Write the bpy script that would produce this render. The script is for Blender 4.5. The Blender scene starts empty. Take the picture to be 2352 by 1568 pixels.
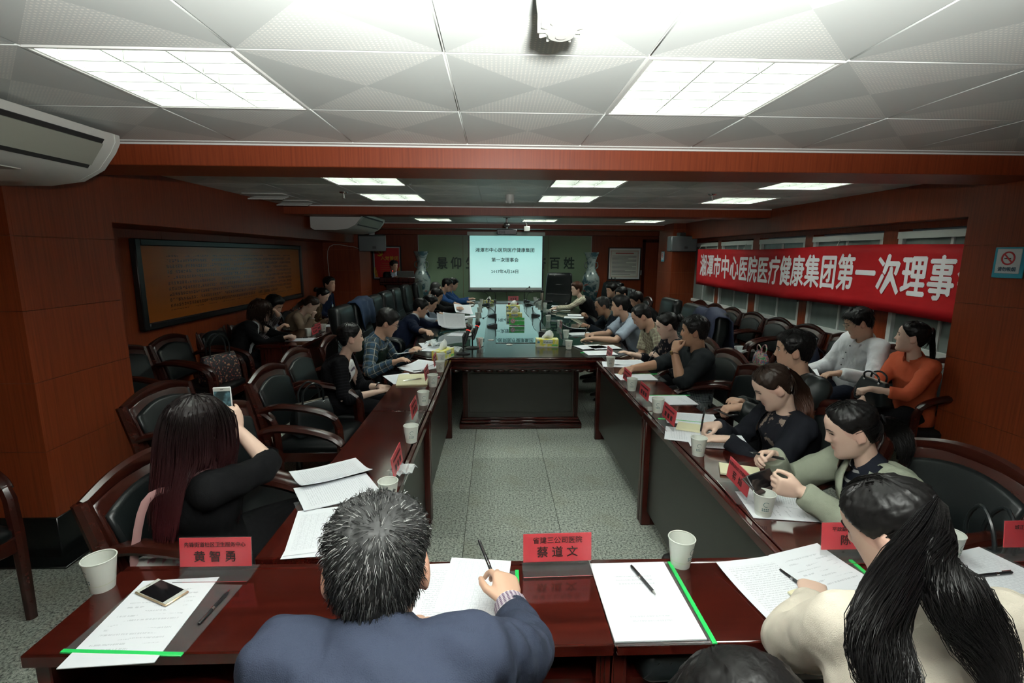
import bpy, bmesh, math, random
import numpy as np
from mathutils import Vector, Matrix, noise as mnoise
SC = bpy.context.scene
COL = SC.collection
PI = math.pi
random.seed(7); RNG = np.random.default_rng(7)
# ------------------------------------------------------------------ camera
FPX, YAW, PITCH, ROLL, CAMH = 1131.0, .0336, .1742, .006, 1.71
def cam_axes():
    cy, sy, cp, sp = math.cos(YAW), math.sin(YAW), math.cos(PITCH), math.sin(PITCH)
    fwd = np.array([sy*cp, cy*cp, -sp]); right = np.array([cy, -sy, 0.]); up = np.cross(right, fwd)
    r = math.cos(ROLL)*right + math.sin(ROLL)*up; u = -math.sin(ROLL)*right + math.cos(ROLL)*up
    return r, u, fwd
RR, UU, FF = cam_axes()
cd = bpy.data.cameras.new('camera'); cd.sensor_width = 36; cd.lens = 36*FPX/2352; cd.clip_start = .02
cam = bpy.data.objects.new('camera', cd); COL.objects.link(cam)
cam.matrix_world = Matrix(((RR[0], UU[0], -FF[0], 0), (RR[1], UU[1], -FF[1], 0), (RR[2], UU[2], -FF[2], CAMH), (0, 0, 0, 1)))
SC.camera = cam
def at(px, py, **k):
    """measured point of the photograph -> world point on the real plane x=, y= or z="""
    d = RR*(px-1176)/FPX - UU*(py-784)/FPX + FF
    a, v = next(iter(k.items())); i = 'xyz'.index(a)
    o = np.array([0, 0, CAMH]); t = (v-o[i])/d[i]
    return o + t*d
# ------------------------------------------------------------------ world, light, exposure
w = bpy.data.worlds.new('world'); SC.world = w; w.use_nodes = True
w.node_tree.nodes['Background'].inputs[0].default_value = (.5, .6, .6, 1)
w.node_tree.nodes['Background'].inputs[1].default_value = .02
SC.view_settings.view_transform = 'Standard'; SC.view_settings.look = 'None'
SC.view_settings.exposure = 0.38; SC.view_settings.gamma = 1; SC.view_settings.use_curve_mapping = False
# the photographer's bounce flash, just above the camera, tipped up at the ceiling
fl = bpy.data.lights.new('flash', 'SPOT'); fl.energy = 545; fl.spot_size = math.radians(145); fl.spot_blend = .85; fl.shadow_soft_size = .045
fl.color = (1, 1, .97)
flo = bpy.data.objects.new('flash', fl); COL.objects.link(flo); flo.location = (.1, .02, 1.86)
flo.rotation_euler = (math.radians(180-30), 0, 0)
cy_ = SC.cycles; cy_.max_bounces = 4; cy_.diffuse_bounces = 3; cy_.glossy_bounces = 2; cy_.transmission_bounces = 2; cy_.transparent_max_bounces = 6; cy_.caustics_reflective = False; cy_.caustics_refractive = False; cy_.use_light_tree = False
LAMP_E = 27.0          # radiance of the fluorescent fixtures
SCREEN_E = .6
# ------------------------------------------------------------------ object helpers
def tag(o, label=None, cat=None, group=None, kind=None):
    if label: o['label'] = label
    if cat: o['category'] = cat
    if group: o['group'] = group
    if kind: o['kind'] = kind
    return o
def empty(name, loc=(0, 0, 0), rz=0, label=None, cat=None, group=None, kind=None):
    o = bpy.data.objects.new(name, None); COL.objects.link(o); o.empty_display_size = .1
    o.location = loc; o.rotation_euler = (0, 0, rz)
    return tag(o, label, cat, group, kind)
def copy_tree(o, parent=None):
    c = o.copy(); COL.objects.link(c); c.parent = parent
    for ch in list(o.children): copy_tree(ch, c)
    return c
def newobj(name, me, parent=None):
    o = bpy.data.objects.new(name, me); COL.objects.link(o); o.parent = parent
    return o
def rotm(rx=0, ry=0, rz=0):
    cx, sx, cy, sy, cz, sz = math.cos(rx), math.sin(rx), math.cos(ry), math.sin(ry), math.cos(rz), math.sin(rz)
    X = np.array([[1, 0, 0], [0, cx, -sx], [0, sx, cx]]); Y = np.array([[cy, 0, sy], [0, 1, 0], [-sy, 0, cy]])
    Z = np.array([[cz, -sz, 0], [sz, cz, 0], [0, 0, 1]])
    return Z@Y@X
def nrm(v):
    v = np.asarray(v, float); n = np.linalg.norm(v)
    return v/n if n > 1e-9 else v
class MB:
    """collects vertices and faces; build() links them as ONE mesh object"""
    def __init__(s): s.v = []; s.f = []; s.m = []; s.cur = 0
    def add(s, V, F):
        b = len(s.v); s.v += [tuple(map(float, p)) for p in V]
        s.f += [tuple(i+b for i in f) for f in F]; s.m += [s.cur]*len(F)
        return s
    def box(s, x0, x1, y0, y1, z0, z1, b=0.0, R=None, o=None):
        if b <= 0:
            V = [(x, y, z) for z in (z0, z1) for y in (y0, y1) for x in (x0, x1)]
            F = [(0, 2, 3, 1), (4, 5, 7, 6), (0, 1, 5, 4), (2, 6, 7, 3), (0, 4, 6, 2), (1, 3, 7, 5)]
        else:
            b = min(b, .49*min(abs(x1-x0), abs(y1-y0), abs(z1-z0)))
            xs, ys, zs = (x0, x1), (y0, y1), (z0, z1); V = []; idx = {}
            for i in (0, 1):
                for j in (0, 1):
                    for k in (0, 1):
                        p = [xs[i], ys[j], zs[k]]; sg = [1-2*i, 1-2*j, 1-2*k]
                        for a in range(3):
                            q = [p[c]+(0 if c == a else sg[c]*b) for c in range(3)]
                            idx[i, j, k, a] = len(V); V.append(q)
            F = []
            for a in range(3):
                o1, o2 = [c for c in range(3) if c != a]
                for sd in (0, 1):
                    L = []
                    for (u, v) in ((0, 0), (1, 0), (1, 1), (0, 1)):
                        k = [0, 0, 0]; k[a] = sd; k[o1] = u; k[o2] = v; L.append(idx[k[0], k[1], k[2], a])
                    F.append(tuple(L if (sd == 1) == (a != 1) else L[::-1]))
                for u in (0, 1):
                    for v in (0, 1):
                        k0 = [0, 0, 0]; k0[a] = 0; k0[o1] = u; k0[o2] = v; k1 = k0[:]; k1[a] = 1
                        F.append((idx[(*k0, o1)], idx[(*k1, o1)], idx[(*k1, o2)], idx[(*k0, o2)]))
            for i in (0, 1):
                for j in (0, 1):
                    for k in (0, 1): F.append((idx[i, j, k, 0], idx[i, j, k, 1], idx[i, j, k, 2]))
        V = np.array(V, float)
        if R is not None: V = V@np.asarray(R).T
        if o is not None: V = V+np.asarray(o)
        return s.add(V, F)
    def prism(s, poly, z0, z1, R=None, o=None):
        n = len(poly); V = [(x, y, z0) for x, y in poly]+[(x, y, z1) for x, y in poly]
        F = [tuple(range(n))[::-1], tuple(range(n, 2*n))]+[(i, (i+1) % n, n+(i+1) % n, n+i) for i in range(n)]
        V = np.array(V, float)
        if R is not None: V = V@np.asarray(R).T
        if o is not None: V = V+np.asarray(o)
        return s.add(V, F)
    def loft(s, rings, cap=True, close=True):
        rings = [np.asarray(r, float) for r in rings]; n = len(rings[0]); V = np.concatenate(rings); F = []
        m = n if close else n-1
        for i in range(len(rings)-1):
            for j in range(m): F.append((i*n+j, i*n+(j+1) % n, (i+1)*n+(j+1) % n, (i+1)*n+j))
        if cap: F += [tuple(range(n))[::-1], tuple((len(rings)-1)*n+j for j in range(n))]
        return s.add(V, F)
    def lathe(s, prof, n=24, o=(0, 0, 0), R=None, cap=True):
        rings = []
        for r, z in prof:
            ring = np.array([(r*math.cos(2*PI*j/n), r*math.sin(2*PI*j/n), z) for j in range(n)])
            if R is not None: ring = ring@np.asarray(R).T
            rings.append(ring+np.asarray(o))
        return s.loft(rings, cap)
    def tube(s, pts, rad, n=10, cap=True, flat=None, up=None):
        """swept tube; rad float/list; flat = (w,h) multipliers for an oval section"""
        pts = [np.asarray(p, float) for p in pts]; k = len(pts)
        rad = [rad]*k if np.isscalar(rad) else list(rad)
        T = [nrm(pts[min(i+1, k-1)]-pts[max(i-1, 0)]) for i in range(k)]
        a = np.asarray(up, float) if up is not None else (np.array([0, 0, 1.]) if abs(T[0][2]) < .9 else np.array([0, 1., 0]))
        rings = []
        fw, fh = flat if flat else (1, 1)
        for i in range(k):
            u = nrm(a-T[i]*np.dot(a, T[i])); v = np.cross(T[i], u); a = u
            rings.append([pts[i]+rad[i]*(fw*math.cos(2*PI*j/n)*v+fh*math.sin(2*PI*j/n)*u) for j in range(n)])
        return s.loft(rings, cap)
    def ell(s, c, r, R=None, nu=12, nv=8):
        c = np.asarray(c, float); V = [(0, 0, -1)]; F = []
        for i in range(1, nv):
            t = -PI/2+PI*i/nv
            for j in range(nu): V.append((math.cos(t)*math.cos(2*PI*j/nu), math.cos(t)*math.sin(2*PI*j/nu), math.sin(t)))
        V.append((0, 0, 1)); L = len(V)-1
        for j in range(nu): F.append((0, 1+(j+1) % nu, 1+j)); F.append((L, L-nu+j, L-nu+(j+1) % nu))
        for i in range(nv-2):
            for j in range(nu):
                a0 = 1+i*nu; F.append((a0+j, a0+(j+1) % nu, a0+nu+(j+1) % nu, a0+nu+j))
        V = np.array(V)*np.asarray(r, float)
        if R is not None: V = V@np.asarray(R).T
        return s.add(V+c, F)
    def xf(s, R=None, o=None):
        V = np.array(s.v, float)
        if R is not None: V = V@np.asarray(R).T
        if o is not None: V = V+np.asarray(o)
        s.v = [tuple(p) for p in V]; return s
    def mesh(s, name, mats, smooth=40):
        me = bpy.data.meshes.new(name); me.from_pydata(s.v, [], s.f)
        for m in (mats if isinstance(mats, (list, tuple)) else [mats]): me.materials.append(m)
        if any(s.m): me.polygons.foreach_set('material_index', s.m)
        bm = bmesh.new(); bm.from_mesh(me); bmesh.ops.recalc_face_normals(bm, faces=bm.faces); bm.to_mesh(me); bm.free()
        if smooth:
            me.polygons.foreach_set('use_smooth', [True]*len(me.polygons))
            me.set_sharp_from_angle(angle=math.radians(smooth))
        me.update(); return me
    def build(s, name, mats, parent=None, smooth=40): return newobj(name, s.mesh(name, mats, smooth), parent)
def arcpts(p0, p1, p2, n=10):
    p0, p1, p2 = map(lambda p: np.asarray(p, float), (p0, p1, p2))
    return [(1-t)**2*p0+2*t*(1-t)*p1+t*t*p2 for t in np.linspace(0, 1, n)]
def spline(P, n=24):
    """Catmull-Rom through points P"""
    P = [np.asarray(p, float) for p in P]; P = [2*P[0]-P[1]]+P+[2*P[-1]-P[-2]]; out = []
    segs = len(P)-3
    for q in np.linspace(0, segs-1e-6, n):
        i = int(q); t = q-i; a, b, c, d = P[i:i+4]
        out.append(.5*((2*b)+(c-a)*t+(2*a-5*b+4*c-d)*t*t+(3*b-a-3*c+d)*t**3))
    return out
# ------------------------------------------------------------------ material helpers
MATS = {}
class NT:
    def __init__(s, name):
        s.m = bpy.data.materials.new(name); s.m.use_nodes = True; s.nt = s.m.node_tree
        s.b = s.nt.nodes['Principled BSDF']; MATS[name] = s.m
    def n(s, t, **k):
        x = s.nt.nodes.new('ShaderNode'+t)
        for a, v in k.items(): setattr(x, a, v)
        return x
    def l(s, a, b): s.nt.links.new(a, b)
    def coord(s, kind='Object', scale=(1, 1, 1), rot=(0, 0, 0)):
        t = s.n('TexCoord'); m = s.n('Mapping'); m.inputs['Scale'].default_value = scale; m.inputs['Rotation'].default_value = rot
        s.l(t.outputs[kind], m.inputs[0]); return m.outputs[0]
    def noise(s, vec, scale, detail=2, rough=.5):
        x = s.n('TexNoise'); x.inputs['Scale'].default_value = scale; x.inputs['Detail'].default_value = detail; x.inputs['Roughness'].default_value = rough
        if vec is not None: s.l(vec, x.inputs['Vector'])
        return x.outputs['Fac']
    def ramp(s, fac, stops):
        r = s.n('ValToRGB'); e = r.color_ramp.elements
        while len(e) > 1: e.remove(e[-1])
        e[0].position, e[0].color = stops[0][0], (*stops[0][1], 1)
        for p, c in stops[1:]: q = e.new(p); q.color = (*c, 1)
        s.l(fac, r.inputs[0]); return r.outputs[0]
    def math(s, op, a, b=None, clamp=False):
        x = s.n('Math', operation=op); x.use_clamp = clamp
        for i, v in enumerate((a, b)):
            if v is None: continue
            if isinstance(v, (int, float)): x.inputs[i].default_value = v
            else: s.l(v, x.inputs[i])
        return x.outputs[0]
    def mix(s, fac, a, b):
        x = s.n('Mix', data_type='RGBA')
        for sock, v in ((x.inputs[0], fac), (x.inputs[6], a), (x.inputs[7], b)):
            if isinstance(v, (int, float)): sock.default_value = v
            elif isinstance(v, tuple): sock.default_value = (*v, 1)
            else: s.l(v, sock)
        return x.outputs[2]
    def set(s, col=None, rough=None, metal=None, spec=None, **k):
        for nm, v in (('Base Color', col), ('Roughness', rough), ('Metallic', metal), ('Specular IOR Level', spec), *k.items()):
            if v is None: continue
            nm = nm.replace('_', ' ')
            if isinstance(v, (int, float)): s.b.inputs[nm].default_value = v
            elif isinstance(v, tuple): s.b.inputs[nm].default_value = (*v, 1) if len(v) == 3 else v
            else: s.l(v, s.b.inputs[nm])
        return s
    def bump(s, h, strength=.2, dist=.01):
        x = s.n('Bump'); x.inputs['Strength'].default_value = strength; x.inputs['Distance'].default_value = dist
        s.l(h, x.inputs['Height']); s.l(x.outputs[0], s.b.inputs['Normal']); return s
def plain(name, col, rough=.5, metal=0, spec=.5, var=.0, bump=0, bscale=200, **k):
    if name in MATS: return MATS[name]
    t = NT(name)
    if var:
        n = t.noise(t.coord(), 9, 3)
        t.set(t.mix(n, tuple(c*(1-var) for c in col), tuple(min(1, c*(1+var)) for c in col)))
    else: t.set(col)
    t.set(None, rough, metal, spec, **k)
    if bump: t.bump(t.noise(t.coord(), bscale, 3), bump, .004)
    return t.m
def mat_wood_wall():
    t = NT('red_wood_laminate'); v = t.coord('Object', (90, 90, 2.2)); n1 = t.noise(v, 1, 4, .6)
    n2 = t.noise(t.coord('Object', (14, 14, .6)), 1, 2)
    c = t.ramp(n1, [(.32, (.15, .026, .008)), (.52, (.215, .040, .012)), (.75, (.26, .054, .017))])
    t.set(t.mix(t.math('MULTIPLY', n2, .45), c, (.155, .027, .007)), .42, spec=.35); t.bump(n1, .12, .002); return t.m
def mat_mahogany(name='mahogany', c0=(.020, .003, .002), c1=(.050, .0065, .004), rough=.12, ax='x'):
    t = NT(name); sc = (2, 40, 40) if ax == 'x' else ((40, 2, 40) if ax == 'y' else (40, 40, 2))
    n = t.noise(t.coord('Object', sc), 1, 4, .6)
    t.set(t.ramp(n, [(.3, c0), (.7, c1)]), rough, spec=.5); t.bump(n, .03, .001); return t.m
def mat_granite():
    t = NT('grey_granite'); v = t.coord('Object')
    n = t.noise(v, 80, 3, .8); n2 = t.noise(v, 3.2, 3)
    c = t.ramp(n, [(.37, (.03, .035, .032)), (.45, (.25, .275, .24)), (.56, (.45, .485, .425)), (.68, (.62, .65, .58))])
    oi = t.n('ObjectInfo'); k = t.math('ADD', .82, t.math('MULTIPLY', oi.outputs['Random'], .3))
    m = t.n('Mix', data_type='RGBA', blend_type='MULTIPLY'); m.inputs[0].default_value = 1
    t.l(t.mix(t.ramp(n2, [(.55, (0, 0, 0)), (.95, (1, 1, 1))]), c, (.25, .24, .16)), m.inputs[6])
    cc = t.n('CombineColor'); [t.l(k, cc.inputs[i]) for i in range(3)]; t.l(cc.outputs[0], m.inputs[7])
    t.set(m.outputs[2], .38, spec=.4); return t.m
def mat_ceiling_tile():
    """white metal tile; two of its four triangles carry a fine dot perforation"""
    t = NT('perforated_ceiling_tile'); tc = t.n('TexCoord'); sx = t.n('SeparateXYZ'); t.l(tc.outputs['Object'], sx.inputs[0])
    ax = t.math('ABSOLUTE', sx.outputs[0]); ay = t.math('ABSOLUTE', sx.outputs[1])
    tri = t.math('GREATER_THAN', t.math('SUBTRACT', ay, ax), .0)
    inn = t.math('LESS_THAN', ay, .285)
    vor = t.n('TexVoronoi'); vor.inputs['Scale'].default_value = 74; vor.inputs['Randomness'].default_value = 0
    t.l(tc.outputs['Object'], vor.inputs['Vector'])
    dot = t.math('LESS_THAN', vor.outputs['Distance'], .23)
    m = t.math('MULTIPLY', t.math('MULTIPLY', dot, tri), inn)
    t.set(t.mix(m, t.mix(tri, (.55, .585, .56), (.64, .67, .64)), (.86, .86, .80)), .42, spec=.4); t.bump(m, .25, .002); return t.m
def mat_leather(name='black_leather', col=(.0045, .0058, .0062), rough=.38):
    t = NT(name); n = t.noise(t.coord(), 160, 3); n2 = t.noise(t.coord(), 7, 3)
    t.set(col, rough, spec=.3); t.bump(t.math('ADD', n, t.math('MULTIPLY', n2, 1.5)), .12, .003); return t.m
WOODW = mat_wood_wall(); MAHO = mat_mahogany(ax='x'); MAHOY = mat_mahogany('mahogany_lengthwise', ax='y'); MAHOZ = mat_mahogany('mahogany_upright', (.028, .0045, .003), (.055, .009, .006), .25, 'z')
CHAIRW = mat_mahogany('chair_wood', (.020, .0042, .0026), (.036, .007, .004), .26, 'y')
GRAN = mat_granite(); CTILE = mat_ceiling_tile(); LEATH = mat_leather(); LEATHX = mat_leather('worn_black_leather', (.0055, .0075, .008), .34)
BLACKT = plain('black_plinth_tile', (.006, .007, .007), .22, var=.3)
WHITEP = plain('white_metal_paint', (.62, .63, .6), .45)
PLASW = plain('off_white_plastic', (.55, .56, .52), .4)
DARKP = plain('dark_panel', (.022, .021, .017), .35, var=.2)
BLACK = plain('black_plastic', (.01, .01, .011), .35)
CHROME = plain('chrome', (.7, .7, .7), .15, 1)
PAPER = plain('white_paper', (.80, .82, .86), .6, spec=.2)
PAPERY = plain('cream_paper', (.74, .70, .48), .65, spec=.2)
INK = plain('ink', (.08, .085, .11), .7)
INKL = plain('pale_ink', (.40, .42, .47), .7)
CARDR = plain('red_card', (.60, .05, .065), .3, spec=.4)
CARDK = plain('card_lettering', (.03, .008, .008), .6)
def glassy(name, col, rough=.03, alpha=.25, ior=1.45):
    t = NT(name); t.set(col, rough, spec=.6); t.b.inputs['Alpha'].default_value = alpha; return t.m
ACRYL = glassy('clear_acrylic', (.3, .32, .32), .04, .09)
FILM = glassy('clear_plastic_film', (.3, .32, .32), .07, .14)
GREENP = plain('green_plastic', (.02, .50, .10), .3)
# ------------------------------------------------------------------ a scratch scene for evaluating text and modifiers
TS = bpy.data.scenes.new('scratch')
def scratch(o):
    TS.collection.objects.link(o); vl = TS.view_layers[0]; vl.update(); return vl.depsgraph
# ------------------------------------------------------------------ lettering
def text_mesh_(body, size, mat, bold=0, sx=1.0, spacing=1.0, depth=.0006):
    cu = bpy.data.curves.new('lettering', 'FONT'); cu.body = body; cu.size = size; cu.align_x = 'CENTER'; cu.align_y = 'CENTER'
    cu.extrude = depth; cu.space_character = spacing; cu.resolution_u = 1
    o = bpy.data.objects.new('lettering', cu); dg = scratch(o)
    me = bpy.data.meshes.new_from_object(o.evaluated_get(dg)); bpy.data.objects.remove(o)
    if sx != 1:
        for v in me.vertices: v.co.x *= sx
    me.materials.clear(); me.materials.append(mat); return me
def text_mesh(body, size, mat, bold=0, sx=1.0, spacing=1.0, depth=.0006):
    me = text_mesh_(body, size, mat, 0, sx, spacing, depth)
    if bold:      # heavier strokes: shifted copies of the same glyphs
        bm = bmesh.new(); bm.from_mesh(me)
        for k, (dx, dy) in enumerate(((1, 0), (-1, 0), (0, 1), (0, -1))):
            b2 = bmesh.new(); b2.from_mesh(me); bmesh.ops.translate(b2, verts=b2.verts, vec=(dx*bold, dy*bold, depth*.12*(k+1)/9)); t = bpy.data.meshes.new('t'); b2.to_mesh(t); b2.free(); bm.from_mesh(t); bpy.data.meshes.remove(t)
        bm.to_mesh(me); bm.free()
    return me
def lettering(body, size, mat, parent, loc, rot, bold=0, sx=1.0, spacing=1.0, depth=.0006, name='lettering'):
    o = newobj(name, text_mesh(body, size, mat, bold, sx, spacing, depth), parent)
    o.location = loc; o.rotation_euler = rot; return o
# ================================================================== THE ROOM
CZ = 2.286; XL, XR, YB, YF = -3.13, 3.6, 12.0, -2.4
def struct(name, mb, mat, parent=None, label=None, smooth=30):
    o = mb.build(name, mat, parent, smooth)
    if parent is None: tag(o, label, None, None, 'structure')
    return o
# floor: granite slabs on a dark bed, every slab its own piece
GROUT = plain('dark_grout', (.05, .05, .04), .8)
floor = struct('floor', MB().box(-3.6, 4.7, YF, YB+.1, -.12, -.006), GROUT, label='grey speckled granite tile floor')
tile_me = MB().box(-.2985, .2985, -.2985, .2985, -.03, 0, .0015).mesh('floor_tile', GRAN)
for i in range(-6, 8):
    for j in range(-4, 15):
        x = -.192+.6*i+.3; y = 3.97+.596*j+.3-.596
        if y < .3 or x < -3.4 or x > 4.2: continue
        o = newobj('floor_tile', tile_me, floor); o.location = (x, y, 0)
struct('floor_tile_field', MB().box(-3.6, 4.7, YF, .62-.02, -.03, -.001), GRAN, floor)
# ceiling slab, tiles
ceil = struct('ceiling', MB().box(-3.6, 4.7, YF, YB+.1, CZ+.12, CZ+.3), plain('ceiling_void', (.35, .36, .34), .7), label='white perforated metal tile ceiling in wooden beamed bays')
ct_me = MB().box(-.298, .298, -.298, .298, 0, .012, .003).mesh('ceiling_tile', CTILE)
rail = MB()
LIGHTS = []
for k, (xs, ys) in enumerate([((-1.35, .45), (1.56,)), ((-1.35, .45, 2.25), (3.8, 5.0)), ((-1.35, .45, 2.25), (7.1, 8.3)), ((-1.35, .45, 2.25), (10.4,))]):  # rows right behind second and third beams: unseen, added to brighten the far wall
    for y in ys:
        for x in xs: LIGHTS.append((x+.3, y+.3))
def in_light(x, y): return any(abs(x-a) < .1 and abs(y-b) < .1 for a, b in LIGHTS)
bays = [(-.24, 5, -5), (3.2, 5, -4), (6.5, 5, -4), (9.8, 3, -4)]
for y0, n, k0 in bays:
    for j in range(n):
        for i in range(k0, 7 if y0 < 9 else 8):
            x = -.15+.6*i+.3; y = y0+.6*j+.3
            if in_light(x, y): continue
            o = newobj('ceiling_tile', ct_me, ceil); o.location = (x, y, CZ)
for y0, n, k0 in bays:
    k1 = 7 if y0 < 9 else 8
    for i in range(k0, k1+1): MB().box(-.15+.6*i-.007, -.15+.6*i+.007, y0, y0+.6*n, CZ+.004, CZ+.014).build('grid_rail', WHITEP, ceil, 0)
    for j in range(n+1): MB().box(-.15+.6*k0, -.15+.6*k1, y0+.6*j-.007, y0+.6*j+.007, CZ+.0035, CZ+.0135).build('grid_rail', WHITEP, ceil, 0)
struct('ceiling_tile_field', MB().box(-3.4, 4.2, YF, -.24, CZ, CZ+.012), CTILE, ceil)
struct('edge_strip', MB().box(3.455, 3.62, -.24, 9.2, CZ, CZ+.012), WHITEP, ceil)
struct('edge_strip', MB().box(-3.4, 3.6, 2.762, 2.83, CZ-.004, CZ+.01), WHITEP, ceil)
# wooden beams across the room
for y0, y1, x0, x1, zb in ((2.81, 3.19, -3.13, 3.6, 2.17), (6.2, 6.5, -2.56, 3.6, 2.18), (9.5, 9.8, -2.6, 4.2, 2.195), (11.6, 11.9, -3.2, 4.2, 2.16)):
    struct('ceiling_beam', MB().box(x0, x1, y0, y1, zb, CZ+.14, .004), WOODW, label='red wood laminate beam across the ceiling')
    struct('trim_bead', MB().box(x0, x1, y0-.012, y0+.002, CZ-.012, CZ), WHITEP, ceil)
# left bulkhead above the recessed wall
struct('trim_1', MB().box(XL, -2.55, 3.2, 9.2, 1.905, CZ+.14, .004), WOODW, label='red wood bulkhead running along the left wall')
struct('trim_2', MB().box(3.42, XR, 3.2, 9.2, 2.0, CZ+.14, .004), WOODW, label='red wood bulkhead above the right windows')
# walls
BACKW = plain('panel_joint', (.34, .13, .06), .6)
def panel_wall(name, x, y0, y1, z0, z1, pw, ph, sgn, label, skip=()):
    """wall in the plane x, panels proud towards sgn"""
    w_ = struct(name, MB().box(x-.1 if sgn > 0 else x, x if sgn > 0 else x+.1, y0, y1, 0, CZ+.3), BACKW, label=label)
    n = max(1, round((y1-y0)/pw)); m = max(1, round((z1-z0)/ph)); dy = (y1-y0)/n; dz = (z1-z0)/m
    me = MB().box(0, .012*sgn, .002, dy-.002, .0015, dz-.0015).mesh('wall_panel', WOODW, 30)
    for i in range(n):
        for j in range(m):
            o = newobj('wall_panel', me, w_); o.location = (x, y0+i*dy, z0+j*dz)
    return w_
panel_wall('wall_left', XL, YF, YB, .15, 2.46, 1.2, 2.31, 1, 'red wood panelled left wall')
# right wall: solid below and above the windows, wooden posts between
WZ0, WZ1 = .9, 1.93
wr = struct('wall_right', MB().box(XR, XR+.12, YF, 9.2, 0, WZ0-.02).box(XR, XR+.12, YF, 9.2, WZ1+.02, CZ+.3), WOODW, label='red wood right wall with a row of windows')
WIN = [(8.0, 9.08), (6.9, 7.88), (5.72, 6.73), (4.55, 5.58), (3.36, 4.38)]
prev = 9.2
for a, b in WIN+[(YF, YF)]:
    struct('window_post', MB().box(XR-.005, XR+.12, b, prev, WZ0-.02, WZ1+.02), WOODW, wr); prev = a
WFR = plain('white_window_frame', (.60, .62, .60), .4)
PANE = NT('frosted_pane'); PANE.set(PANE.ramp(PANE.noise(PANE.coord('Object', (.2, 3, .6)), 2, 2), [(.3, (.15, .18, .17)), (.7, (.21, .245, .23))]), .3, spec=.5); PANE = PANE.m
for i, (a, b) in enumerate(WIN):
    wn = empty(f'window_{i+1}', (XR+.02, (a+b)/2, WZ0), 0, kind='structure', label=f'white framed frosted window, number {i+1} from the far end of the right wall')
    h = (b-a)/2; H = WZ1-WZ0; f = .045
    fr = MB().box(-.02, .05, -h, h, 0, f).box(-.03, .05, -h, h, H-f-.015, H).box(-.02, .05, -h, -h+f, f, H-f-.015).box(-.02, .05, h-f, h, f, H-f-.015).box(0, .04, -.012, .012, f, H-f)
    fr.build('window_frame', WFR, wn, 30)
    for s in (-1, 1):
        MB().box(.015, .022, min(s*.012, s*(h-f)), max(s*.012, s*(h-f)), f, H-f).build('pane', PANE, wn, 0)
    MB().box(-.045, -.02, -h+.012, -h+.034, .28, .40, .005).box(-.06, -.04, -h+.014, -h+.032, .3, .33, .004).build('window_latch', plain('latch_grey', (.25, .26, .25), .4, .5), wn)
struct('baseboard_right', MB().box(XR-.03, XR, 3.3, 8.95, 0, .14), BLACKT, label='black baseboard under the right windows')
struct('baseboard_left', MB().box(XL, XL+.03, 3.3, 9.1, 0, .14), BLACKT, label='black baseboard along the left wall')
struct('wall_front', MB().box(-3.6, 4.7, YF-.1, YF, 0, CZ+.3), WOODW, label='wood wall behind the photographer')
struct('wall_right_far', MB().box(4.6, 4.7, 9.0, YB+.1, 0, CZ+.3), WOODW, label='red wood wall beside the far door')
# back wall with its green glass panel
wb = struct('wall_back', MB().box(-3.6, 4.7, YB, YB+.12, 0, CZ+.3), WOODW, label='red wood back wall behind the screen')
GGL = NT('green_glass'); GGL.set((.27, .38, .25), .16, spec=.5); GGL = GGL.m
gw = [-1.83, -.78, .26, 1.26, 2.29]
for a, b in zip(gw[:-1], gw[1:]):
    MB().box(a+.003, b-.003, YB-.022, YB-.004, .12, 2.155).build('glass_panel', GGL, wb, 0)
MB().box(-1.845, -1.83, YB-.03, YB, .1, 2.17).box(2.29, 2.305, YB-.03, YB, .1, 2.17).box(-1.845, 2.305, YB-.03, YB, 2.155, 2.17).build('panel_edge', plain('pale_edge_trim', (.4, .45, .42), .4), wb, 0)
GL = plain('dark_green_letter', (.008, .035, .022), .4)
pA = at(1000, 604, y=YB-.03); pB = at(1322, 606, y=YB-.03); sz = .30
for ch, px in zip('景仰生济百姓', (1016, 1048, 1082, 1241, 1274, 1307)):
    lettering(ch, sz, GL, wb, tuple(at(px, 606, y=YB-.035)), (PI/2, 0, 0), .006, .9, depth=.008, name='wall_character')
# door in the back wall
dr = empty('door_1', (4.06, YB-.01, 0), 0, kind='structure', label='flush red wood door at the far right corner')
MB().box(-.45, .45, -.03, 0, 0, 2.02, .004).build('door_leaf', WOODW, dr)
MB().box(-.52, -.45, -.045, 0, 0, 2.09, .004).box(.45, .52, -.045, 0, 0, 2.09, .004).box(-.52, .52, -.045, 0, 2.02, 2.09, .004).build('door_frame', MAHOZ, dr)
MB().box(.33, .37, -.05, -.03, .95, 1.15, .005).tube([(.35, -.05, 1.05), (.35, -.09, 1.05), (.25, -.09, 1.05)], .01).build('door_handle', CHROME, dr)
# pillars clad in wood panels, black plinths
def pillar(x0, x1, y0, y1, label, faces):
    p = struct('pillar', MB().box(x0+.012, x1-.012, y0+.012, y1-.012, 0, CZ+.3), BACKW, label=label)
    zs = [.25+.385*i for i in range(6)]+[2.44]
    for j in range(6):
        z0, z1 = zs[j]+.0012, zs[j+1]-.0012
        if 'y' in faces: MB().box(x0, x1, y0, y0+.02, z0, z1).build('wall_panel', WOODW, p, 0)
        if '+x' in faces: MB().box(x1-.02, x1, y0+.021, y1, z0, z1).build('wall_panel', WOODW, p, 0)
        if '-x' in faces: MB().box(x0, x0+.02, y0+.021, y1, z0, z1).build('wall_panel', WOODW, p, 0)
        MB().box(x0, x1, y1-.001, y1+.01, z0, z1).build('wall_panel', WOODW, p, 0)
    MB().box(x0-.004, x1+.004, y0-.006, y1+.012, 0, .25, .004).build('plinth', BLACKT, p)
    MB().box(x0-.1, x1+.1, y0-.1, y1+.1, -.001, .012, .004).build('floor_border', BLACKT, p)
    return p
pillar(XL, -2.45, 2.62, 3.3, 'near left wood panelled pillar on a black plinth', 'y+x')
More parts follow.
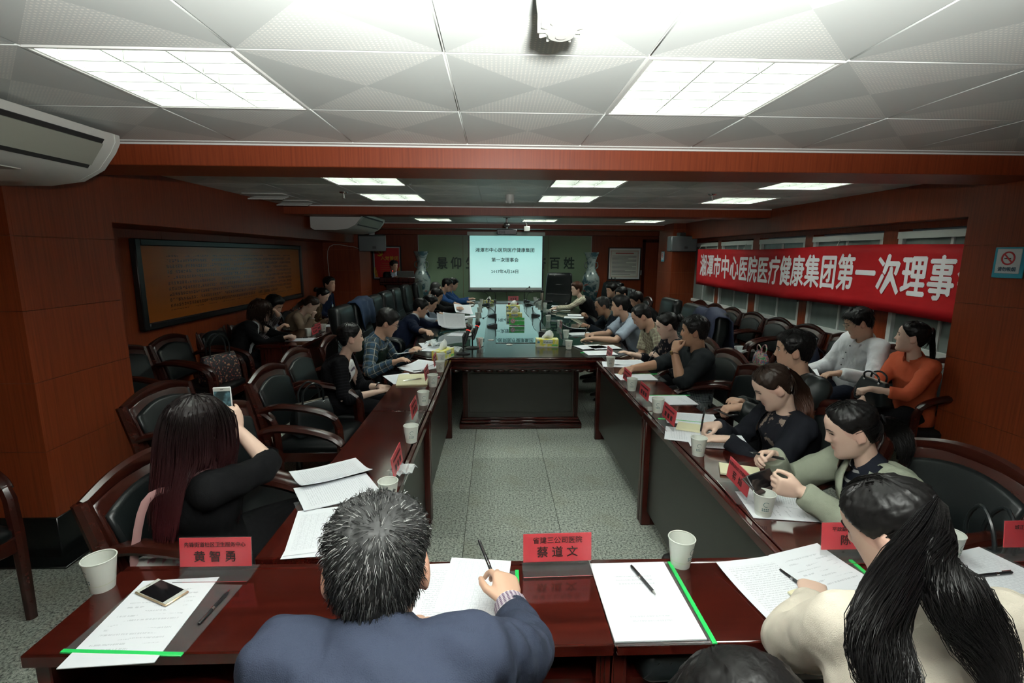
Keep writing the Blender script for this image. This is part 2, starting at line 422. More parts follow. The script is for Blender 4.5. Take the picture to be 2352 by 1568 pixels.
pillar(3.2, XR, 2.62, 3.318, 'near right wood panelled pillar with the no smoking sign', 'y-x')
pillar(XL, -2.47, 9.15, 9.95, 'far left wood panelled pillar beside the lectern', 'y+x')
pillar(3.2, 4.2, 8.98, 9.74, 'far right wood panelled pillar under the loudspeaker', 'y-x')
# ------------------------------------------------------------------ ceiling light fixtures
LE = NT('fluorescent_glow'); LE.set((1, 1, 1), .5); LE.b.inputs['Emission Color'].default_value = (.93, 1, .95, 1); LE.b.inputs['Emission Strength'].default_value = LAMP_E; LE = LE.m
LOUV = plain('louvre_white', (.66, .69, .63), .3)
LOUB = plain('louvre_blade_metal', (.30, .32, .29), .35)
def make_light():
    r = empty('ceiling_light')
    MB().box(-.29, .29, -.29, -.278, 0, .1).box(-.29, .29, .278, .29, 0, .1).box(-.29, -.278, -.278, .278, 0, .1).box(.278, .29, -.278, .278, 0, .1).build('housing', LOUV, r, 0)
    MB().box(-.296, .296, -.296, -.286, -.004, .006).box(-.296, .296, .286, .296, -.004, .006).box(-.296, -.286, -.286, .286, -.004, .006).box(.286, .296, -.286, .286, -.004, .006).build('frame', WHITEP, r, 0)
    MB().box(-.278, .278, -.278, .278, .098, .104).build('reflector', LOUV, r, 0)
    for x in (-.186, 0, .186):
        MB().tube([(x, -.27, .062), (x, .27, .062)], .02, 10).build('tube', LE, r)
    for x in (-.093, .093):
        MB().prism([(-.012, .045), (.012, .045), (.002, 0), (-.002, 0)], -.276, .276, R=np.array([[1, 0, 0], [0, 0, 1], [0, 1, 0]]), o=(x, 0, 0)).build('louvre_blade', LOUB, r, 0)
    for i in range(-2, 3):
        y = i*.093
        for x0, x1 in ((-.276, -.1), (-.086, .086), (.1, .276)):
            MB().prism([(y-.01, .04), (y+.01, .04), (y+.002, 0), (y-.002, 0)], x0, x1, R=np.array([[0, 0, 1], [1, 0, 0], [0, 1, 0]])).build('louvre_blade', LOUB, r, 0)
    return r
L0 = make_light()
for i, (x, y) in enumerate(LIGHTS):
    o = L0 if i == 0 else copy_tree(L0); o.location = (x, y, CZ)
    side = 'left' if x < 0 else ('middle' if x < 1.5 else 'right')
    Q = [1.86, 4.1, 5.3, 7.4, 8.6, 10.7]
    row = ['above the near table', 'just past the near beam', 'just before the second beam', 'just behind the second beam', 'just before the third beam', 'behind the third beam'][Q.index(min(Q, key=lambda q: abs(q-y)))]
    tag(o, f'white louvred fluorescent ceiling light in the {side} column {row}', 'ceiling light', 'recessed ceiling lights')
# smoke detectors, sprinklers, vent plates
DETW = plain('detector_plastic', (.40, .41, .38), .4)
def detector(x, y, s, label, drop=.12):
    d = empty('smoke_detector', (x, y, CZ), 0, label, 'smoke detector')
    MB().lathe([(.054*s, 0), (.054*s, -.05*s), (.052*s, -drop+.05*s), (.05*s, -drop+.042*s)], 32).build('base', DETW, d)
    c = MB().lathe([(.048*s, -drop+.05*s), (.048*s, -drop+.03*s), (.042*s, -drop+.022*s), (.03*s, -drop+.004*s), (.027*s, -drop), (.0, -drop)], 32); c.build('cap', DETW, d)
    for k in range(12):
        a = 2*PI*k/12; MB().box(.03*s, .05*s, -.002*s, .002*s, -drop+.006*s, -drop+.04*s, R=rotm(0, 0, a)).build('fin', DETW, d, 0)
    MB().lathe([(.012*s, -drop-.002), (.01*s, -drop+.004)], 16).build('sensor_disc', plain('detector_grey', (.4, .4, .38), .4), d)
detector(.138, 1.135, 1, 'large white smoke detector on the near ceiling')
detector(.138, 4.98, .8, 'small smoke detector on the ceiling before the second beam', .08)
for px, py, lb in ((789, 441, 'sprinkler head left of the middle ceiling lights'), (1636, 446, 'sprinkler head beside the right ceiling light')):
    p = at(px, py, z=CZ); d = empty('sprinkler', (p[0], p[1], CZ), 0, lb, 'sprinkler')
    MB().lathe([(.04, 0), (.036, -.008), (.012, -.012)], 20).build('collar', CHROME, d)
    MB().lathe([(.008, -.008), (.008, -.05), (.014, -.055), (.014, -.058)], 12).build('nozzle', CHROME, d)
for k, (px, py) in enumerate(((682, 463), (623, 448))):
    p = at(px, py, z=CZ); d = empty('ceiling_vent', (p[0], p[1], CZ), 0, ['pale square ceiling vent before the second beam', 'pale ceiling vent strip by the left bulkhead'][k], 'vent')
    MB().box(-.2, .2, -.2, .2, -.012, -.002, .004).build('vent_frame', PLASW, d)
    for q in range(-3, 4): MB().box(-.17, .17, q*.045-.012, q*.045+.012, -.02, -.01, R=rotm(.25, 0, 0)).build('slat', PLASW, d, 0)
# ------------------------------------------------------------------ air conditioners under the ceiling
ACG = plain('ac_outlet_grey', (.30, .31, .26), .5); ACD = plain('ac_slot_dark', (.02, .02, .02), .6)
def aircon(y0, y1, label):
    r = empty('air_conditioner', (-2.5, (y0+y1)/2, CZ-.26), 0, label, 'air conditioner', 'ceiling air conditioners')
    L = (y1-y0)/2
    prof = [(0, .24), (0, .03), (.05, .0), (.34, 0), (.50, .022), (.60, .075), (.665, .155), (.69, .20), (.69, .235), (.66, .245)]
    rows = [np.array([(x, y, z) for x, z in prof]) for y in (-L+.03, L-.03)]
    MB().loft([rows[0]*1, rows[1]*1]).build('body', PLASW, r, 35)
    for s in (-1, 1):
        q = [(x*1.005+.0, z) for x, z in prof]
        MB().loft([np.array([(x, s*(L-.03), z) for x, z in q]), np.array([(x, s*L, z) for x, z in q])]).build('end_cap', PLASW, r, 35)
    def onface(t0, t1, off, ya, yb):   # strip over the curved front between prof points
        P0, P1 = np.array([.60, .075]), np.array([.69, .20]); d = P1-P0; n_ = np.array([d[1], -d[0]]); n_ /= np.linalg.norm(n_)
        a, b = P0+d*t0+n_*off, P0+d*t1+n_*off
        return [(a[0], ya, a[1]), (b[0], ya, b[1]), (b[0], yb, b[1]), (a[0], yb, a[1])]
    for t0, t1, m, off, nm in ((-.02, 1.0, ACD, .006, 'outlet_slot'), (.12, .86, ACG, .012, 'louvre')):
        V = onface(t0, t1, off, -L+.1, L-.1)+onface(t0, t1, off-.012, -L+.1, L-.1)
        MB().add(V, [(0, 1, 2, 3), (7, 6, 5, 4), (0, 4, 5, 1), (1, 5, 6, 2), (2, 6, 7, 3), (3, 7, 4, 0)]).build(nm, m, r, 0)
    MB().box(.43, .55, L-.55, L-.38, .018, .022, R=None).build('control_window', plain('ac_window', (.42, .43, .40), .3), r, 0)
    MB().box(.05, .6, -L+.1, L-.1, .24, .262).build('mounting_plate', PLASW, r, 0)
    return r
aircon(1.1, 2.56, 'off-white air conditioner hung under the ceiling at the near left')
aircon(6.9, 8.3, 'off-white air conditioner hung under the ceiling beyond the second beam')
# ================================================================== FURNITURE
TZ = .75
# ---- narrow meeting tables: local x along the length, sitter at y=0, raised rim at y=D
def strip_table(L, D, loc, rz, label, group, shelf=True):
    r = empty('meeting_table', loc, rz, label, 'table', group)
    MB().box(0.001, L-.001, 0, D-.03, TZ-.036, TZ, .004).build('tabletop', MAHO, r)
    MB().box(0.001, L-.001, D-.027, D, TZ-.05, TZ-.002, .006).build('rim', MAHO, r)
    MB().box(.03, L-.03, D-.062, D-.044, .10, TZ-.037).build('modesty_panel', DARKP, r, 0)
    for x in (.0, L-.04):
        MB().box(x+.001, x+.039, .03, D-.03, 0, TZ-.037, .003).build('end_panel', MAHOZ, r)
        MB().box(x-.004 if x else .001, x+.039 if x else .045, D-.075, D-.008, .0, TZ-.05, .006).build('post', MAHOZ, r)
    if shelf: MB().box(.04, L-.04, .06, D-.065, TZ-.175, TZ-.155).build('shelf', MAHO, r, 0)
    return r
FY0, FY1 = 1.075, 1.432
strip_table(1.45, FY1-FY0, (-1.15, FY0, 0), 0, 'dark red wooden meeting table in the foreground, left one with the grey haired man', 'foreground tables')
strip_table(1.45, FY1-FY0, (.302, FY0, 0), 0, 'dark red wooden meeting table in the foreground, under the cream jacket woman', 'foreground tables')
strip_table(1.45, FY1-FY0, (1.754, FY0, 0), 0, 'dark red wooden meeting table in the foreground, at the right edge of the photo', 'foreground tables')
for y1, lb in ((2.96, 'narrow dark table on the left side nearest the foreground'), (4.47, 'narrow dark table on the left side up against the big table')):
    strip_table(1.505, .37, (-.772, y1, 0), -PI/2, lb, 'side tables')
for y0, lb in ((1.445, 'narrow dark table on the right side nearest the foreground'), (2.935, 'narrow dark table on the right side up against the big table')):
    strip_table(1.485, .37, (1.292, y0, 0), PI/2, lb, 'side tables')
# ---- big conference table
def conf_table():
    r = empty('conference_table', (.26, 7.5, 0), 0, 'large dark wooden conference table with glass sheets on its top', 'table')
    O = np.array([-.26, -7.5, 0])
    def outline(d):   # boat shaped top with clipped corners
        return [(-.66+d, 4.55+d), (1.18-d, 4.55+d), (1.36-d, 4.75+d*.4), (1.52-d, 6.2), (1.58-d, 7.6), (1.52-d, 9.0), (1.36-d, 10.2-d*.4), (1.15-d, 10.42-d), (-.63+d, 10.42-d), (-.84+d, 10.2-d*.4), (-1.0+d, 9.0), (-1.06+d, 7.6), (-1.0+d, 6.2), (-.84+d, 4.75+d*.4)]
    rg = lambda d, z: np.array([(x, y, z) for x, y in outline(d)])+O
    MB().loft([rg(.02, TZ-.055), rg(0, TZ-.045), rg(0, TZ-.03), rg(.012, TZ-.02), rg(.012, TZ-.008), rg(.03, TZ-.004), rg(.2, TZ-.004)]).build('top_moulding', MAHO, r, 25)
    MB().loft([rg(.03, TZ-.02), rg(.03, TZ)]).build('tabletop', plain('dark_table_veneer', (.014, .013, .011), .18, var=.3), r, 0)
    MB().loft([rg(.07, TZ-.14), rg(.055, TZ-.12), rg(.05, TZ-.055)]).build('apron', MAHO, r, 25)
    for i in range(15):   # carved scallops under the front apron
        x = -.50+i*.109
        MB().ell((x-.26, 4.62-7.5, TZ-.142), (.045, .012, .016), nu=10, nv=6).build('carved_scallop', MAHO, r)
    y0, y1, x0, x1 = 4.70, 10.25, -.36, .86
    b = MB().box(x0+.04, x1-.04, y0+.03, y1-.03, .1, TZ-.12).xf(o=O); b.build('pedestal', DARKP, r, 0)
    MB().box(x0, x1, y0-.02, y1+.02, 0, .055, .006).xf(o=O).build('plinth', MAHO, r)
    MB().box(x0+.015, x1-.015, y0-.005, y1+.005, .055, .085, .008).xf(o=O).build('plinth_step', MAHO, r)
    MB().box(x0+.028, x1-.028, y0+.008, y1-.008, .085, .11, .006).xf(o=O).build('plinth_step', MAHO, r)
    for xa in (x0+.035, x1-.085):
        for k in range(4):
            MB().box(xa+k*.0125, xa+k*.0125+.009, y0+.014, y0+.04, .11, TZ-.13, .003).xf(o=O).build('fluted_moulding', MAHOZ, r)
    MB().box(x0+.1, x1-.1, y0+.024, y0+.032, .16, TZ-.19, .003).xf(o=O).build('pedestal_panel', DARKP, r)
    GT = NT('table_glass'); GT.set((.010, .04, .036), .02, spec=.5, IOR=2.1); GT = GT.m
    for a, b_, ya, yb in ((.0, .52, 5.35, 9.9), (-.72, -.13, 5.15, 10.0), (.66, 1.25, 5.15, 10.0)):
        for q0, q1 in ((ya, (ya+yb)/2-.003), ((ya+yb)/2+.003, yb)):
            MB().box(a, b_, q0, q1, TZ+.0005, TZ+.006, .001).xf(o=O).build('glass_sheet', GT, r)
    for px, py in ((1170, 791), (1067, 781), (1127, 781), (1248, 757)):
        p = at(px, py, z=TZ); MB().lathe([(.035, TZ-.001), (.035, TZ+.004), (.028, TZ+.005), (.026, TZ+.001)], 20, o=(p[0]+O[0], p[1]+O[1], 0)).build('cable_grommet', PLASW, r)
    return r
conf_table()
# ---- desks along the left wall
for k, (y0, y1) in enumerate(((5.2, 6.9), (6.9, 8.6))):
    r = empty('side_desk', (-2.3, y0, 0), 0, ['dark desk by the left wall, nearer one with the red name cards', 'dark desk by the left wall, farther one towards the pillar'][k], 'desk', 'desks by the left wall')
    MB().box(-.24, .24, .002, y1-y0-.002, TZ-.035, TZ, .005).build('desktop', MAHOY, r)
    for y in (.02, y1-y0-.06): MB().box(-.2, .2, y, y+.035, 0, TZ-.036).build('end_panel', MAHOZ, r, 0)
    MB().box(.17, .19, .03, y1-y0-.03, .08, TZ-.036).build('modesty_panel', MAHOZ, r, 0)
# ---- wooden armchair
def make_armchair():
    r = empty('armchair')
    for s in (-1, 1):
        MB().tube([(s*.25, .235, 0), (s*.255, .23, .25), (s*.258, .225, .44), (s*.258, .215, .60), (s*.258, .19, .655)], [.022, .026, .028, .027, .024], 8, up=(0, 1, 0)).build('leg', CHAIRW, r)
        MB().tube([(s*.235, -.27, 0), (s*.238, -.25, .25), (s*.242, -.245, .44), (s*.255, -.285, .68), (s*.265, -.34, .89)], [.022, .027, .03, .03, .026], 8, up=(0, 1, 0)).build('leg', CHAIRW, r)
        pts = spline([(s*.255, -.285, .70), (s*.262, -.17, .735), (s*.264, .0, .725), (s*.262, .14, .69), (s*.258, .205, .645)], 12)
        MB().tube(pts, [.022, .027, .03, .031, .031, .031, .031, .031, .03, .029, .028, .024], 8, flat=(1.15, .75), up=(0, 0, 1)).build('armrest', CHAIRW, r)
        MB().box(min(s*.25, s*.228), max(s*.25, s*.228), -.24, .23, .35, .42, .005).build('side_rail', CHAIRW, r)
    MB().box(-.25, .25, .215, .24, .345, .42, .005).build('front_rail', CHAIRW, r)
    def rr(hx, hy, z, cy=0, n=6, e=.05):
        P = []
        for sx, sy, a0 in ((1, 1, 0), (-1, 1, PI/2), (-1, -1, PI), (1, -1, 3*PI/2)):
            for k in range(n):
                a = a0+PI/2*k/(n-1); P.append((sx*(hx-e)+e*math.cos(a), cy+sy*(hy-e)+e*math.sin(a), z))
        return np.array(P)
    MB().loft([rr(.245, .235, .41), rr(.255, .245, .43), rr(.255, .245, .455), rr(.235, .225, .474), rr(.16, .15, .48)]).build('seat', LEATH, r, 60)
    # arched back: outline in the local plane, u across, w up the reclined back
    def back(u, w, off): # w .0 at z .47
        z = .47+w; y = -.235-.25*w-.06*w*w; return (u, y+off+.55*u*u*.35, z)
    def panel(hw0, hw1, w0, w1, arch, t0, t1, mat, name):
        n = 13; us = np.linspace(-1, 1, n); f_ = []; 
        top = lambda u, e: w1+arch*(1-u*u)-e
        ringsF = []; 
        for off, e in ((t0, .012), (t0+.012 if t0 < t1 else t0-.012, 0), (t1-.012 if t0 < t1 else t1+.012, 0), (t1, .012)):
            P = []
            for u in us: P.append(back(u*(hw0-e), w0+e, off))
            for q in (.33, .66): P.append(back((hw0+(hw1-hw0)*q-e), w0+(w1-w0)*q, off))
            for u in us[::-1]: P.append(back(u*(hw1-e), top(u, e), off))
            for q in (.66, .33): P.append(back(-(hw0+(hw1-hw0)*q-e), w0+(w1-w0)*q, off))
            ringsF.append(np.array(P))
        m = MB(); b0 = len(ringsF[0])
        m.loft(ringsF, cap=False)
        for ri, flip in ((0, 1), (3, 0)):   # quad-strip caps so the concave curve shades well
            base = ri*b0; bot = [base+i for i in range(n)]; tp = [base+n+2+i for i in range(n)][::-1]
            rt = [base+n, base+n+1]; lf = [base+2*n+3, base+2*n+2]
            for i in range(n-1): m.f.append((bot[i], bot[i+1], tp[i+1], tp[i])); m.m.append(0)
            m.f.append((bot[-1], rt[0], rt[1], tp[-1])); m.m.append(0); m.f.append((bot[0], tp[0], lf[1], lf[0])); m.m.append(0)
        return m.build(name, mat, r, 50)
    panel(.225, .25, .05, .40, .05, -.012, .022, CHAIRW, 'back_frame')
    panel(.202, .228, .07, .352, .05, .012, .045, LEATHX, 'back_cushion')
    panel(.202, .228, .07, .352, .05, -.02, -.004, LEATH, 'back_cover')
    MB().tube(spline([(-.262, -.336, .872), (-.13, -.347, .909), (0, -.351, .922), (.13, -.347, .909), (.262, -.336, .872)], 13), [.024, .026, .027, .028, .029, .03, .03, .03, .029, .028, .027, .026, .024], 8, flat=(.85, 1.15), up=(0, 0, 1)).build('top_rail', CHAIRW, r)
    return r
AC0 = make_armchair(); AC_USED = [False]
def armchair(x, y, rz, label, group):
    o = copy_tree(AC0) if AC_USED[0] else AC0; AC_USED[0] = True
    o.location = (x, y, 0); o.rotation_euler = (0, 0, rz); tag(o, label, 'chair', group); return o
E_, W_ = -PI/2, PI/2     # facing the middle from the left (+x) / from the right (-x)
GA = 'wooden armchairs at the side tables'
armchair(-1.02, 1.80, E_-.08, 'wooden armchair of the woman photographing with her phone', GA)
armchair(-1.08, 2.42, E_-.05, 'empty wooden armchair beyond the woman with the phone, facing the left table', GA)
armchair(-1.24, 3.36, E_, 'wooden armchair with the black handbag on its seat', GA)
armchair(-1.66, 2.86, E_-.05, 'empty wooden armchair set back from the left table', GA)
armchair(-1.30, 3.98, E_, 'wooden armchair of the woman in the black cardigan', GA)
armchair(-1.22, 4.62, E_, 'wooden armchair of the man in the plaid shirt and green vest', GA)
armchair(1.60, 1.78, W_+.1, 'wooden armchair of the woman in the sage coat', GA)
armchair(1.52, 2.40, W_, 'wooden armchair of the woman writing in a black sweater', GA)
st = empty('padded_stool', (1.95, 2.95, 0), 0, 'black padded stool under the man in the leather jacket', 'stool')
MB().lathe([(.17, .42), (.19, .44), (.19, .47), (.17, .485), (0, .487)], 24).build('seat', LEATH, st)
for q in range(4): MB().tube([(.13*math.cos(PI/4+q*PI/2), .13*math.sin(PI/4+q*PI/2), .43), (.17*math.cos(PI/4+q*PI/2), .17*math.sin(PI/4+q*PI/2), 0)], .014, 8).build('leg', CHAIRW, st)
armchair(1.52, 3.32, W_, 'empty wooden armchair pushed in beside the chin resting man', GA)
armchair(1.62, 3.94, W_, 'wooden armchair of the man resting his chin', GA)
armchair(1.66, 4.53, W_, 'wooden armchair of the woman half hidden by the chin resting man', GA)
armchair(-.17, .46, 0, 'wooden armchair of the grey haired man in the foreground', GA)
armchair(.74, .46, .05, 'wooden armchair of the woman in the cream jacket', GA)
GL_ = 'wooden armchairs against the left wall'
armchair(-2.78, 4.12, E_, 'armchair against the left wall with torn leather, half behind the near pillar', GL_)
armchair(-2.78, 4.72, E_, 'armchair against the left wall holding the floral tote bag', GL_)
armchair(-2.80, 5.44, E_, 'armchair against the left wall of the woman with bobbed hair', GL_)
armchair(-2.80, 6.05, E_, 'armchair against the left wall of the person in the checked shirt', GL_)
armchair(-2.80, 6.72, E_, 'armchair against the left wall of the woman in the beige sweater', GL_)
armchair(-2.80, 7.38, E_, 'armchair against the left wall of the person in brown', GL_)
armchair(-2.80, 8.12, E_, 'armchair against the left wall of the man in navy next to the far pillar', GL_)
armchair(-2.5, 1.98, E_-.3, 'wooden armchair cut off at the left edge of the photo', 'spare armchair')
GR_ = 'wooden armchairs under the right windows'
for k, y in enumerate((8.5, 7.9, 7.3, 6.68, 6.06, 5.45, 4.8)):
    armchair(3.25, y, W_, ['empty armchair under the windows, farthest of the row by the pillar', 'empty armchair under the windows, second from the far pillar', 'empty armchair under the windows, third from the far pillar', 'empty armchair under the windows, fourth from the far pillar', 'empty armchair under the windows, fifth from the far pillar', 'armchair under the windows holding the bright patterned bag', 'armchair under the windows holding the dark backpack'][k], GR_)
armchair(3.2, 4.12, W_, 'armchair under the windows of the man in the white shirt', GR_)
armchair(3.2, 3.52, W_, 'armchair under the windows of the woman in orange', GR_)
# ---- padded executive chair
def rrect(hx, hy, z, cx=0, cy=0, e=.05, n=5):
    P = []; e = min(e, hx*.98, hy*.98)
    for sx, sy, a0 in ((1, 1, 0), (-1, 1, PI/2), (-1, -1, PI), (1, -1, 3*PI/2)):
        for k in range(n):
            a = a0+PI/2*k/(n-1); P.append((cx+sx*(hx-e)+e*math.cos(a), cy+sy*(hy-e)+e*math.sin(a), z))
    return np.array(P)
def make_exec(hb, name='office_chair', wide=.28):
    r = empty(name)
    MB().loft([rrect(.25, .24, .42), rrect(.27, .26, .45), rrect(.27, .26, .50), rrect(.24, .23, .525), rrect(.15, .14, .53)]).build('seat', LEATHX, r, 60)
    n = 9; rings = []
    for q in np.linspace(0, 1, n):
        z = .50+(hb-.50)*q; wd = wide*(.9+.12*math.sin(PI*min(1, q*1.1)*.9)); th = .05+.018*math.sin(PI*q*2.2)**2+(.02 if q > .75 else 0)
        if q == 1: wd *= .86; th *= .45; z -= .0
        rings.append(rrect(wd, th, z, 0, -.25-.16*q-.03*math.sin(PI*q), .045))
    rings.insert(-1, rrect(wide*.93, .062, .50+(hb-.5)*.97, 0, -.41, .045))
    MB().loft(rings).build('backrest', LEATHX, r, 60)
    for q in (.42, .68):
        z = .50+(hb-.5)*q; y = -.25-.16*q-.03*math.sin(PI*q)+.058
        MB().tube([(-wide*.86, y-.008, z), (0, y+.004, z), (wide*.86, y-.008, z)], .007, 6).build('seam', BLACK, r)
    for s in (-1, 1):
        MB().tube(spline([(s*.27, -.28, .66), (s*.30, -.1, .70), (s*.30, .12, .695), (s*.285, .2, .64), (s*.27, .18, .48)], 12), .026, 8, flat=(1.3, .9)).build('armrest', LEATHX, r)
    MB().lathe([(.05, .42), (.05, .38), (.028, .36), (.028, .12), (.04, .1)], 12).build('gas_lift', BLACK, r)
    for k in range(5):
        a = 2*PI*k/5+.3; c, s_ = math.cos(a), math.sin(a)
        MB().tube([(0, 0, .11), (.15*c, .15*s_, .095), (.29*c, .29*s_, .07)], [.03, .024, .018], 8).build('base_arm', BLACK, r)
        MB().ell((.29*c, .29*s_, .03), (.028, .028, .03), nu=8, nv=6).build('caster', BLACK, r)
    return r
EX0 = make_exec(1.14); EX_USED = [False]
def execchair(x, y, rz, label, group):
    o = copy_tree(EX0) if EX_USED[0] else EX0; EX_USED[0] = True
    o.location = (x, y, 0); o.rotation_euler = (0, 0, rz); tag(o, label, 'chair', group)
GE = 'black leather office chairs along the left of the big table'
for y, lb in ((5.52, 'empty black office chair at the near end of the left row'), (6.22, 'black office chair of the man in the navy sweater'), (7.0, 'black office chair of the man with the light blue sleeves'), (7.72, 'black office chair of the man with glasses in a dark jacket'), (8.44, 'black office chair of the man with thinning hair on the left'), (9.4, 'black office chair of the man in the bright blue jacket')):
    execchair(-1.32, y, E_, lb, GE)
GE2 = 'black leather office chairs along the right of the big table'
for x, y, lb in ((1.9, 5.12, 'black office chair of the man in the checked short sleeved shirt'), (1.98, 5.78, 'black office chair of the man in the light blue shirt'), (1.98, 6.6, 'black office chair of the balding man in the dark suit'), (1.95, 8.62, 'black office chair of the woman in the dotted blouse')):
    execchair(x, y, W_, lb, GE2)
for y, lb in ((7.36, 'nearest'), (7.98, 'middle'), (9.22, 'farthest')): armchair(2.54, y, W_, f'wooden armchair in the second row on the right, {lb} of three', 'second row armchairs on the right')
execchair(-1.2, 10.1, E_, 'black office chair of the man in the blue and yellow top', GE)
execchair(2.2, 10.35, W_+.6, 'empty black office chair behind the woman in the dotted blouse', GE2)
bc = make_exec(1.32, 'boss_chair', .3); bc.location = (1.30, 10.75, 0); bc.rotation_euler = (0, 0, PI-.35); tag(bc, 'tall black leather chair beside the projection screen', 'chair')
# ---- jackets over chairs
def draped(name, x, y, rz, ztop, w_, col, label):
    rows = []; 
    prof = [(-.17, ztop-.42), (-.165, ztop-.2), (-.15, ztop-.05), (-.09, ztop+.012), (0, ztop+.02), (.06, ztop-.02), (.075, ztop-.16), (.08, ztop-.3)]
    m = MB(); n = 15; G = []
    for i, (yy, z) in enumerate(prof):
        for j in range(n):
            u = -1+2*j/(n-1); d = .018*math.sin(7*u+i)+.01*math.sin(13*u+2*i)
            G.append((u*w_*(1+.05*math.sin(i)), yy+d, z-.05*u*u+.02*math.sin(5*u+i)))
    F = [(i*n+j, i*n+j+1, (i+1)*n+j+1, (i+1)*n+j) for i in range(len(prof)-1) for j in range(n-1)]
    o = m.add(G, F).build(name, plain(name+'_cloth_'+label[:6], col, .75, var=.25), None, 60)
    o.modifiers.new('thick', 'SOLIDIFY').thickness = .012
    o.location = (x, y, 0); o.rotation_euler = (0, 0, rz); tag(o, label, 'jacket'); return o
draped('draped_jacket', -1.66, 6.22, E_, 1.16, .31, (.014, .035, .085), 'denim blue jacket draped over the navy sweater man\'s chair')
draped('draped_jacket', 2.24, 5.12, W_, 1.16, .3, (.01, .015, .04), 'navy jacket with a white trim over the checked shirt man\'s chair')
# ================================================================== WALL AND STAGE ITEMS
# projection screen
SY = 11.62
a, b = at(1079, 541, y=SY), at(1244, 666, y=SY); ZT, ZB = a[2], b[2]; X0, X1 = a[0], b[0]
scr = empty('projection_screen', ((X0+X1)/2, SY, ZB), 0, 'white projection screen showing the meeting title, hung on the back wall', 'projection screen')
hw = (X1-X0)/2; H = ZT-ZB
SE = NT('projected_slide'); tc = SE.n('TexCoord'); sx = SE.n('SeparateXYZ'); SE.l(tc.outputs['Object'], sx.inputs[0])
gr = SE.ramp(SE.math('DIVIDE', sx.outputs[2], H), [(0, (.52, .74, .72)), (.6, (.42, .72, .69)), (1, (.30, .63, .60))])
SE.set(gr, .8); SE.l(gr, SE.b.inputs['Emission Color']); SE.b.inputs['Emission Strength'].default_value = SCREEN_E
MB().box(-hw, hw, -.004, 0, .06, H).build('slide', SE.m, scr, 0)
MB().box(-hw-.035, hw+.035, 0, .012, -.02, H+.02).build('black_border', BLACK, scr, 0)
MB().box(-hw-.01, hw+.01, -.006, .0, .0, .058).box(-hw-.02, -hw, -.006, 0, 0, H).build('lower_margin', plain('screen_margin', (.55, .57, .56), .7), scr, 0)
MB().tube([(-hw-.05, .005, -.03), (hw+.05, .005, -.03)], .02, 10).build('weight_bar', BLACK, scr)
MB().box(-hw-.06, hw+.06, -.04, .05, H, H+.09, .01).build('roller_case', PLASW, scr)
SK = plain('slide_lettering', (.03, .06, .07), .8)
for body, py, sz_ in (('湘潭市中心医院医疗健康集团', 575, .106), ('第一次理事会', 597.5, .106), ('2017年4月28日', 624, .1)):
    p = at(1160, py, y=SY-.005); lettering(body, sz_, SK, scr, (p[0]-(X0+X1)/2, -.006, p[2]-ZB), (PI/2, 0, 0), .0015, depth=.001)
# red banner over the windows
BX = 3.47
ba = empty('banner', (BX, 5.9, 1.22), 0, 'long red banner with white characters hung across the right windows', 'banner')
BR = NT('red_banner_cloth'); BR.set(BR.mix(BR.noise(BR.coord('Object', (1, 2, 3)), 1.5, 3), (.36, .006, .01), (.50, .012, .016)), .6, spec=.25); BR.bump(BR.noise(BR.coord('Object', (1, 1.5, 4)), 1.3, 2), .5, .05); BR = BR.m
n, m_ = 60, 7; G = []
def bwave(y, z): return .012*math.sin(2.1*y+.8*z)+.006*math.sin(6.3*y+3*z)
for i in range(n+1):
    y = 8.46-5.12*i/n
    for j in range(m_+1):
        z = .59*j/m_; G.append((bwave(y, z), y-5.9, z+.012*math.sin(y*1.7)+(.0)))
bo = MB().add(G, [(i*(m_+1)+j, i*(m_+1)+j+1, (i+1)*(m_+1)+j+1, (i+1)*(m_+1)+j) for i in range(n) for j in range(m_)]).build('cloth', BR, ba, 60)
bo.modifiers.new('thick', 'SOLIDIFY').thickness = .003
BWH = plain('banner_white', (.80, .78, .80), .6)
TXT = '湘潭市中心医院医疗健康集团第一次理事会'
for i, ch in enumerate(TXT):
    y = 8.19-.2605*i; me = text_mesh(ch, .37, BWH, .008, .68, depth=.0008)
    for v in me.vertices:      # the print follows the cloth
        yw, zw = y-v.co.x, .30+v.co.y; v.co.z = v.co.z*.5-(bwave(yw, zw)-bwave(y, .3))
    o = newobj('banner_character', me, ba); o.location = (bwave(y, .3)-.0045, y-5.9, .30+.012*math.sin(y*1.7)); o.rotation_euler = (PI/2, 0, -PI/2)
for y in (8.44, 6.9, 5.0, 3.6): MB().tube([(0, y-5.9, .585), (.03, y-5.9, .66)], .004, 6).build('tie', PLASW, ba)
# calligraphy board on the left wall
cb = empty('calligraphy_board', (XL+.035, 6.18, 1.03), 0, 'long brown calligraphy board in a black frame on the left wall', 'wall board')
CBM = NT('lacquered_board'); tc = CBM.n('TexCoord'); sx = CBM.n('SeparateXYZ'); CBM.l(tc.outputs['Object'], sx.inputs[0])
Y_, Z_ = sx.outputs[1], sx.outputs[2]
fy = CBM.math('FRACT', CBM.math('MULTIPLY', Y_, 24.)); fz = CBM.math('FRACT', CBM.math('MULTIPLY', Z_, 19.))
cell = lambda f_, w_: CBM.math('LESS_THAN', CBM.math('ABSOLUTE', CBM.math('SUBTRACT', f_, .5)), w_)
g1 = CBM.noise(CBM.coord('Object', (0, 150, 130)), 1, 1); gl = CBM.math('GREATER_THAN', g1, .5)
g2 = CBM.math('GREATER_THAN', CBM.noise(CBM.coord('Object', (0, 8, 19)), 1, 0), .36)
ins = CBM.math('MULTIPLY', CBM.math('LESS_THAN', CBM.math('ABSOLUTE', Y_), 1.42), CBM.math('LESS_THAN', CBM.math('ABSOLUTE', CBM.math('SUBTRACT', Z_, .40)), .26))
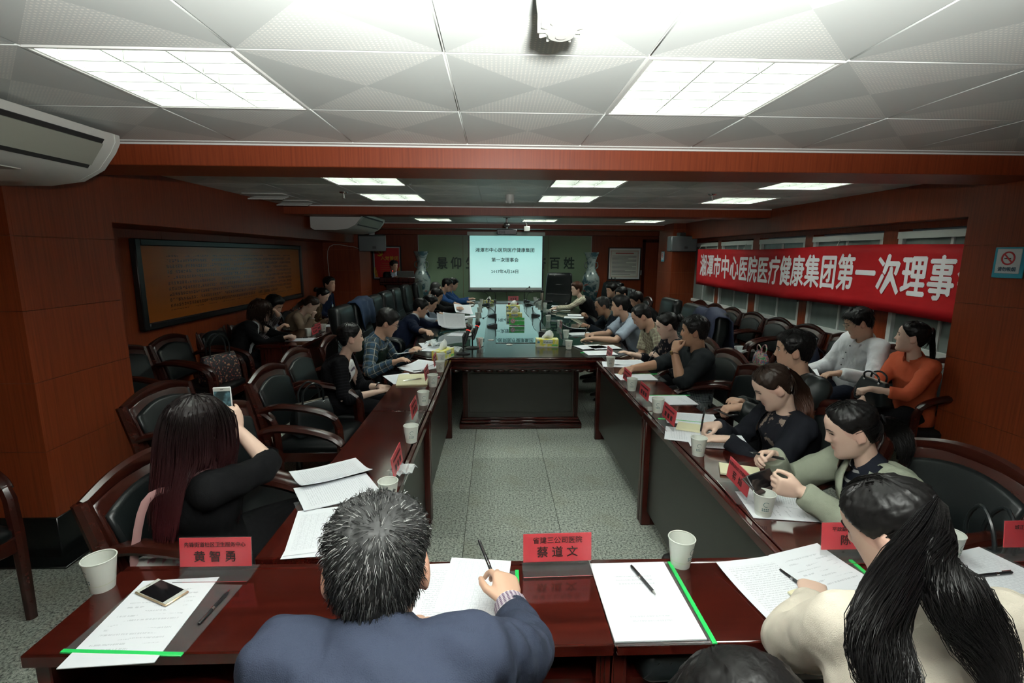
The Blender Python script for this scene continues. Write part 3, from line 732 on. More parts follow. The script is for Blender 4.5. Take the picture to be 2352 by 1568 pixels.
msk = CBM.math('MULTIPLY', CBM.math('MULTIPLY', CBM.math('MULTIPLY', cell(fy, .36), cell(fz, .3)), gl), CBM.math('MULTIPLY', g2, ins))
CBM.set(CBM.mix(msk, CBM.mix(CBM.noise(CBM.coord('Object', (1, 1, 12)), 2, 2), (.26, .078, .016), (.31, .095, .02)), (.012, .006, .004)), .22, spec=.22); CBM = CBM.m
MB().box(-.01, .012, -1.76, 1.76, .05, .75).build('board', CBM, cb, 0)
for yy in ((-1.82, -1.75), (1.75, 1.82)): MB().box(-.02, .035, yy[0], yy[1], 0, .8, .008).build('frame_bar', BLACK, cb)
for zz in ((0, .06), (.74, .8)): MB().box(-.02, .035, -1.75, 1.75, zz[0], zz[1], .008).build('frame_bar', BLACK, cb)
# framed poster and framed notice on the back wall
def framed(px0, py0, px1, py1, label, cat, inner, mount=None):
    a, b = at(px0, py0, y=YB-.03), at(px1, py1, y=YB-.03); cx, h_ = (a[0]+b[0])/2, a[2]-b[2]; hw_ = (b[0]-a[0])/2
    r = empty('framed_notice' if cat == 'notice' else 'framed_poster', (cx, YB-.004, b[2]), 0, label, cat)
    for q in ((-hw_, -hw_+.025), (hw_-.025, hw_)): MB().box(q[0], q[1], -.035, 0, 0, h_, .005).build('frame_bar', BLACK, r)
    for q in ((0, .025), (h_-.025, h_)): MB().box(-hw_+.025, hw_-.025, -.035, 0, q[0], q[1], .005).build('frame_bar', BLACK, r)
    MB().box(-hw_+.02, hw_-.02, -.012, -.004, .02, h_-.02).build('mount', mount or PAPER, r, 0)
    if inner: MB().box(-hw_+.05, hw_-.05, -.015, -.012, .05, h_-.05).build('print', inner, r, 0)
    return r, hw_, h_
YEL = plain('poster_yellow', (.70, .55, .03), .6); POR = plain('poster_red', (.55, .015, .02), .5)
ps, hw_, h_ = framed(854, 564, 923, 642, 'framed red poster with a yellow hammer and sickle behind the speaker', 'poster', POR, plain('grey_mount', (.42, .46, .47), .6))
ex, ez = -hw_+.17, h_-.17
arc = [(ex+.07*math.cos(t), ez+.07*math.sin(t)) for t in np.linspace(-2.2, 1.5, 16)]
out = [(ex+(.078)*math.cos(t), ez+.078*math.sin(t)) for t in np.linspace(-2.2, 1.5, 16)]; inn_ = [(ex-.012+(.058)*math.cos(t), ez+.012+.058*math.sin(t)) for t in np.linspace(-2.2, 1.5, 16)]
MB().prism([(p[0], p[1]) for p in out]+[(p[0], p[1]) for p in inn_[::-1]], .0155, .018, R=np.array([[1, 0, 0], [0, 0, -1], [0, 1, 0]])).build('sickle', YEL, ps, 0)
MB().box(-.1, .06, -.012, .012, 0, .0025, R=rotm(0, 0, -PI/4), o=(ex, ez, 0)).box(-.045, .045, -.018, .018, 0, .0025, R=rotm(0, 0, PI/4), o=(ex-.055, ez+.055, 0)).xf(np.array([[1, 0, 0], [0, 0, -1], [0, 1, 0]]), (0, -.016, 0)).build('hammer', YEL, ps, 0)
lettering('入党誓词', .105, YEL, ps, (.06, -.017, h_-.3), (PI/2, 0, 0), .001)
for i in range(7): MB().box(-.16+.03*(i == 0), .24, -.0165, -.0152, h_-.42-.05*i, h_-.405-.05*i).build('text_line', plain('poster_orange', (.50, .11, .03), .6), ps, 0)
for s in (-1, 1):
    for k in range(3): MB().box(-.006, .006, -.017, -.0155, .06, .30, R=rotm(0, .25*s, 0), o=(s*(hw_-.13)+k*.025*s, 0, .0)).build('torch_stripe', YEL, ps, 0)
PRN = NT('notice_print'); PRN.set((.62, .63, .58), .6); PRN = PRN.m
ns, hw_, h_ = framed(1398, 568, 1470, 643, 'framed white notice with rows of small print on the back wall', 'notice', PRN)
RL = plain('notice_red', (.42, .06, .05), .6)
for q in ((-hw_+.07, -hw_+.076), (hw_-.076, hw_-.07)): MB().box(q[0], q[1], -.017, -.015, .08, h_-.08).build('red_rule', RL, ns, 0)
for q in (.08, h_-.086): MB().box(-hw_+.07, hw_-.07, -.017, -.015, q, q+.006).build('red_rule', RL, ns, 0)
MB().box(-.22, .22, -.017, -.015, h_-.15, h_-.125).build('title_line', RL, ns, 0)
for i in range(15):
    wd = random.uniform(.5, .98) if i % 3 == 2 else .98
    MB().box(-hw_+.1, -hw_+.1+(2*hw_-.2)*wd, -.017, -.015, h_-.2-.031*i-.010, h_-.2-.031*i).build('text_line', INK, ns, 0)
# no smoking sign on the near right pillar
def nosmoke_disc(parent, R, o, r_):
    m = MB(); n = 32
    for (ra, rb, mt) in ((r_, r_*.78, 0),):
        ri = [np.array([(rr_*math.cos(2*PI*j/n), rr_*math.sin(2*PI*j/n), z) for j in range(n)]) for rr_, z in ((rb, 0), (ra, 0), (ra, .002), (rb, .002))]
        m.loft(ri+[ri[0]], cap=False)
    m.box(-r_*.8, r_*.8, -r_*.1, r_*.1, .0005, .0025, R=rotm(0, 0, -PI/4)).xf(R, o)
    m.build('prohibition_ring', plain('sign_red', (.55, .03, .04), .4), parent, 0)
    MB().box(-r_*.55, r_*.4, -r_*.1, r_*.02, 0, .0012).xf(R, o).build('cigarette', BLACK, parent, 0)
sg = empty('no_smoking_sign', (3.194, 3.0, 1.585), 0, 'blue and white no smoking sign on the near right pillar', 'sign')
SBL = plain('sign_blue', (.05, .36, .50), .3); SWH = plain('sign_white', (.62, .66, .68), .3)
MB().box(-.006, 0, -.095, .095, 0, .19, .003).build('backing', SBL, sg)
MB().box(-.011, -.006, -.075, .075, .028, .18, .003).build('face', SWH, sg)
RX = np.array([[0, 0, -1], [-1, 0, 0], [0, 1, 0]])
nosmoke_disc(sg, RX, (-.011, 0, .122), .042)
lettering('请勿吸烟', .028, plain('sign_ink', (.05, .1, .16), .5), sg, (-.0118, 0, .053), (PI/2, 0, -PI/2), .0006)
s2 = empty('pillar_sign', (3.194, 9.45, 1.60), 0, 'small blue and white sign on the far right pillar', 'sign')
MB().box(-.006, 0, -.08, .08, 0, .19).build('backing', SBL, s2, 0); MB().box(-.009, -.006, -.065, .065, .03, .175).build('face', SWH, s2, 0)
nosmoke_disc(s2, RX, (-.0095, 0, .115), .04)
sw = empty('light_switch', (3.56, YB-.012, 1.24), 0, 'pale light switch plate beside the far door', 'switch')
MB().box(-.04, .04, -.01, 0, 0, .12, .003).build('plate', PLASW, sw); MB().box(-.02, .02, -.016, -.01, .03, .09, .003).build('rocker', PLASW, sw)
# loudspeakers
SPG = plain('speaker_grille', (.09, .10, .105), .6, bump=.4, bscale=900); SPB = plain('speaker_body', (.03, .034, .036), .5)
def wspeaker(x, y, z, rz, tilt, label):
    r = empty('wall_loudspeaker', (x, y, z), rz, label, 'loudspeaker', 'wall loudspeakers'); T = rotm(tilt, 0, 0)
    MB().box(-.23, .23, -.10, .12, -.135, .135, .015, R=T).build('cabinet', SPB, r)
    MB().box(-.222, .222, -.115, -.1, -.127, .127, .006, R=T).build('grille', SPG, r)
    MB().box(.0, .06, -.12, -.114, -.085, -.045, .002, R=T).build('badge', BLACK, r)
    MB().box(-.03, .03, .1, .19, -.03, .03, .005, R=T).build('bracket', BLACK, r)
    MB().box(-.05, .05, -.02, .16, .134, .20, .005).build('bracket', BLACK, r)
wspeaker(3.29, 8.76, 1.915, .0, 0.0, 'grey wall loudspeaker on the far right pillar')
wspeaker(-2.14, 8.78, 1.90, .25, 0.15, 'grey wall loudspeaker under the far air conditioner')
MB_ = MB().tube(spline([(-2.3, 8.9, 1.86), (-2.42, 9.0, 1.80), (-2.6, 9.1, 1.84), (-3.0, 9.12, 1.82), (-3.02, 9.12, 1.2)], 20), .006, 6); tag(MB_.build('speaker_cable', PLASW), 'thin white cable running down the far left pillar', 'cable')
# projector
pj = empty('projector', (.165, 7.55, 2.0), 0, 'black ceiling mounted projector on a pole', 'projector')
MB().box(-.15, .15, -.13, .13, .0, .085, .012).build('body', BLACK, pj); MB().lathe([(.03, 0), (.034, .02), (.03, .03)], 16, o=(.06, .13, .04), R=rotm(-PI/2, 0, 0)).build('lens', CHROME, pj)
for q in range(5): MB().box(-.12+.02*q, -.11+.02*q, -.134, -.13, .02, .06).build('vent_slot', plain('vent_grey', (.06, .06, .06), .5), pj, 0)
MB().tube([(0, 0, .085), (0, 0, .25)], .016, 10).build('pole', plain('dull_metal', (.3, .3, .3), .35, .8), pj)
MB().ell((0, 0, .15), (.05, .05, .035)).build('joint', plain('dull_metal2', (.35, .35, .35), .35, .8), pj); MB().lathe([(.06, .286), (.055, .25), (.02, .245)], 16).build('ceiling_plate', BLACK, pj)
rb = empty('router_box', (.47, 7.6, 2.06), 0, 'small white box hanging beside the projector', 'box'); MB().box(-.045, .045, -.02, .02, 0, .075, .006).build('case', PLASW, rb); MB().tube([(0, 0, .075), (-.02, 0, .14), (-.1, 0, .2), (-.12, 0, .226)], .004, 6).build('cord', PLASW, rb)
# big porcelain vases
PORC = NT('blue_white_porcelain'); v1 = PORC.noise(PORC.coord('Object', (5, 5, 7)), 1, 4, .6); v2 = PORC.noise(PORC.coord('Object', (9, 9, 13)), 1, 2)
c_ = PORC.mix(PORC.ramp(v1, [(.46, (0, 0, 0)), (.56, (1, 1, 1))]), (.24, .29, .28), (.03, .07, .085)); c_ = PORC.mix(PORC.ramp(v2, [(.66, (0, 0, 0)), (.7, (1, 1, 1))]), c_, (.28, .06, .05)); PORC.set(c_, .12, spec=.6); PORC = PORC.m
def vase(x, y, label):
    r = empty('floor_vase', (x, y, 0), 0, label, 'vase', 'pair of tall porcelain vases')
    MB().box(-.2, .2, -.2, .2, 0, .3, .01).build('stand', MAHOZ, r)
    prof = [(.10, .3), (.115, .32), (.105, .36), (.12, .55), (.16, .8), (.198, 1.02), (.205, 1.12), (.19, 1.22), (.14, 1.31), (.105, 1.37), (.092, 1.46), (.098, 1.56), (.125, 1.66), (.165, 1.755), (.17, 1.775), (.158, 1.775), (.115, 1.66), (.085, 1.55)]
    MB().lathe(prof, 32).build('body', PORC, r, 60)
    for s in (-1, 1): MB().tube(spline([(s*.1, 0, 1.40), (s*.15, 0, 1.45), (s*.14, 0, 1.53), (s*.1, 0, 1.55)], 9), .012, 8).build('handle', plain('vase_handle', (.09, .13, .12), .3), r)
vase(-1.69, 11.4, 'tall porcelain vase left of the screen behind the lectern'); vase(2.2, 11.4, 'tall porcelain vase right of the screen')
pp = empty('leaning_picture', (2.78, 11.55, 0), 0, 'small framed picture standing on an easel behind the right chairs', 'picture'); MB().box(-.17, .17, -.02, .0, .72, 1.12, .006, R=rotm(-.1, 0, 0)).build('frame', BLACK, pp); MB().box(-.14, .14, -.026, -.02, .75, 1.09, R=rotm(-.1, 0, 0)).build('print', PORC, pp, 0)
for s in (-1, 1): MB().tube([(s*.15, -.04, 0), (s*.04, .1, 1.2)], .012, 8).build('easel_leg', BLACK, pp)
# lectern
lc = empty('lectern', (-2.02, 10.5, 0), 0, 'dark wooden lectern in front of the red poster', 'lectern')
MB().box(-.30, .30, -.2, .2, 0, .08, .01).build('plinth', MAHOZ, lc); MB().box(-.25, .25, -.17, .17, .08, 1.08, .006).build('body', DARKP, lc); MB().box(-.2, .2, -.182, -.17, .2, .95, .004).build('front_panel', MAHOZ, lc)
MB().box(-.36, .36, -.25, .25, 1.08, 1.14, .012).build('shelf', MAHOZ, lc); MB().box(-.36, .36, -.26, -.22, 1.14, 1.24, .008).box(-.36, -.33, -.22, .2, 1.14, 1.2, .005).box(.33, .36, -.22, .2, 1.14, 1.2, .005).build('top_rail', MAHOZ, lc)
lp = empty('laptop', (-1.86, 10.5, 1.14), 0, 'grey laptop open on the lectern', 'laptop')
MB().box(-.17, .17, -.11, .12, 0, .015, .004).build('keyboard_base', SPB, lp); MB().box(-.17, .17, -.008, .008, 0, .22, .004, R=rotm(.25, 0, 0), o=(0, -.115, .012)).build('lid', plain('laptop_grey', (.17, .18, .17), .4), lp)
mk = empty('lectern_microphone', (-2.12, 10.45, 1.14), 0, 'thin gooseneck microphone with a red light on the lectern', 'microphone')
MB().lathe([(.035, 0), (.035, .012), (.01, .02)], 14).build('foot', BLACK, mk); MB().tube(spline([(0, 0, .015), (0, -.01, .12), (-.02, .06, .2), (-.05, .1, .22)], 10), .005, 6).build('gooseneck', BLACK, mk); MB().ell((-.06, .11, .225), (.014, .02, .014)).build('head', BLACK, mk)
RE = NT('red_led'); RE.set((.8, .02, .02), .4); RE.b.inputs['Emission Color'].default_value = (1, .03, .02, 1); RE.b.inputs['Emission Strength'].default_value = 1.2; RE = RE.m
MB().ell((-.045, .085, .218), (.012, .012, .008)).build('light_ring', RE, mk)
# ================================================================== PEOPLE
def smooth01(x): x = np.clip(x, 0, 1); return x*x*(3-2*x)
HZ = np.array([-.117, -.110, -.095, -.07, -.045, -.015, .01, .035, .06, .08, .10, .112, .118])
HW = np.array([.012, .03, .046, .058, .065, .070, .0735, .0755, .0755, .0695, .053, .031, .006])
HF = np.array([.070, .080, .085, .084, .085, .086, .086, .088, .086, .076, .053, .024, -.012])
HB = np.array([-.03, .0, .022, .05, .072, .088, .096, .101, .101, .094, .073, .046, .024])   # distance behind
def head_pt(th, z, face=True):
    """surface of the head, th from the front (0) round the left side; local +y is the face"""
    w_ = np.interp(z, HZ, HW); f_ = np.interp(z, HZ, HF); b_ = np.interp(z, HZ, HB)
    s, c = np.sin(th), np.cos(th)
    x = -np.sign(s)*np.abs(s)**.9*w_
    y = np.where(c > 0, np.abs(c)**.85*f_, -np.abs(c)**.95*b_)
    if face:
        fr = np.clip(c, 0, 1)**1.5
        g = lambda x0, z0, sx, sz: np.exp(-((x-x0)/sx)**2-((z-z0)/sz)**2)
        nz = np.interp(z, [-.036, -.03, -.022, -.012, .004, .02, .034], [0, .012, .023, .019, .010, .005, 0])
        nw = np.interp(z, [-.03, -.015, .02], [.013, .0105, .009])
        d = nz*np.exp(-(x/nw)**2)
        for q in (-1, 1):
            d = d+.006*g(q*.0135, -.0235, .007, .006)-.0085*g(q*.031, .011, .015, .0095)+.0035*g(q*.03, .031, .022, .006)+.004*g(q*.043, -.014, .018, .016)
            d = d+.0028*g(q*.031, .0105, .0115, .0045)
        d = d+.0055*g(0, -.0475, .017, .0048)+.0065*g(0, -.0605, .015, .0055)-.0035*g(0, -.054, .022, .0022)-.0025*g(0, -.075, .018, .006)+.005*g(0, -.097, .018, .012)
        y = y+d*fr
    return np.stack([x, y, z+0*x], -1)
def head_grid(nt, nz, face=True):
    zs = np.concatenate([np.linspace(-.117, .10, nz-5), [.105, .110, .114, .1165, .118]])
    th = np.linspace(0, 2*PI, nt, endpoint=False)
    # denser in front
    th = th-.35*np.sin(th) if face else th
    T, Zz = np.meshgrid(th, zs); return T, Zz, head_pt(T, Zz, face)
def remesh(mb, voxel, it=4):
    me = bpy.data.meshes.new('tmp'); me.from_pydata(mb.v, [], mb.f)
    bm = bmesh.new(); bm.from_mesh(me); bmesh.ops.recalc_face_normals(bm, faces=bm.faces); bm.to_mesh(me); bm.free()
    o = bpy.data.objects.new('tmp', me)
    md = o.modifiers.new('r', 'REMESH'); md.mode = 'VOXEL'; md.voxel_size = voxel; md.adaptivity = 0
    dg = scratch(o)
    out = bpy.data.meshes.new_from_object(o.evaluated_get(dg)); bpy.data.objects.remove(o); bpy.data.meshes.remove(me)
    n = len(out.vertices); V = np.empty(n*3); out.vertices.foreach_get('co', V); V = V.reshape(-1, 3)
    e = np.empty(len(out.edges)*2, int); out.edges.foreach_get('vertices', e); e = e.reshape(-1, 2)
    return out, V, e
def relax(V, e, it, wt=None):
    deg = np.bincount(e.ravel(), minlength=len(V))[:, None]; deg[deg == 0] = 1
    for k in range(it):
        S = np.zeros_like(V)
        for c in range(3): S[:, c] = np.bincount(e[:, 0], V[e[:, 1], c], len(V))+np.bincount(e[:, 1], V[e[:, 0], c], len(V))
        D = S/deg-V; f_ = .5 if k % 2 == 0 else (.5 if it < 3 else .42)
        V = V+D*f_*(1 if wt is None else wt[:, None])
    return V
def segdist(P, A, B):
    A, B = np.asarray(A, float), np.asarray(B, float); d = B-A; L = max(1e-9, d@d); t = np.clip(((P-A)@d)/L, 0, 1)
    C = A+t[:, None]*d; return np.linalg.norm(P-C, axis=1), t, C
def setco(me, V, root):
    me.vertices.foreach_set('co', (V-np.asarray(root)).ravel()); me.update()
def frame_from(dirv, upv):
    y = nrm(dirv); x = nrm(np.cross(y, upv)); z = np.cross(x, y); return np.stack([x, y, z], 1)
# ---- cloth materials; attribute cuv = (cos a, sin a, length)
def cloth(name, kind, c0, c1=(0, 0, 0), c2=(0, 0, 0), n=12, fl=30., rough=.8, fold=.35):
    if name in MATS: return MATS[name]
    t = NT(name); col = c0
    if kind != 'plain':
        at_ = t.n('Attribute'); at_.attribute_name = 'cuv'; sp = t.n('SeparateXYZ'); t.l(at_.outputs['Vector'], sp.inputs[0])
        a = t.math('ARCTAN2', sp.outputs[1], sp.outputs[0]); nm_ = t.math('ROUND', t.math('SQRT', t.math('ADD', t.math('MULTIPLY', sp.outputs[0], sp.outputs[0]), t.math('MULTIPLY', sp.outputs[1], sp.outputs[1])))); u = t.math('MULTIPLY', t.math('MULTIPLY', a, n/(2*PI)), nm_); v = t.math('MULTIPLY', sp.outputs[2], fl)
        band = lambda q, off, wd: t.math('LESS_THAN', t.math('ABSOLUTE', t.math('SUBTRACT', t.math('FRACT', t.math('ADD', q, off)), .5)), wd)
        if kind == 'plaid':
            k = t.mix(t.math('MULTIPLY', t.math('ADD', band(u, 0, .22), band(v, 0, .22)), .5), c0, c1)
            col = t.mix(t.math('MULTIPLY', t.math('MAXIMUM', band(u, .32, .045), band(v, .32, .045)), .8), k, c2)
        elif kind == 'check': col = t.mix(t.math('MULTIPLY', t.math('ADD', band(u, 0, .25), band(v, 0, .25)), .5), c0, c1)
        elif kind == 'stripe': col = t.mix(band(v, 0, .12), c0, c1)
        elif kind == 'vstripe': col = t.mix(band(u, 0, .10), c0, c1)
        elif kind == 'dots':
            uu = t.math('SUBTRACT', t.math('FRACT', u), .5); vv = t.math('SUBTRACT', t.math('FRACT', t.math('ADD', v, t.math('MULTIPLY', t.math('FLOOR', u), .5))), .5)
            r2 = t.math('ADD', t.math('MULTIPLY', uu, uu), t.math('MULTIPLY', vv, vv)); col = t.mix(t.math('LESS_THAN', r2, .045), c0, c1)
        elif kind == 'print':
            nn = t.noise(t.coord('Object', (1, 1, 1)), fl, 3, .6); col = t.mix(t.ramp(nn, [(.56, (0, 0, 0)), (.6, (1, 1, 1))]), c0, c1)
    dark = max(c0) < .06; t.set(col, rough, spec=.1 if dark else .25)
    t.bump(t.math('ADD', t.noise(t.coord('Object', (1, 1, .7)), 16, 2), t.math('MULTIPLY', t.noise(t.coord(), 500, 1), .06)), fold, .03); return t.m
def skin_mat(name, c):
    if name in MATS: return MATS[name]
    t = NT(name); at_ = t.n('Attribute'); at_.attribute_name = 'flush'
    k = t.mix(at_.outputs['Fac'], c, (c[0]*.78, c[1]*.42, c[2]*.42)); t.set(k, .48, spec=.35, Subsurface_Weight=.0); t.bump(t.noise(t.coord(), 300, 2), .05, .002); return t.m
def hair_mat(name, c, tip=None, z0=.7, z1=1.05, rough=.42):
    if name in MATS: return MATS[name]
    t = NT(name); n = t.noise(t.coord('Object', (60, 60, 8)), 1, 2); k = t.mix(n, tuple(q*.6 for q in c), tuple(q*1.5 for q in c))
    if tip:
        tc = t.n('TexCoord'); sx = t.n('SeparateXYZ'); t.l(tc.outputs['Object'], sx.inputs[0])
        k = t.mix(t.math('DIVIDE', t.math('SUBTRACT', z1, sx.outputs[2]), z1-z0, True), k, tip)
    t.set(k, rough, spec=.2); t.bump(n, .5, .004); return t.m
SKINS = {'a': skin_mat('skin_warm', (.56, .345, .245)), 'b': skin_mat('skin_light', (.66, .455, .36)), 'c': skin_mat('skin_tan', (.42, .235, .15))}
HBLK = hair_mat('hair_black', (.0055, .005, .005)); HBRN = hair_mat('hair_dark_brown', (.022, .012, .008)); HGRY = hair_mat('hair_grey', (.03, .03, .03), rough=.45)
EYEW = plain('eye_white', (.55, .53, .5), .25); EYED = plain('eye_dark', (.008, .006, .005), .15); LENS = glassy('spectacle_lens', (.8, .85, .85), .02, .12)
# ---- hand: wrist at origin, fingers along +y, palm facing -z, thumb on +x (side=+1) or -x
def hand_parts(mb, W, R, side, pose, s=1.0):
    def T(p): return np.asarray(W)+np.asarray(R)@(np.asarray(p, float)*s)
    cur = {'flat': (.18, .25, .15), 'relax': (.35, .5, .35), 'fist': (1.15, 1.35, .8), 'hold': (.75, .8, .5), 'pen': (.85, .85, .45), 'write': (.55, .7, .4), 'pinch': (.55, .35, .2), 'chin': (.9, .9, .5)}[pose]
    rg = []
    for y, w_, h_ in ((-.02, .026, .021), (.0, .028, .02), (.02, .036, .019), (.05, .042, .018), (.08, .041, .0155), (.092, .035, .011)):
        rg.append([T((w_*math.copysign(abs(math.cos(a))**.7, math.cos(a)), y, h_*math.copysign(abs(math.sin(a))**.8, math.sin(a)))) for a in np.linspace(0, 2*PI, 14, endpoint=False)])
    mb.loft(rg)
    for k, (x, L, r) in enumerate(((.031, .070, .0092), (.0105, .078, .0094), (-.0105, .072, .009), (-.031, .057, .0082))):
        x *= side; p = np.array([x, .083-.004*abs(k-1.2), .0]); a = .0; pts = [p-np.array([0, .02, 0]), p]
        sp = -x*.0+(.09, .02, -.05, -.12)[k]*side
        cc = cur if not (pose == 'pen' and k > 1) else (1.15, 1.2, .7)
        if pose == 'pinch' and k == 0: cc = (.75, .5, .3)
        for c, f_ in zip(cc, (.45, .30, .25)):
            a += c*(1+.06*k); d = np.array([math.sin(sp)*math.cos(a), math.cos(sp)*math.cos(a), -math.sin(a)]); p = p+d*L*f_; pts.append(p)
        mb.tube([T(q) for q in pts], [r*s*1.02, r*s*1.05, r*s, r*s*.93, r*s*.78], 9)
    # thumb leaves the side of the palm near its base
    op = {'flat': .1, 'relax': .35, 'fist': 1.0, 'hold': .8, 'pen': .75, 'write': .7, 'pinch': .7, 'chin': .2}[pose]
    p = np.array([side*.030, .018, -.004]); pts = [np.array([side*.012, .0, 0]), p]; d1 = nrm([side*(.75-.25*op), .75, -.55*op]); d2 = nrm([side*(.45-.55*op), .85, -.6*op]); d3 = nrm([side*(.25-.5*op), .9, -.45*op])
    for d, L in ((d1, .040), (d2, .032), (d3, .024)): p = p+d*L; pts.append(p)
    mb.tube([T(q) for q in pts], [.013*s, .0135*s, .0115*s, .0105*s, .008*s], 9)
def ik(S, Wt, L1, L2, pole):
    d = Wt-S; D = np.linalg.norm(d)
    if D > (L1+L2)*.985: Wt = S+d/D*(L1+L2)*.985; D = (L1+L2)*.985; d = Wt-S
    if D < .12: D = .12
    a = (L1*L1-L2*L2+D*D)/(2*D); h = math.sqrt(max(1e-5, L1*L1-a*a)); u = d/np.linalg.norm(d)
    pv = np.asarray(pole, float); pv = nrm(pv-u*(pv@u)); return S+u*a+pv*h, Wt
def ribbons(mb, P, rad, taper=True):
    """P: (steps, N, 3) strands -> three sided tapering prisms"""
    S, N, _ = P.shape; T = np.gradient(P, axis=0); T /= np.linalg.norm(T, axis=2, keepdims=True)+1e-9
    ref = np.array([.31, .5, .81]); A = np.cross(T, ref); A /= np.linalg.norm(A, axis=2, keepdims=True)+1e-9; B = np.cross(T, A)
    tp = np.linspace(1, .25, S) if taper else np.ones(S); r = rad*tp[:, None, None]*RNG.uniform(.7, 1.25, (1, N, 1))
    rings = np.stack([P+r*(math.cos(2*PI*k/3)*A+math.sin(2*PI*k/3)*B) for k in range(3)], 2)   # S,N,3,3
    V = rings.transpose(1, 0, 2, 3).reshape(-1, 3); b = len(mb.v); F = []
    for i in range(N):
        o = b+i*S*3
        for q in range(S-1):
            for k in range(3): F.append((o+q*3+k, o+q*3+(k+1) % 3, o+q*3+3+(k+1) % 3, o+q*3+3+k))
    mb.v += list(map(tuple, V)); mb.f += F; mb.m += [mb.cur]*len(F)
HAIRLINE = {  # azimuth from the front (deg) -> lowest z with hair
    'short': ([0, 35, 55, 72, 85, 100, 120, 180], [.066, .066, .050, .0, -.012, .012, -.045, -.075]),
    'receding': ([0, 22, 45, 62, 78, 100, 120, 180], [.086, .094, .092, .055, -.005, .012, -.045, -.075]),
    'bald': ([0, 30, 60, 80, 90, 100, 120, 180], [.108, .108, .095, .05, .01, .012, -.045, -.07]),
    'back': ([0, 30, 55, 75, 88, 100, 125, 180], [.082, .076, .054, .018, .0, .008, -.05, -.085]),
    'bob': ([0, 20, 40, 60, 80, 110, 180], [.055, .05, .028, -.045, -.10, -.112, -.112]),
    'long': ([0, 25, 45, 62, 80, 110, 180], [.052, .046, .02, -.06, -.11, -.114, -.114])}
def person(sp):
    hx, hy = sp['hip']; rz = sp.get('rz', 0); sex = sp.get('sex', 'm'); s = sp.get('s', 1.0 if sex == 'm' else .95); near = sp.get('near', 0)
    stand = sp.get('stand', False); root = np.array([hx, hy, 0.])
    R0 = empty('person', tuple(root), 0, sp['label'], 'person')
    fwd = np.array([-math.sin(rz), math.cos(rz), 0]); rt = np.array([math.cos(rz), math.sin(rz), 0]); up = np.array([0, 0, 1.])
    HC = np.asarray(sp['head'], float); hyaw = sp.get('hyaw', rz); hp = sp.get('hp', .15)
    Rh = rotm(0, 0, hyaw)@rotm(-hp, 0, 0)@rotm(0, sp.get('hroll', 0), 0)
    H = np.array([hx, hy, .88*s if stand else .555])
    hs = s*sp.get('hs', 1.0)
    nt = HC+Rh@np.array([0, -.022, -.075])*hs
    NB = nt+nrm(.75*nrm(H+up*.1-nt)+.25*(-up))*sp.get('neck', .085)*s-fwd*.012
    L = np.linalg.norm(NB-H); lean = float((NB-H)@fwd)
    Cc = H+up*(.55*(NB[2]-H[2]))+fwd*(.25*lean-.035)
    spine = lambda t: (1-t)**2*H+2*t*(1-t)*Cc+t*t*NB
    stan = lambda t: nrm(2*(1-t)*(Cc-H)+2*t*(NB-Cc))
    sw = (.172 if sex == 'm' else .15)*s*sp.get('wide', 1); belly = sp.get('belly', 0)
    twist = sp.get('twist', 0); rts = nrm(rt*math.cos(twist)+fwd*math.sin(twist))
    SC_ = spine(.93)
    SH = {+1: SC_+rts*sw-up*.008, -1: SC_-rts*sw-up*.008}
    # torso rings
    if sex == 'm': prof = [(-.10, .150, .115), (0, .172, .13), (.2, .162, .125+belly), (.4, .163, .125+belly*.9), (.6, .175, .125+belly*.3), (.78, .183, .118), (.88, .176, .105), (.945, .130, .088), (.985, .085, .074), (1.03, .066, .064)]
    else: prof = [(-.10, .150, .12), (0, .168, .13), (.2, .148, .112+belly), (.4, .140, .108+belly), (.58, .150, .128), (.72, .155, .138), (.84, .152, .108), (.93, .118, .085), (.98, .076, .066), (1.03, .058, .056)]
    n = 26
    def torso(mb, grow=0., t1=1.04, t0=-.11):
        rings = []
        for t, w_, d_ in prof:
            if t > t1 or t < t0: continue
            c = spine(t) if t >= 0 else H+up*t*.9-fwd*0; ax = stan(max(0, t)); rv = rt*(1-max(0, t))+rts*max(0, t); rv = nrm(rv-ax*(rv@ax)); fv = np.cross(ax, rv)*1.0
            if fv@fwd < 0: fv = -fv
            w_, d_ = (w_*s*sp.get('wide', 1)+grow), (d_*s*sp.get('thick', 1)+grow)
            P = []
            for a in np.linspace(0, 2*PI, n, endpoint=False):
                ca, sa = math.cos(a), math.sin(a); P.append(c+rv*w_*math.copysign(abs(ca)**.8, ca)+fv*d_*math.copysign(abs(sa)**.85, sa)*(1 if sa > 0 else .92))
            rings.append(P)
        mb.loft(rings)
    # arms
    L1, L2 = .285*s, .25*s; arms = {}
    for sd, key in ((1, 'right'), (-1, 'left')):
        a = sp.get(key)
        S = SH[sd]
        if a is None: a = {'w': tuple(H+fwd*.24+rt*sd*.12+up*.12), 'pose': 'relax'} if not stand else {'w': tuple(S-up*.5+rt*sd*.05+fwd*.08), 'pose': 'relax'}
        pole = np.asarray(a.get('pole', tuple(-up*.8+rts*sd*.5-fwd*.35)), float)
        E, Wt = ik(S, np.asarray(a['w'], float), L1, L2, pole)
        hd = a.get('dir'); hd = nrm(Wt-E) if hd is None else nrm(hd)
        pn = np.asarray(a.get('palm', (0, 0, -1)), float)      # palm direction
        z_ = nrm(-(pn-hd*(pn@hd))); x_ = np.cross(hd, z_); Rw = np.stack([x_, hd, z_], 1)
        # thumb: with palm down, right hand's thumb points to the left (-x)
        arms[sd] = dict(S=S, E=E, W=Wt, R=Rw, pose=a.get('pose', 'relax'), side=-sd, show=a.get('show', True))
    vox = sp.get('vox', {3: .0040, 2: .0054, 1: .0080, 0: .0125}[near])
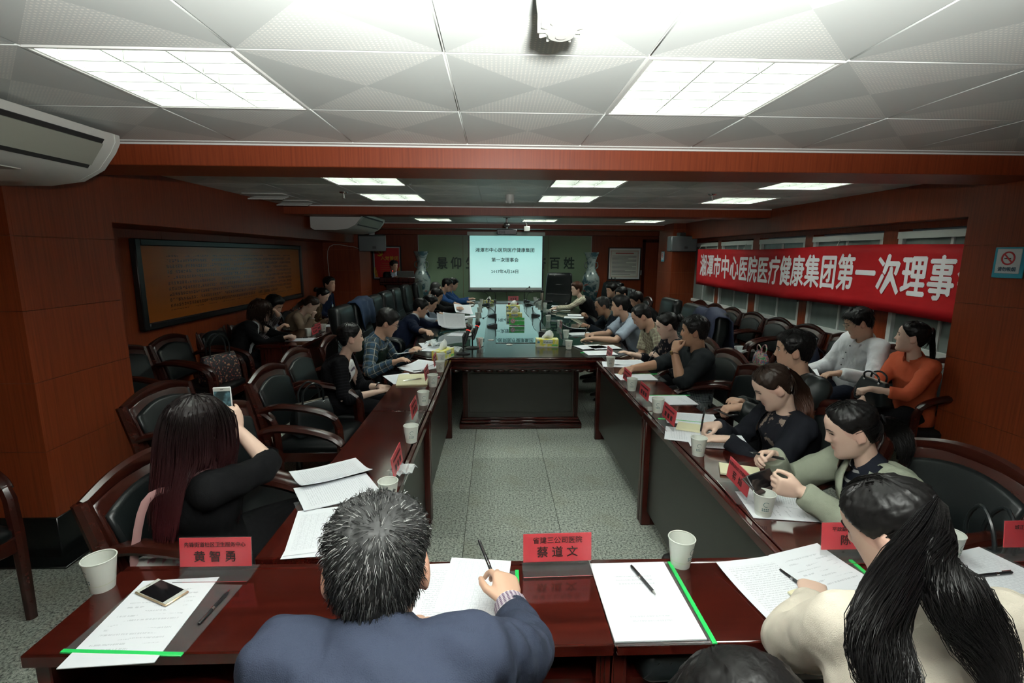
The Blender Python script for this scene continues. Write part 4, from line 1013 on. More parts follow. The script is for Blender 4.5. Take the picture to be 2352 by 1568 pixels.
    # ---------------- body: one continuous skin surface
    mb = MB(); nt_, nz_ = {3: (64, 60), 2: (56, 52), 1: (44, 40), 0: (34, 32)}[near]
    T_, Z_, HP = head_grid(nt_, nz_); rows = [HC+(HP[i]*hs*np.array(sp.get('hshape', (1, 1, 1))))@Rh.T for i in range(nz_)]
    mb.loft(rows)
    for q in (-1, 1):
        e0 = HC+Rh@(np.array([q*.0765, -.012, -.002])*hs); mb.ell(e0, np.array([.010, .022, .035])*hs, Rh@rotm(-.18, 0, q*.35), 12, 10)
        mb.ell(HC+Rh@(np.array([q*.078, -.004, -.026])*hs), np.array([.007, .010, .012])*hs, Rh, 8, 6)
    nk = (.056 if sex == 'm' else .046)*s
    mb.tube([HC+Rh@np.array([0, -.018, -.035])*hs, nt, (nt+NB)/2, NB, spine(.95), spine(.85), spine(.6)], [nk*.98, nk, nk*.98, nk*1.08, nk*1.2, .055*s, .05*s], 18)
    sl = sp.get('sleeve', 'long')
    for sd, A in arms.items():
        S, E, W_ = A['S'], A['E'], A['W']; r = (1.0 if sex == 'm' else .86)*s
        mb.tube([spine(.88), S-up*.012, .5*(S+E), E, E+(W_-E)*.25, E+(W_-E)*.7, W_, W_+A['R'][:, 1]*.015], [.05*r, .047*r, .044*r, .040*r, .043*r, .034*r, .0275*r, .027*r], 14)
        if A['show']: hand_parts(mb, W_, A['R'], A['side'], A['pose'], s*(1.0 if sex == 'm' else .93))
    me, V, e = remesh(mb, vox)
    loc = (V-HC)@Rh/hs; inhead = (np.abs(loc[:, 0]) < .09) & (np.abs(loc[:, 1]) < .12) & (np.abs(loc[:, 2]) < .12)
    V = relax(V, e, {3: 4, 2: 3, 1: 2, 0: 1}[near], np.where(inhead, .5, .9))
    fl = np.zeros(len(V)); x, y, z = loc.T
    g = lambda x0, z0, sx, sz: np.exp(-((x-x0)/sx)**2-((z-z0)/sz)**2)
    lip = np.clip(g(0, -.0535, .022, .0095)*1.25, 0, 1); lip = np.where(lip > .35, lip, lip*.4)
    fl = np.where(inhead & (y > .04), np.clip(lip*(.95 if sex == 'f' else .6)+.18*(g(.043, -.018, .02, .02)+g(-.043, -.018, .02, .02))+.2*g(0, -.02, .012, .01), 0, 1), 0)
    fl = np.where(inhead & (np.abs(x) > .07), .28, fl)
    setco(me, V, root); me.attributes.new('flush', 'FLOAT', 'POINT').data.foreach_set('value', fl.astype(np.float32))
    me.materials.clear(); me.materials.append(SKINS[sp.get('skin', 'a' if sex == 'm' else 'b')]); me.polygons.foreach_set('use_smooth', [True]*len(me.polygons)); me.name = 'body'
    newobj('body', me, R0)
    W = lambda p: HC+(np.asarray(p, float)*hs)@Rh.T-root      # head-local -> part coordinates
    # ---------------- eyes and brows
    if sp.get('face', True):
        def fs(x0, z0):
            th = np.linspace(0, 1.4, 200); P = head_pt(-np.sign(x0 if x0 else 1)*th, np.full(200, z0)); i = np.argmin(np.abs(P[:, 0]-x0)); return P[i]
        down = sp.get('eyes', 'open') == 'down'
        for q in (-1, 1):
            c = fs(q*.031, .0105); m = MB(); m.ell(W(c+np.array([0, -.0025, 0])), np.array([.0135, .0055, .0035 if down else .0052])*hs, Rh@rotm(0, 0, -q*.25), 14, 8)
            ey = m.build('eye', EYED if down else EYEW, R0, 60)
            if not down: m = MB(); m.ell(W(c+np.array([0, .0012, 0])), np.array([.0056, .0032, .0052])*hs, Rh, 12, 8); m.build('iris', EYED, ey, 60)
            P = [W(fs(q*a, .0145+.0035*math.sin(PI*k/6)-(.004 if down else 0))+np.array([0, .0012, 0])) for k, a in enumerate(np.linspace(.017, .046, 7))]
            MB().tube(P, [.0008*hs, .0013*hs, .0016*hs, .0017*hs, .0017*hs, .0015*hs, .0008*hs], 5).build('eyelash_line', EYED, R0)
            P = [W(fs(q*a, .030+.004*math.sin(PI*k/7)-(.003 if k > 5 else 0))+np.array([0, .0012, 0])) for k, a in enumerate(np.linspace(.013, .050, 8))]
            MB().tube(P, np.array([.0018, .0027, .003, .003, .0028, .0025, .002, .001])*hs*(1 if sex == 'm' else .75), 6).build('eyebrow', HBLK, R0)
    # ---------------- hair
    hmat = sp.get('hair', HBLK); style = sp.get('style', 'short'); az, zl = HAIRLINE[style]
    nt2, nz2 = (72, 46) if near > 1 else ((48, 32) if near else (36, 24)); T_, Z_, HP = head_grid(nt2, nz2, False)
    aa = np.degrees(np.arccos(np.clip(np.cos(T_), -1, 1))); zl_ = np.interp(aa, az, zl)
    hwid = .016 if style in ('bob', 'bald') else .034; m_ = smooth01((Z_-zl_)/hwid+.35); thk = sp.get('hthick', {'short': .013, 'receding': .010, 'bald': .007, 'back': .0085, 'bob': .026, 'long': .018}[style])
    Nn = HP/np.array([.0056, .0095, .0135]); Nn = Nn/np.linalg.norm(Nn, axis=2, keepdims=True)
    tt = thk*(1+.35*np.clip(Z_/.1, 0, 1)); 
    wob = .0016*np.sin(T_*23+Z_*90)+.0012*np.sin(T_*41-Z_*160)+.0014*RNG.standard_normal(T_.shape)
    CAP = HP+Nn*(-.009+m_*(.009+tt+wob))[..., None]
    mb = MB(); mb.loft([W(CAP[i]) for i in range(nz2)])
    caps = [(np.asarray(HC), None)]
    okm = (m_ > .7)
    def roots(N):
        idx = np.argwhere(okm); zz = Z_[okm]; w_ = np.sqrt(np.clip(1-(zz/.13)**2, .05, 1)); pick = idx[RNG.choice(len(idx), N, p=w_/w_.sum())]
        P = CAP[pick[:, 0], pick[:, 1]]+RNG.normal(0, .002, (N, 3))
        if style in ('short', 'receding', 'bald'):
            ear = (np.abs(P[:, 1]+.012) < .036) & (P[:, 2] < .045) & (P[:, 2] > -.05); pick = pick[~ear]; P = P[~ear]
        return P, Nn[pick[:, 0], pick[:, 1]]
    ER = np.array([.079, .101, .121])+tt.mean()*.8
    def pushout(P):   # head-local positions kept outside the skull
        q = P/ER; l = np.linalg.norm(q, axis=-1, keepdims=True); return np.where(l < 1, q/np.maximum(l, 1e-6)*ER, P)
    gl = Rh.T@np.array([0, 0, -1.])
    def collide(Pw, caps):
        for A, B, r in caps:
            d, t, C = segdist(Pw, A, B); k = d < r
            if k.any(): v = Pw[k]-C[k]; Pw[k] = C[k]+v/np.maximum(np.linalg.norm(v, axis=1, keepdims=True), 1e-6)*r
        return Pw
    bodycaps = [(spine(.1), spine(.85), .14*s), (SH[1], SH[-1], .07*s), (spine(.8), NB, .075*s)]
    N = sp.get('strands', 0)
    if N and style in ('short', 'receding', 'bald'):
        P, Nr = roots(N); wh = np.array(sp.get('whorl', (.01, -.06, .10))); d = P-wh; d = d-Nr*(d*Nr).sum(1, keepdims=True); d /= np.linalg.norm(d, axis=1, keepdims=True)+1e-6
        d = d+sp.get('lift', .16)*Nr+RNG.normal(0, .16, P.shape); d /= np.linalg.norm(d, axis=1, keepdims=True); Ls = sp.get('hlen', .026)*RNG.uniform(.6, 1.15, (len(P), 1)); S = 4; path = [P]
        for k in range(S-1): P = P+d*Ls/(S-1); d = d+gl*.12-.14*Nr; d /= np.linalg.norm(d, axis=1, keepdims=True); path.append(P)
        Q = np.stack(path); ribbons(mb, (Q*hs)@Rh.T+HC-root, sp.get('srad', .0011))
    if style == 'back':
        tie = np.array(sp.get('tie', (0, -.118, .035))); N1 = max(120, N//3)
        P, Nr = roots(N1); q0 = P/ER; qt = tie/ER; path = []
        for u in np.linspace(0, 1, 8):
            q = q0*(1-u)+qt*u; q = q/np.linalg.norm(q, axis=1, keepdims=True)*(1.01+.035*np.sin(PI*u)*RNG.uniform(.2, 1, (N1, 1))); path.append(q*ER)
        if N: ribbons(mb, (np.stack(path)*hs)@Rh.T+HC-root, sp.get('srad', .0016), False)
    if style == 'back' and sp.get('tail'):
        for tl in sp['tail']:     # each tail: world control points, width, count
            pts = [HC+Rh@(np.asarray(tie)*hs)]+[np.asarray(p, float) for p in tl['pts']]; S = 12; cur = np.array(spline(pts, S)); Nt = tl.get('n', 150)
            TT = np.gradient(cur, axis=0); TT /= np.linalg.norm(TT, axis=1, keepdims=True); side = np.cross(TT, np.asarray(tl.get('flat', (0, 1, .2)))); side /= np.linalg.norm(side, axis=1, keepdims=True); nn_ = np.cross(TT, side)
            ang = RNG.uniform(0, 2*PI, Nt); rr = np.sqrt(RNG.uniform(0, 1, Nt)); wpr = np.interp(np.linspace(0, 1, S), [0, .1, .4, .8, 1], tl.get('prof', [.25, .6, 1, .9, .45]))*tl['w']
            ph = RNG.uniform(0, 6, Nt); out = []; Lf = RNG.uniform(.8, 1, Nt)
            for k in range(S):
                f_ = k/(S-1); kk = f_*Lf*(S-1); i0 = np.clip(kk.astype(int), 0, S-2); fr = (kk-i0)[:, None]; base = cur[i0]*(1-fr)+cur[i0+1]*fr
                out.append(base+wpr[k]*((rr*np.cos(ang)+.12*np.sin(4*f_*PI+ph))[:, None]*side[k]+.55*(rr*np.sin(ang))[:, None]*nn_[k]))
            ribbons(mb, np.stack(out)-root, tl.get('rad', .0028))
        MB().tube([W(tie+np.array([.0, -.004, .0])+np.array([.017*math.cos(a), -.006*0, .017*math.sin(a)])) for a in np.linspace(0, 2*PI, 13)], .005*hs, 6).build('hair_tie', sp.get('tiem', BLACK), R0)
    if style == 'back' and sp.get('bun'): mb.ell(W((0, -.135, .03)), np.array([.045, .032, .042])*hs, Rh, 14, 10)
    if style in ('long', 'bob') :
        N1 = N or 300; P, Nr = roots(N1); part = np.array(sp.get('part', (0., .02, .11))); d = P-part; d[:, 1] *= .8; d = d-Nr*(d*Nr).sum(1, keepdims=True); d /= np.linalg.norm(d, axis=1, keepdims=True)+1e-6
        Lh = sp.get('hlen', .42 if style == 'long' else .17)*RNG.uniform(.8, 1.05, (N1, 1)); S = 14; path = [P]
        for k in range(S-1):
            P = P+d*Lh/(S-1); d = .72*d+.38*gl+np.array([0, -.05, 0])+RNG.normal(0, .02, P.shape)
            if style == 'bob' and k > 8: d = d+np.array([0, .02, 0])-.10*np.stack([np.sign(P[:, 0])*.6, P[:, 1]*3, 0*P[:, 0]], 1)
            d /= np.linalg.norm(d, axis=1, keepdims=True); P = pushout(P)
            if style == 'long': lo = P[:, 2] < -.10; P[lo, 0] *= .935; P[lo, 1] -= .002
            fc = (P[:, 1] > .045) & (np.abs(P[:, 0]) < .062) & (P[:, 2] < .05); P[fc, 0] = np.sign(P[fc, 0]+1e-6)*.066; P[fc, 1] *= .93
            Pw = collide((P*hs)@Rh.T+HC, bodycaps); P = (Pw-HC)@Rh/hs; path.append(P)
        ribbons(mb, (np.stack(path)*hs)@Rh.T+HC-root, sp.get('srad', .0034))
    if sp.get('fringe'):
        Nf = 60; xs = RNG.uniform(-.06, .06, Nf); path = []
        for u in np.linspace(0, 1, 7): path.append(np.stack([xs*(1+.15*u), np.interp(u, [0, .5, 1], [.055, .098, .100])-18*(xs**2)*.5, .105-.075*u+0*xs], 1))
        ribbons(mb, (np.stack(path)*hs)@Rh.T+HC-root, .0034)
    mb.build('hair', hmat, R0, 70)
    # ---------------- glasses
    if sp.get('glasses'):
        gm = sp.get('gmat', BLACK); gl_ = MB()
        for q in (-1, 1):
            P = [W((q*.032+.021*math.cos(a), .1015-.012*abs(math.cos(a))*(1 if math.cos(a)*q > 0 else .2), .008+.014*math.sin(a))) for a in np.linspace(0, 2*PI, 17)]
            gl_.tube(P, .0013*hs, 5); gl_.tube([W((q*.053, .09, .012)), W((q*.072, .06, .014)), W((q*.079, -.005, .012))], .0014*hs, 5)
            MB().loft([[W((q*.032+.02*math.cos(a), .1005-.010*abs(math.cos(a)), .008+.013*math.sin(a))) for a in np.linspace(0, 2*PI, 16, endpoint=False)], [W((q*.032+.02*math.cos(a), .0995-.010*abs(math.cos(a)), .008+.013*math.sin(a))) for a in np.linspace(0, 2*PI, 16, endpoint=False)]]).build('lens', LENS, R0)
        gl_.tube([W((-.011, .1015, .012)), W((0, .105, .014)), W((.011, .1015, .012))], .0013*hs, 5); gl_.build('glasses', gm, R0)
    # ---------------- upper garment
    voxc = {3: .007, 2: .009, 1: .012, 0: .017}[near]
    def garment(name, mat, grow, sleeve, gap=None, t1=1.04, fold=.004, torso_on=True):
        mb = MB()
        if torso_on: torso(mb, grow, t1)
        rr = (1.0 if sex == 'm' else .88)*s*sp.get('loose', 1)
        ends = {}
        for sd, A in arms.items():
            S, E, W_ = A['S'], A['E'], A['W']; g_ = grow
            if sleeve == 'none': continue
            mb.tube([spine(.86), S-rts*sd*.02, S+(E-S)*.15], [.07*rr+g_, .066*rr+g_, .064*rr+g_], 16)
            if sleeve == 'short': mb.tube([S, S+(E-S)*.4, S+(E-S)*.82], [.063*rr+g_, .062*rr+g_, .064*rr+g_], 16); mb.ell(S, (np.ones(3)*.064*rr+g_), None, 14, 10)
            else:
                f_ = {'long': .97, 'cuff': .80, 'three': .55, 'elbow': .22}[sleeve]; X = E+(W_-E)*f_; q = .3 if sleeve != 'elbow' else .1
                mb.tube([S, S+(E-S)*.5, S+(E-S)*.88, E+(W_-E)*.1, E+(W_-E)*q, X], [.064*rr+g_, .058*rr+g_, .054*rr+g_, .054*rr+g_, .050*rr+g_, (.050*rr if f_ < .6 else .041*rr)+g_], 16)
                mb.ell(S, (np.ones(3)*.064*rr+g_), None, 14, 10)
        me, V, e = remesh(mb, voxc); V = relax(V, e, {3: 7, 2: 6, 1: 4, 0: 2}[near])
        # classify and lay out cloth coordinates
        ts = np.linspace(0, 1.02, 14); best = np.full(len(V), 1e9); tv = np.zeros(len(V)); ctr = np.zeros_like(V)
        for a, b in zip(ts[:-1], ts[1:]):
            d, t, C = segdist(V, spine(a), spine(b)); k = d < best; best[k] = d[k]; tv[k] = a+(b-a)*t[k]; ctr[k] = C[k]
        lat = (V-ctr)@rts; dep = (V-ctr)@fwd; tors = best-.155*s; cu = np.stack([lat/.17, dep/.12, tv*L], 1); nn_ = np.linalg.norm(cu[:, :2], axis=1); cu[:, 0] *= 3/(nn_+1e-6); cu[:, 1] *= 3/(nn_+1e-6)
        isarm = np.zeros(len(V), bool)
        for sd, A in arms.items():
            for (P0, P1, l0) in ((A['S'], A['E'], 0), (A['E'], A['W'], L1)):
                d, t, C = segdist(V, P0, P1); dd = d-.055*s; k = (dd < tors) & (t > .0); ax = nrm(P1-P0); ref = nrm(np.cross(ax, up)+1e-6); r2 = np.cross(ax, ref); v = V-C
                k &= (np.abs((V-SC_)@rts) > sw*.86) | (d < .075*s)
                cc = np.stack([v@ref, v@r2], 1); cc /= np.linalg.norm(cc, axis=1, keepdims=True)+1e-6
                up_ = k & (dd < np.where(isarm, tors2 if isarm.any() else tors, tors)) if isarm.any() else k
                cu[up_, 0] = cc[up_, 0]; cu[up_, 1] = cc[up_, 1]; cu[up_, 2] = l0+t[up_]*np.linalg.norm(P1-P0); tors2 = np.where(up_, dd, tors if not isarm.any() else tors2); isarm |= up_
        # soft folds
        nr = np.empty(len(V)*3); setco(me, V, root); me.vertices.foreach_get('normal', nr); nr = nr.reshape(-1, 3)
        f_ = np.zeros(len(V))
        for k in range(5):
            kv = RNG.normal(0, 1, 3); kv = kv/np.linalg.norm(kv)*RNG.uniform(45, 110); f_ += np.sin(V@kv+RNG.uniform(0, 6))
        V = V+nr*(f_*fold/3.2)[:, None]; setco(me, V, root)
        me.attributes.new('cuv', 'FLOAT_VECTOR', 'POINT').data.foreach_set('vector', cu.astype(np.float32).ravel())
        me.materials.clear(); me.materials.append(mat); me.polygons.foreach_set('use_smooth', [True]*len(me.polygons)); me.name = name
        if gap is not None:
            gp = np.interp(tv, gap[0], gap[1]); kill = (~isarm) & (dep > .02) & (np.abs(lat) < gp)
            bm = bmesh.new(); bm.from_mesh(me); bm.verts.ensure_lookup_table(); bmesh.ops.delete(bm, geom=[bm.verts[i] for i in np.nonzero(kill)[0]], context='VERTS'); bm.to_mesh(me); bm.free()
        o = newobj(name, me, R0); return o, (V, tv, lat, dep, isarm)
    gap = sp.get('gap'); top = sp['top']
    if gap is not None:
        garment(sp.get('inname', 'shirt'), sp['inner'], -.004, 'none', None, sp.get('int1', 1.04), .002)
        garment(sp.get('topname', 'jacket'), top, .010, sl, gap, sp.get('tt1', .99))
    else: garment(sp.get('topname', 'shirt'), top, .004, sl, None, sp.get('tt1', 1.0))
    if sp.get('vest'): garment(sp.get('vname', 'vest'), sp['vest'], sp.get('vgrow', .014), 'none', None, sp.get('vest_t1', .93))
    if sp.get('buttons'):
        for t in np.linspace(.25, .92, 6):
            d_ = np.interp(t, [p[0] for p in prof], [p[2] for p in prof])*s; ax = stan(t); fv = nrm(fwd-ax*(fwd@ax)); MB().ell(spine(t)+fv*(d_+.006)-root, (.007, .007, .007), nu=8, nv=6).build('button', sp['buttons'], R0)
    if sp.get('cuffm'):
        for sd, A in arms.items():
            E, W_ = A['E'], A['W']; d = nrm(W_-E); MB().tube([W_-d*.075-root, W_-d*.018-root], [.046*s, .043*s], 18).build('shirt_cuff', sp['cuffm'], R0)
            oc = list(R0.children)[-1] if False else [c for c in R0.children if c.name.startswith('shirt_cuff')][-1]; oc.data.attributes.new('cuv', 'FLOAT_VECTOR', 'POINT').data.foreach_set('vector', np.array([[math.cos(2*PI*(i % 18)/18), math.sin(2*PI*(i % 18)/18), (i//18)*.057] for i in range(len(oc.data.vertices))], np.float32).ravel())
    # ---------------- collar
    cl = sp.get('collar')
    if cl:
        ax = stan(1.0); rv = nrm(rts-ax*(rts@ax)); fv = np.cross(ax, rv); fv = fv if fv@fwd > 0 else -fv; k = nk/.056
        op = sp.get('collar_open', .38); A_ = np.linspace(PI/2+op, PI/2+2*PI-op, 30); c0 = NB-root+fv*.004
        ch_ = sp.get('collar_h', 1.0)
        def rg(r, h, fh=0): h = h*ch_; return [c0+rv*r*math.cos(a)*1.04+fv*r*math.sin(a)+ax*(h-fh*max(0, math.sin(a))) for a in A_]
        m = MB(); m.loft([rg(.066*k, -.008, .012), rg(.067*k, .038, .018), rg(.072*k, .041, .02), rg(.092*k, -.012, .028), rg(.089*k, -.014, .028), rg(.069*k, .030, .02), rg(.066*k, -.008, .012)], cap=False, close=False)
        o = m.build('collar', cl, R0, 60); o.data.attributes.new('cuv', 'FLOAT_VECTOR', 'POINT').data.foreach_set('vector', np.array([[math.cos(i*.21), math.sin(i*.21), (i//30)*.012] for i in range(len(o.data.vertices))], np.float32).ravel())
    if sp.get('lapel'):
        lm = sp['lapel']; ax = stan(.8); fv = nrm(fwd-ax*(fwd@ax))
        for q in (-1, 1):
            def sf(t, l, o_=.0):   # point on the chest front
                w_, d_ = np.interp(t, [p[0] for p in prof], [p[1] for p in prof])*s+.01, np.interp(t, [p[0] for p in prof], [p[2] for p in prof])*s+.012
                y = d_*math.sqrt(max(.05, 1-min(.95, abs(l)/w_)**2.2)); return spine(min(1, t))+rts*q*l+fv*(y+o_)-root
            a = [sf(1.0, .052, .0)+up*.02, sf(.93, .052, .012), sf(.80, .050, .012), sf(.62, .040, .01), sf(.42, .018, .008)]
            b = [sf(.985, .095, .0)+up*.012, sf(.93, .118, .014), sf(.855, .112, .02), sf(.70, .078, .02), sf(.42, .022, .014)]
            m = MB(); V_ = []
            for p0, p1 in zip(a, b): V_ += [p0, .5*(p0+p1)+fv*.006, p1]
            m.add(V_, [(i*3+j, i*3+j+1, i*3+j+4, i*3+j+3) for i in range(4) for j in range(2)]); o = m.build('lapel', lm, R0, 60); o.modifiers.new('t', 'SOLIDIFY').thickness = .006
    # ---------------- trousers / skirt and shoes
    pm = sp.get('bottom', cloth('black_trousers', 'plain', (.006, .006, .0075)))
    if sp.get('legs', True):
        mb = MB(); vx = .022 if near < 2 else .016; lw = 1 if sex == 'm' else .93
        for q in (-1, 1):
            hj = H+rt*q*.085*s-up*.0
            if stand: kn, an = H+rt*q*.09-up*.42*s, np.array([*(H+rt*q*.1-fwd*.02)[:2], .07])
            else: kn = np.array([*(H+fwd*.42*s+rt*q*sp.get('knee', .11))[:2], .50]); an = np.array([*(H+fwd*sp.get('foot', .40)*s+rt*q*.11)[:2], .085])
            mb.tube([hj-fwd*.08*(not stand), hj, hj+(kn-hj)*.55, kn, kn+(an-kn)*.3, an], [.085*lw, .092*lw, .08*lw, .066*lw, .058*lw, .05*lw], 14)
            sm = MB(); d = fwd; c = an-up*.085-root
            rgs = []
            for u, w_, h_ in ((-.07, .025, .05), (-.05, .035, .075), (.0, .038, .08), (.08, .043, .06), (.14, .042, .045), (.18, .03, .035), (.195, .012, .02)):
                rgs.append([c+d*u+rt*w_*math.cos(a)+up*(h_*.5+h_*.5*math.sin(a)) for a in np.linspace(0, 2*PI, 12, endpoint=False)])
            sm.loft(rgs).build('shoe', plain('black_shoe', (.012, .011, .011), .3), R0, 60)
        if sp.get('skirt'):
            me, V, e = remesh(mb, vx); V = relax(V, e, 4); setco(me, V, root); me.materials.clear(); me.materials.append(sp['skirt']); me.polygons.foreach_set('use_smooth', [True]*len(me.polygons)); newobj('stockings', me, R0)
            mb = MB(); mb.tube([H-up*.02-fwd*.1, H+fwd*.0, H+fwd*.2-up*.01, H+fwd*.36-up*.02], [.12, .15, .155, .15], 18, flat=(1.3, .78), up=(0, 0, 1))
        mb.tube([H-rt*.06, H+rt*.06], [.12, .12], 14)
        me, V, e = remesh(mb, vx); V = relax(V, e, 4); setco(me, V, root); me.materials.clear(); me.materials.append(pm); me.polygons.foreach_set('use_smooth', [True]*len(me.polygons)); newobj('skirt' if sp.get('skirt') else 'trousers', me, R0)
    sp['_'] = dict(root=R0, o=root, arms=arms, NB=NB, spine=spine, Rh=Rh, HC=HC, fwd=fwd, rt=rts, H=H, stan=stan, s=s)
    return sp['_']
def watch(P, sd, col, face=CHROME, name='wristwatch'):
    A = P['arms'][sd]; d = nrm(A['W']-A['E']); u = A['R'][:, 2]; c = A['W']-d*.018-P['o']; v = np.cross(d, u)
    MB().tube([c+.030*P['s']*(math.cos(a)*u+math.sin(a)*v) for a in np.linspace(0, 2*PI, 17)], .005, 6, flat=(2.2, .7), up=d).build(name, col, P['root'])
    if face is not None: MB().lathe([(.016, 0), (.016, .007), (.012, .009)], 14, R=np.stack([v, d, u], 1) if np.linalg.det(np.stack([v, d, u], 1)) > 0 else np.stack([-v, d, u], 1), o=c+u*.030*P['s']).build('watch_face', face, P['root'])
# ------------------------------------------------------------------ the people in the photograph
def ax_(px, py, X): return tuple(at(px, py, x=X))
def az_(px, py, z): return tuple(at(px, py, z=z))
def ay_(px, py, y): return tuple(at(px, py, y=y))
NAVY = cloth('navy_knit', 'plain', (.006, .010, .026)); BLKC = cloth('black_cloth', 'plain', (.0045, .0045, .0052)); CHAR = cloth('charcoal_shirt', 'plain', (.015, .018, .020))
LBLU = cloth('light_blue_shirt', 'plain', (.34, .40, .48), fold=.5); WHT = cloth('white_shirt', 'plain', (.68, .69, .72), fold=.55); ORNG = cloth('orange_knit', 'plain', (.46, .085, .035))
CREAM = cloth('cream_jacket_cloth', 'plain', (.62, .56, .47), fold=.5); SAGE = cloth('sage_coat_cloth', 'plain', (.245, .265, .205), fold=.5); SUITN = cloth('navy_suit_cloth', 'plain', (.026, .032, .052), fold=.45)
PLAID = cloth('dark_plaid', 'plaid', (.035, .045, .045), (.04, .08, .13), (.34, .33, .30), n=5, fl=17); GREENV = cloth('dark_green_vest', 'plain', (.010, .018, .014))
BEIGEC = cloth('beige_plaid', 'plaid', (.40, .39, .28), (.20, .17, .13), (.09, .05, .05), n=6, fl=26); GING = cloth('small_gingham', 'check', (.40, .38, .38), (.05, .04, .05), n=14, fl=60)
BEIGE = cloth('beige_knit', 'plain', (.26, .19, .13)); BROWNP = cloth('brown_pattern', 'print', (.045, .026, .014), (.17, .10, .03), fl=40); BRBLU = cloth('bright_blue_jacket', 'plain', (.012, .055, .17)); YELL = cloth('yellow_shirt', 'plain', (.55, .46, .03))
DOTS = cloth('dotted_blouse', 'dots', (.52, .48, .36), (.02, .018, .018), n=9, fl=36); STRB = cloth('striped_blouse', 'stripe', (.012, .014, .022), (.40, .40, .40), fl=28); TEEP = cloth('printed_tee', 'print', (.70, .70, .70), (.10, .07, .12), fl=19)
LEAJ = mat_leather('black_leather_jacket', (.014, .018, .018), .42); FLOW = cloth('flower_sweater', 'print', (.010, .010, .014), (.22, .17, .14), fl=15); BLKS = cloth('black_stripe_cardigan', 'stripe', (.004, .004, .005), (.012, .012, .015), fl=45)
t_ = NT('hair_salt_pepper'); ge_ = t_.n('NewGeometry'); tc_ = t_.n('TexCoord'); sx_ = t_.n('SeparateXYZ'); t_.l(tc_.outputs['Object'], sx_.inputs[0])
g_ = t_.math('DIVIDE', t_.math('SUBTRACT', sx_.outputs[2], 1.12), .13, True); g2_ = t_.math('ADD', .15, t_.math('MULTIPLY', g_, .85))
t_.set(t_.mix(g2_, (.008, .008, .008), t_.ramp(ge_.outputs['Random Per Island'], [(.0, (.008, .008, .008)), (.45, (.012, .012, .012)), (.7, (.06, .06, .06)), (1, (.22, .22, .215))])), .5, spec=.2); GHAIR = t_.m
RHAIR = hair_mat('hair_wine_red', (.010, .007, .007), (.045, .008, .010), .78, 1.15); BHAIR = hair_mat('hair_chestnut', (.018, .010, .007), (.075, .022, .009), .85, 1.05); AUB = hair_mat('hair_auburn', (.055, .022, .012))
PPL = {}
# ---- left side tables
ph = ay_(514, 925, 1.98)
PPL['phone'] = person(dict(label='woman with long wine red hair and black jacket holding up a phone', sex='f', hip=(-1.06, 1.76), rz=-.75, head=tuple(at(454, 984, y=1.70)), hyaw=-.4, hp=.02, near=3, style='long', hair=RHAIR, strands=1100, srad=.0022, hlen=.37, hthick=.010, part=(0, .0, .115), glasses=True, top=BLKC, topname='jacket', sleeve='elbow', skirt=SKINS['b'], bottom=BLKC, loose=1.12,
    right={'w': tuple(at(545, 985, y=1.96)), 'pose': 'pinch', 'dir': (-.25, .05, 1), 'palm': (-.75, .65, .1), 'pole': (1, -.5, -.6)}, left={'w': (ph[0]-.07, ph[1]-.03, ph[2]-.13), 'pose': 'pinch', 'dir': (.35, .05, .9), 'palm': (.9, .3, 0), 'pole': (-.5, .1, -1)}))
PPL['cardigan'] = person(dict(label='woman with a ponytail in a black cardigan over a white printed tee', sex='f', hip=(-1.28, 3.86), rz=E_+.1, head=ax_(806, 776, -1.13), hyaw=-1.12, hp=.02, near=2, style='back', strands=300, tie=(0, -.115, .0), top=BLKS, topname='cardigan', inner=TEEP, inname='tee', gap=([0, .5, .9, 1.05], [.09, .09, .085, .09]), sleeve='three', int1=.97,
    right={'w': (-.93, 3.72, .655), 'pose': 'relax'}, left={'w': (-.92, 3.86, .66), 'pose': 'relax'}, tail=[dict(pts=[ax_(764, 800, -1.28), ax_(758, 835, -1.31), ax_(752, 862, -1.32)], w=.045, n=140)]))
watch(PPL['cardigan'], -1, CHROME, CHROME)
PPL['plaid'] = person(dict(label='man with glasses in a plaid shirt and dark green vest reading', hip=(-1.2, 4.56), rz=E_, head=ax_(890, 742, -1.0), hyaw=-1.35, hp=.45, near=1, glasses=True, gmat=CHROME, eyes='down', hthick=.018, top=PLAID, sleeve='long', vest=GREENV, collar=PLAID, left={'w': (-.80, 4.62, .80), 'pose': 'pinch'}, right={'w': az_(905, 832, .79), 'pose': 'pinch'}))
PPL['navy'] = person(dict(label='man in a navy sweater with a pale collar turning papers', hip=(-1.2, 6.2), rz=E_+.1, head=ax_(966, 708, -.98), hp=.35, near=1, eyes='down', top=NAVY, topname='sweater', sleeve='three', collar=cloth('pale_collar', 'plain', (.36, .38, .42)), wide=1.1, belly=.02, right={'w': az_(1010, 778, .80), 'pose': 'pinch'}, left={'w': (-.62, 6.5, .84), 'pose': 'pinch'}))
PPL['bluesleeve'] = person(dict(label='man in a navy vest with light blue sleeves behind the navy sweater man', hip=(-1.2, 7.08), rz=E_, head=ax_(989, 697, -.97), hp=.4, eyes='down', top=LBLU, vest=NAVY, right={'w': az_(1045, 752, .79), 'pose': 'flat'}, left={'w': (-.6, 7.25, .79), 'pose': 'flat'}))
PPL['darkjacket'] = person(dict(label='man with glasses in a dark jacket holding a sheet on the left', hip=(-1.2, 7.75), rz=E_, head=ax_(1003, 680, -.96), hp=.4, eyes='down', glasses=True, top=BLKC, topname='jacket', right={'w': az_(1052, 740, .79), 'pose': 'flat'}, left={'w': (-.62, 7.9, .86), 'pose': 'pinch'}))
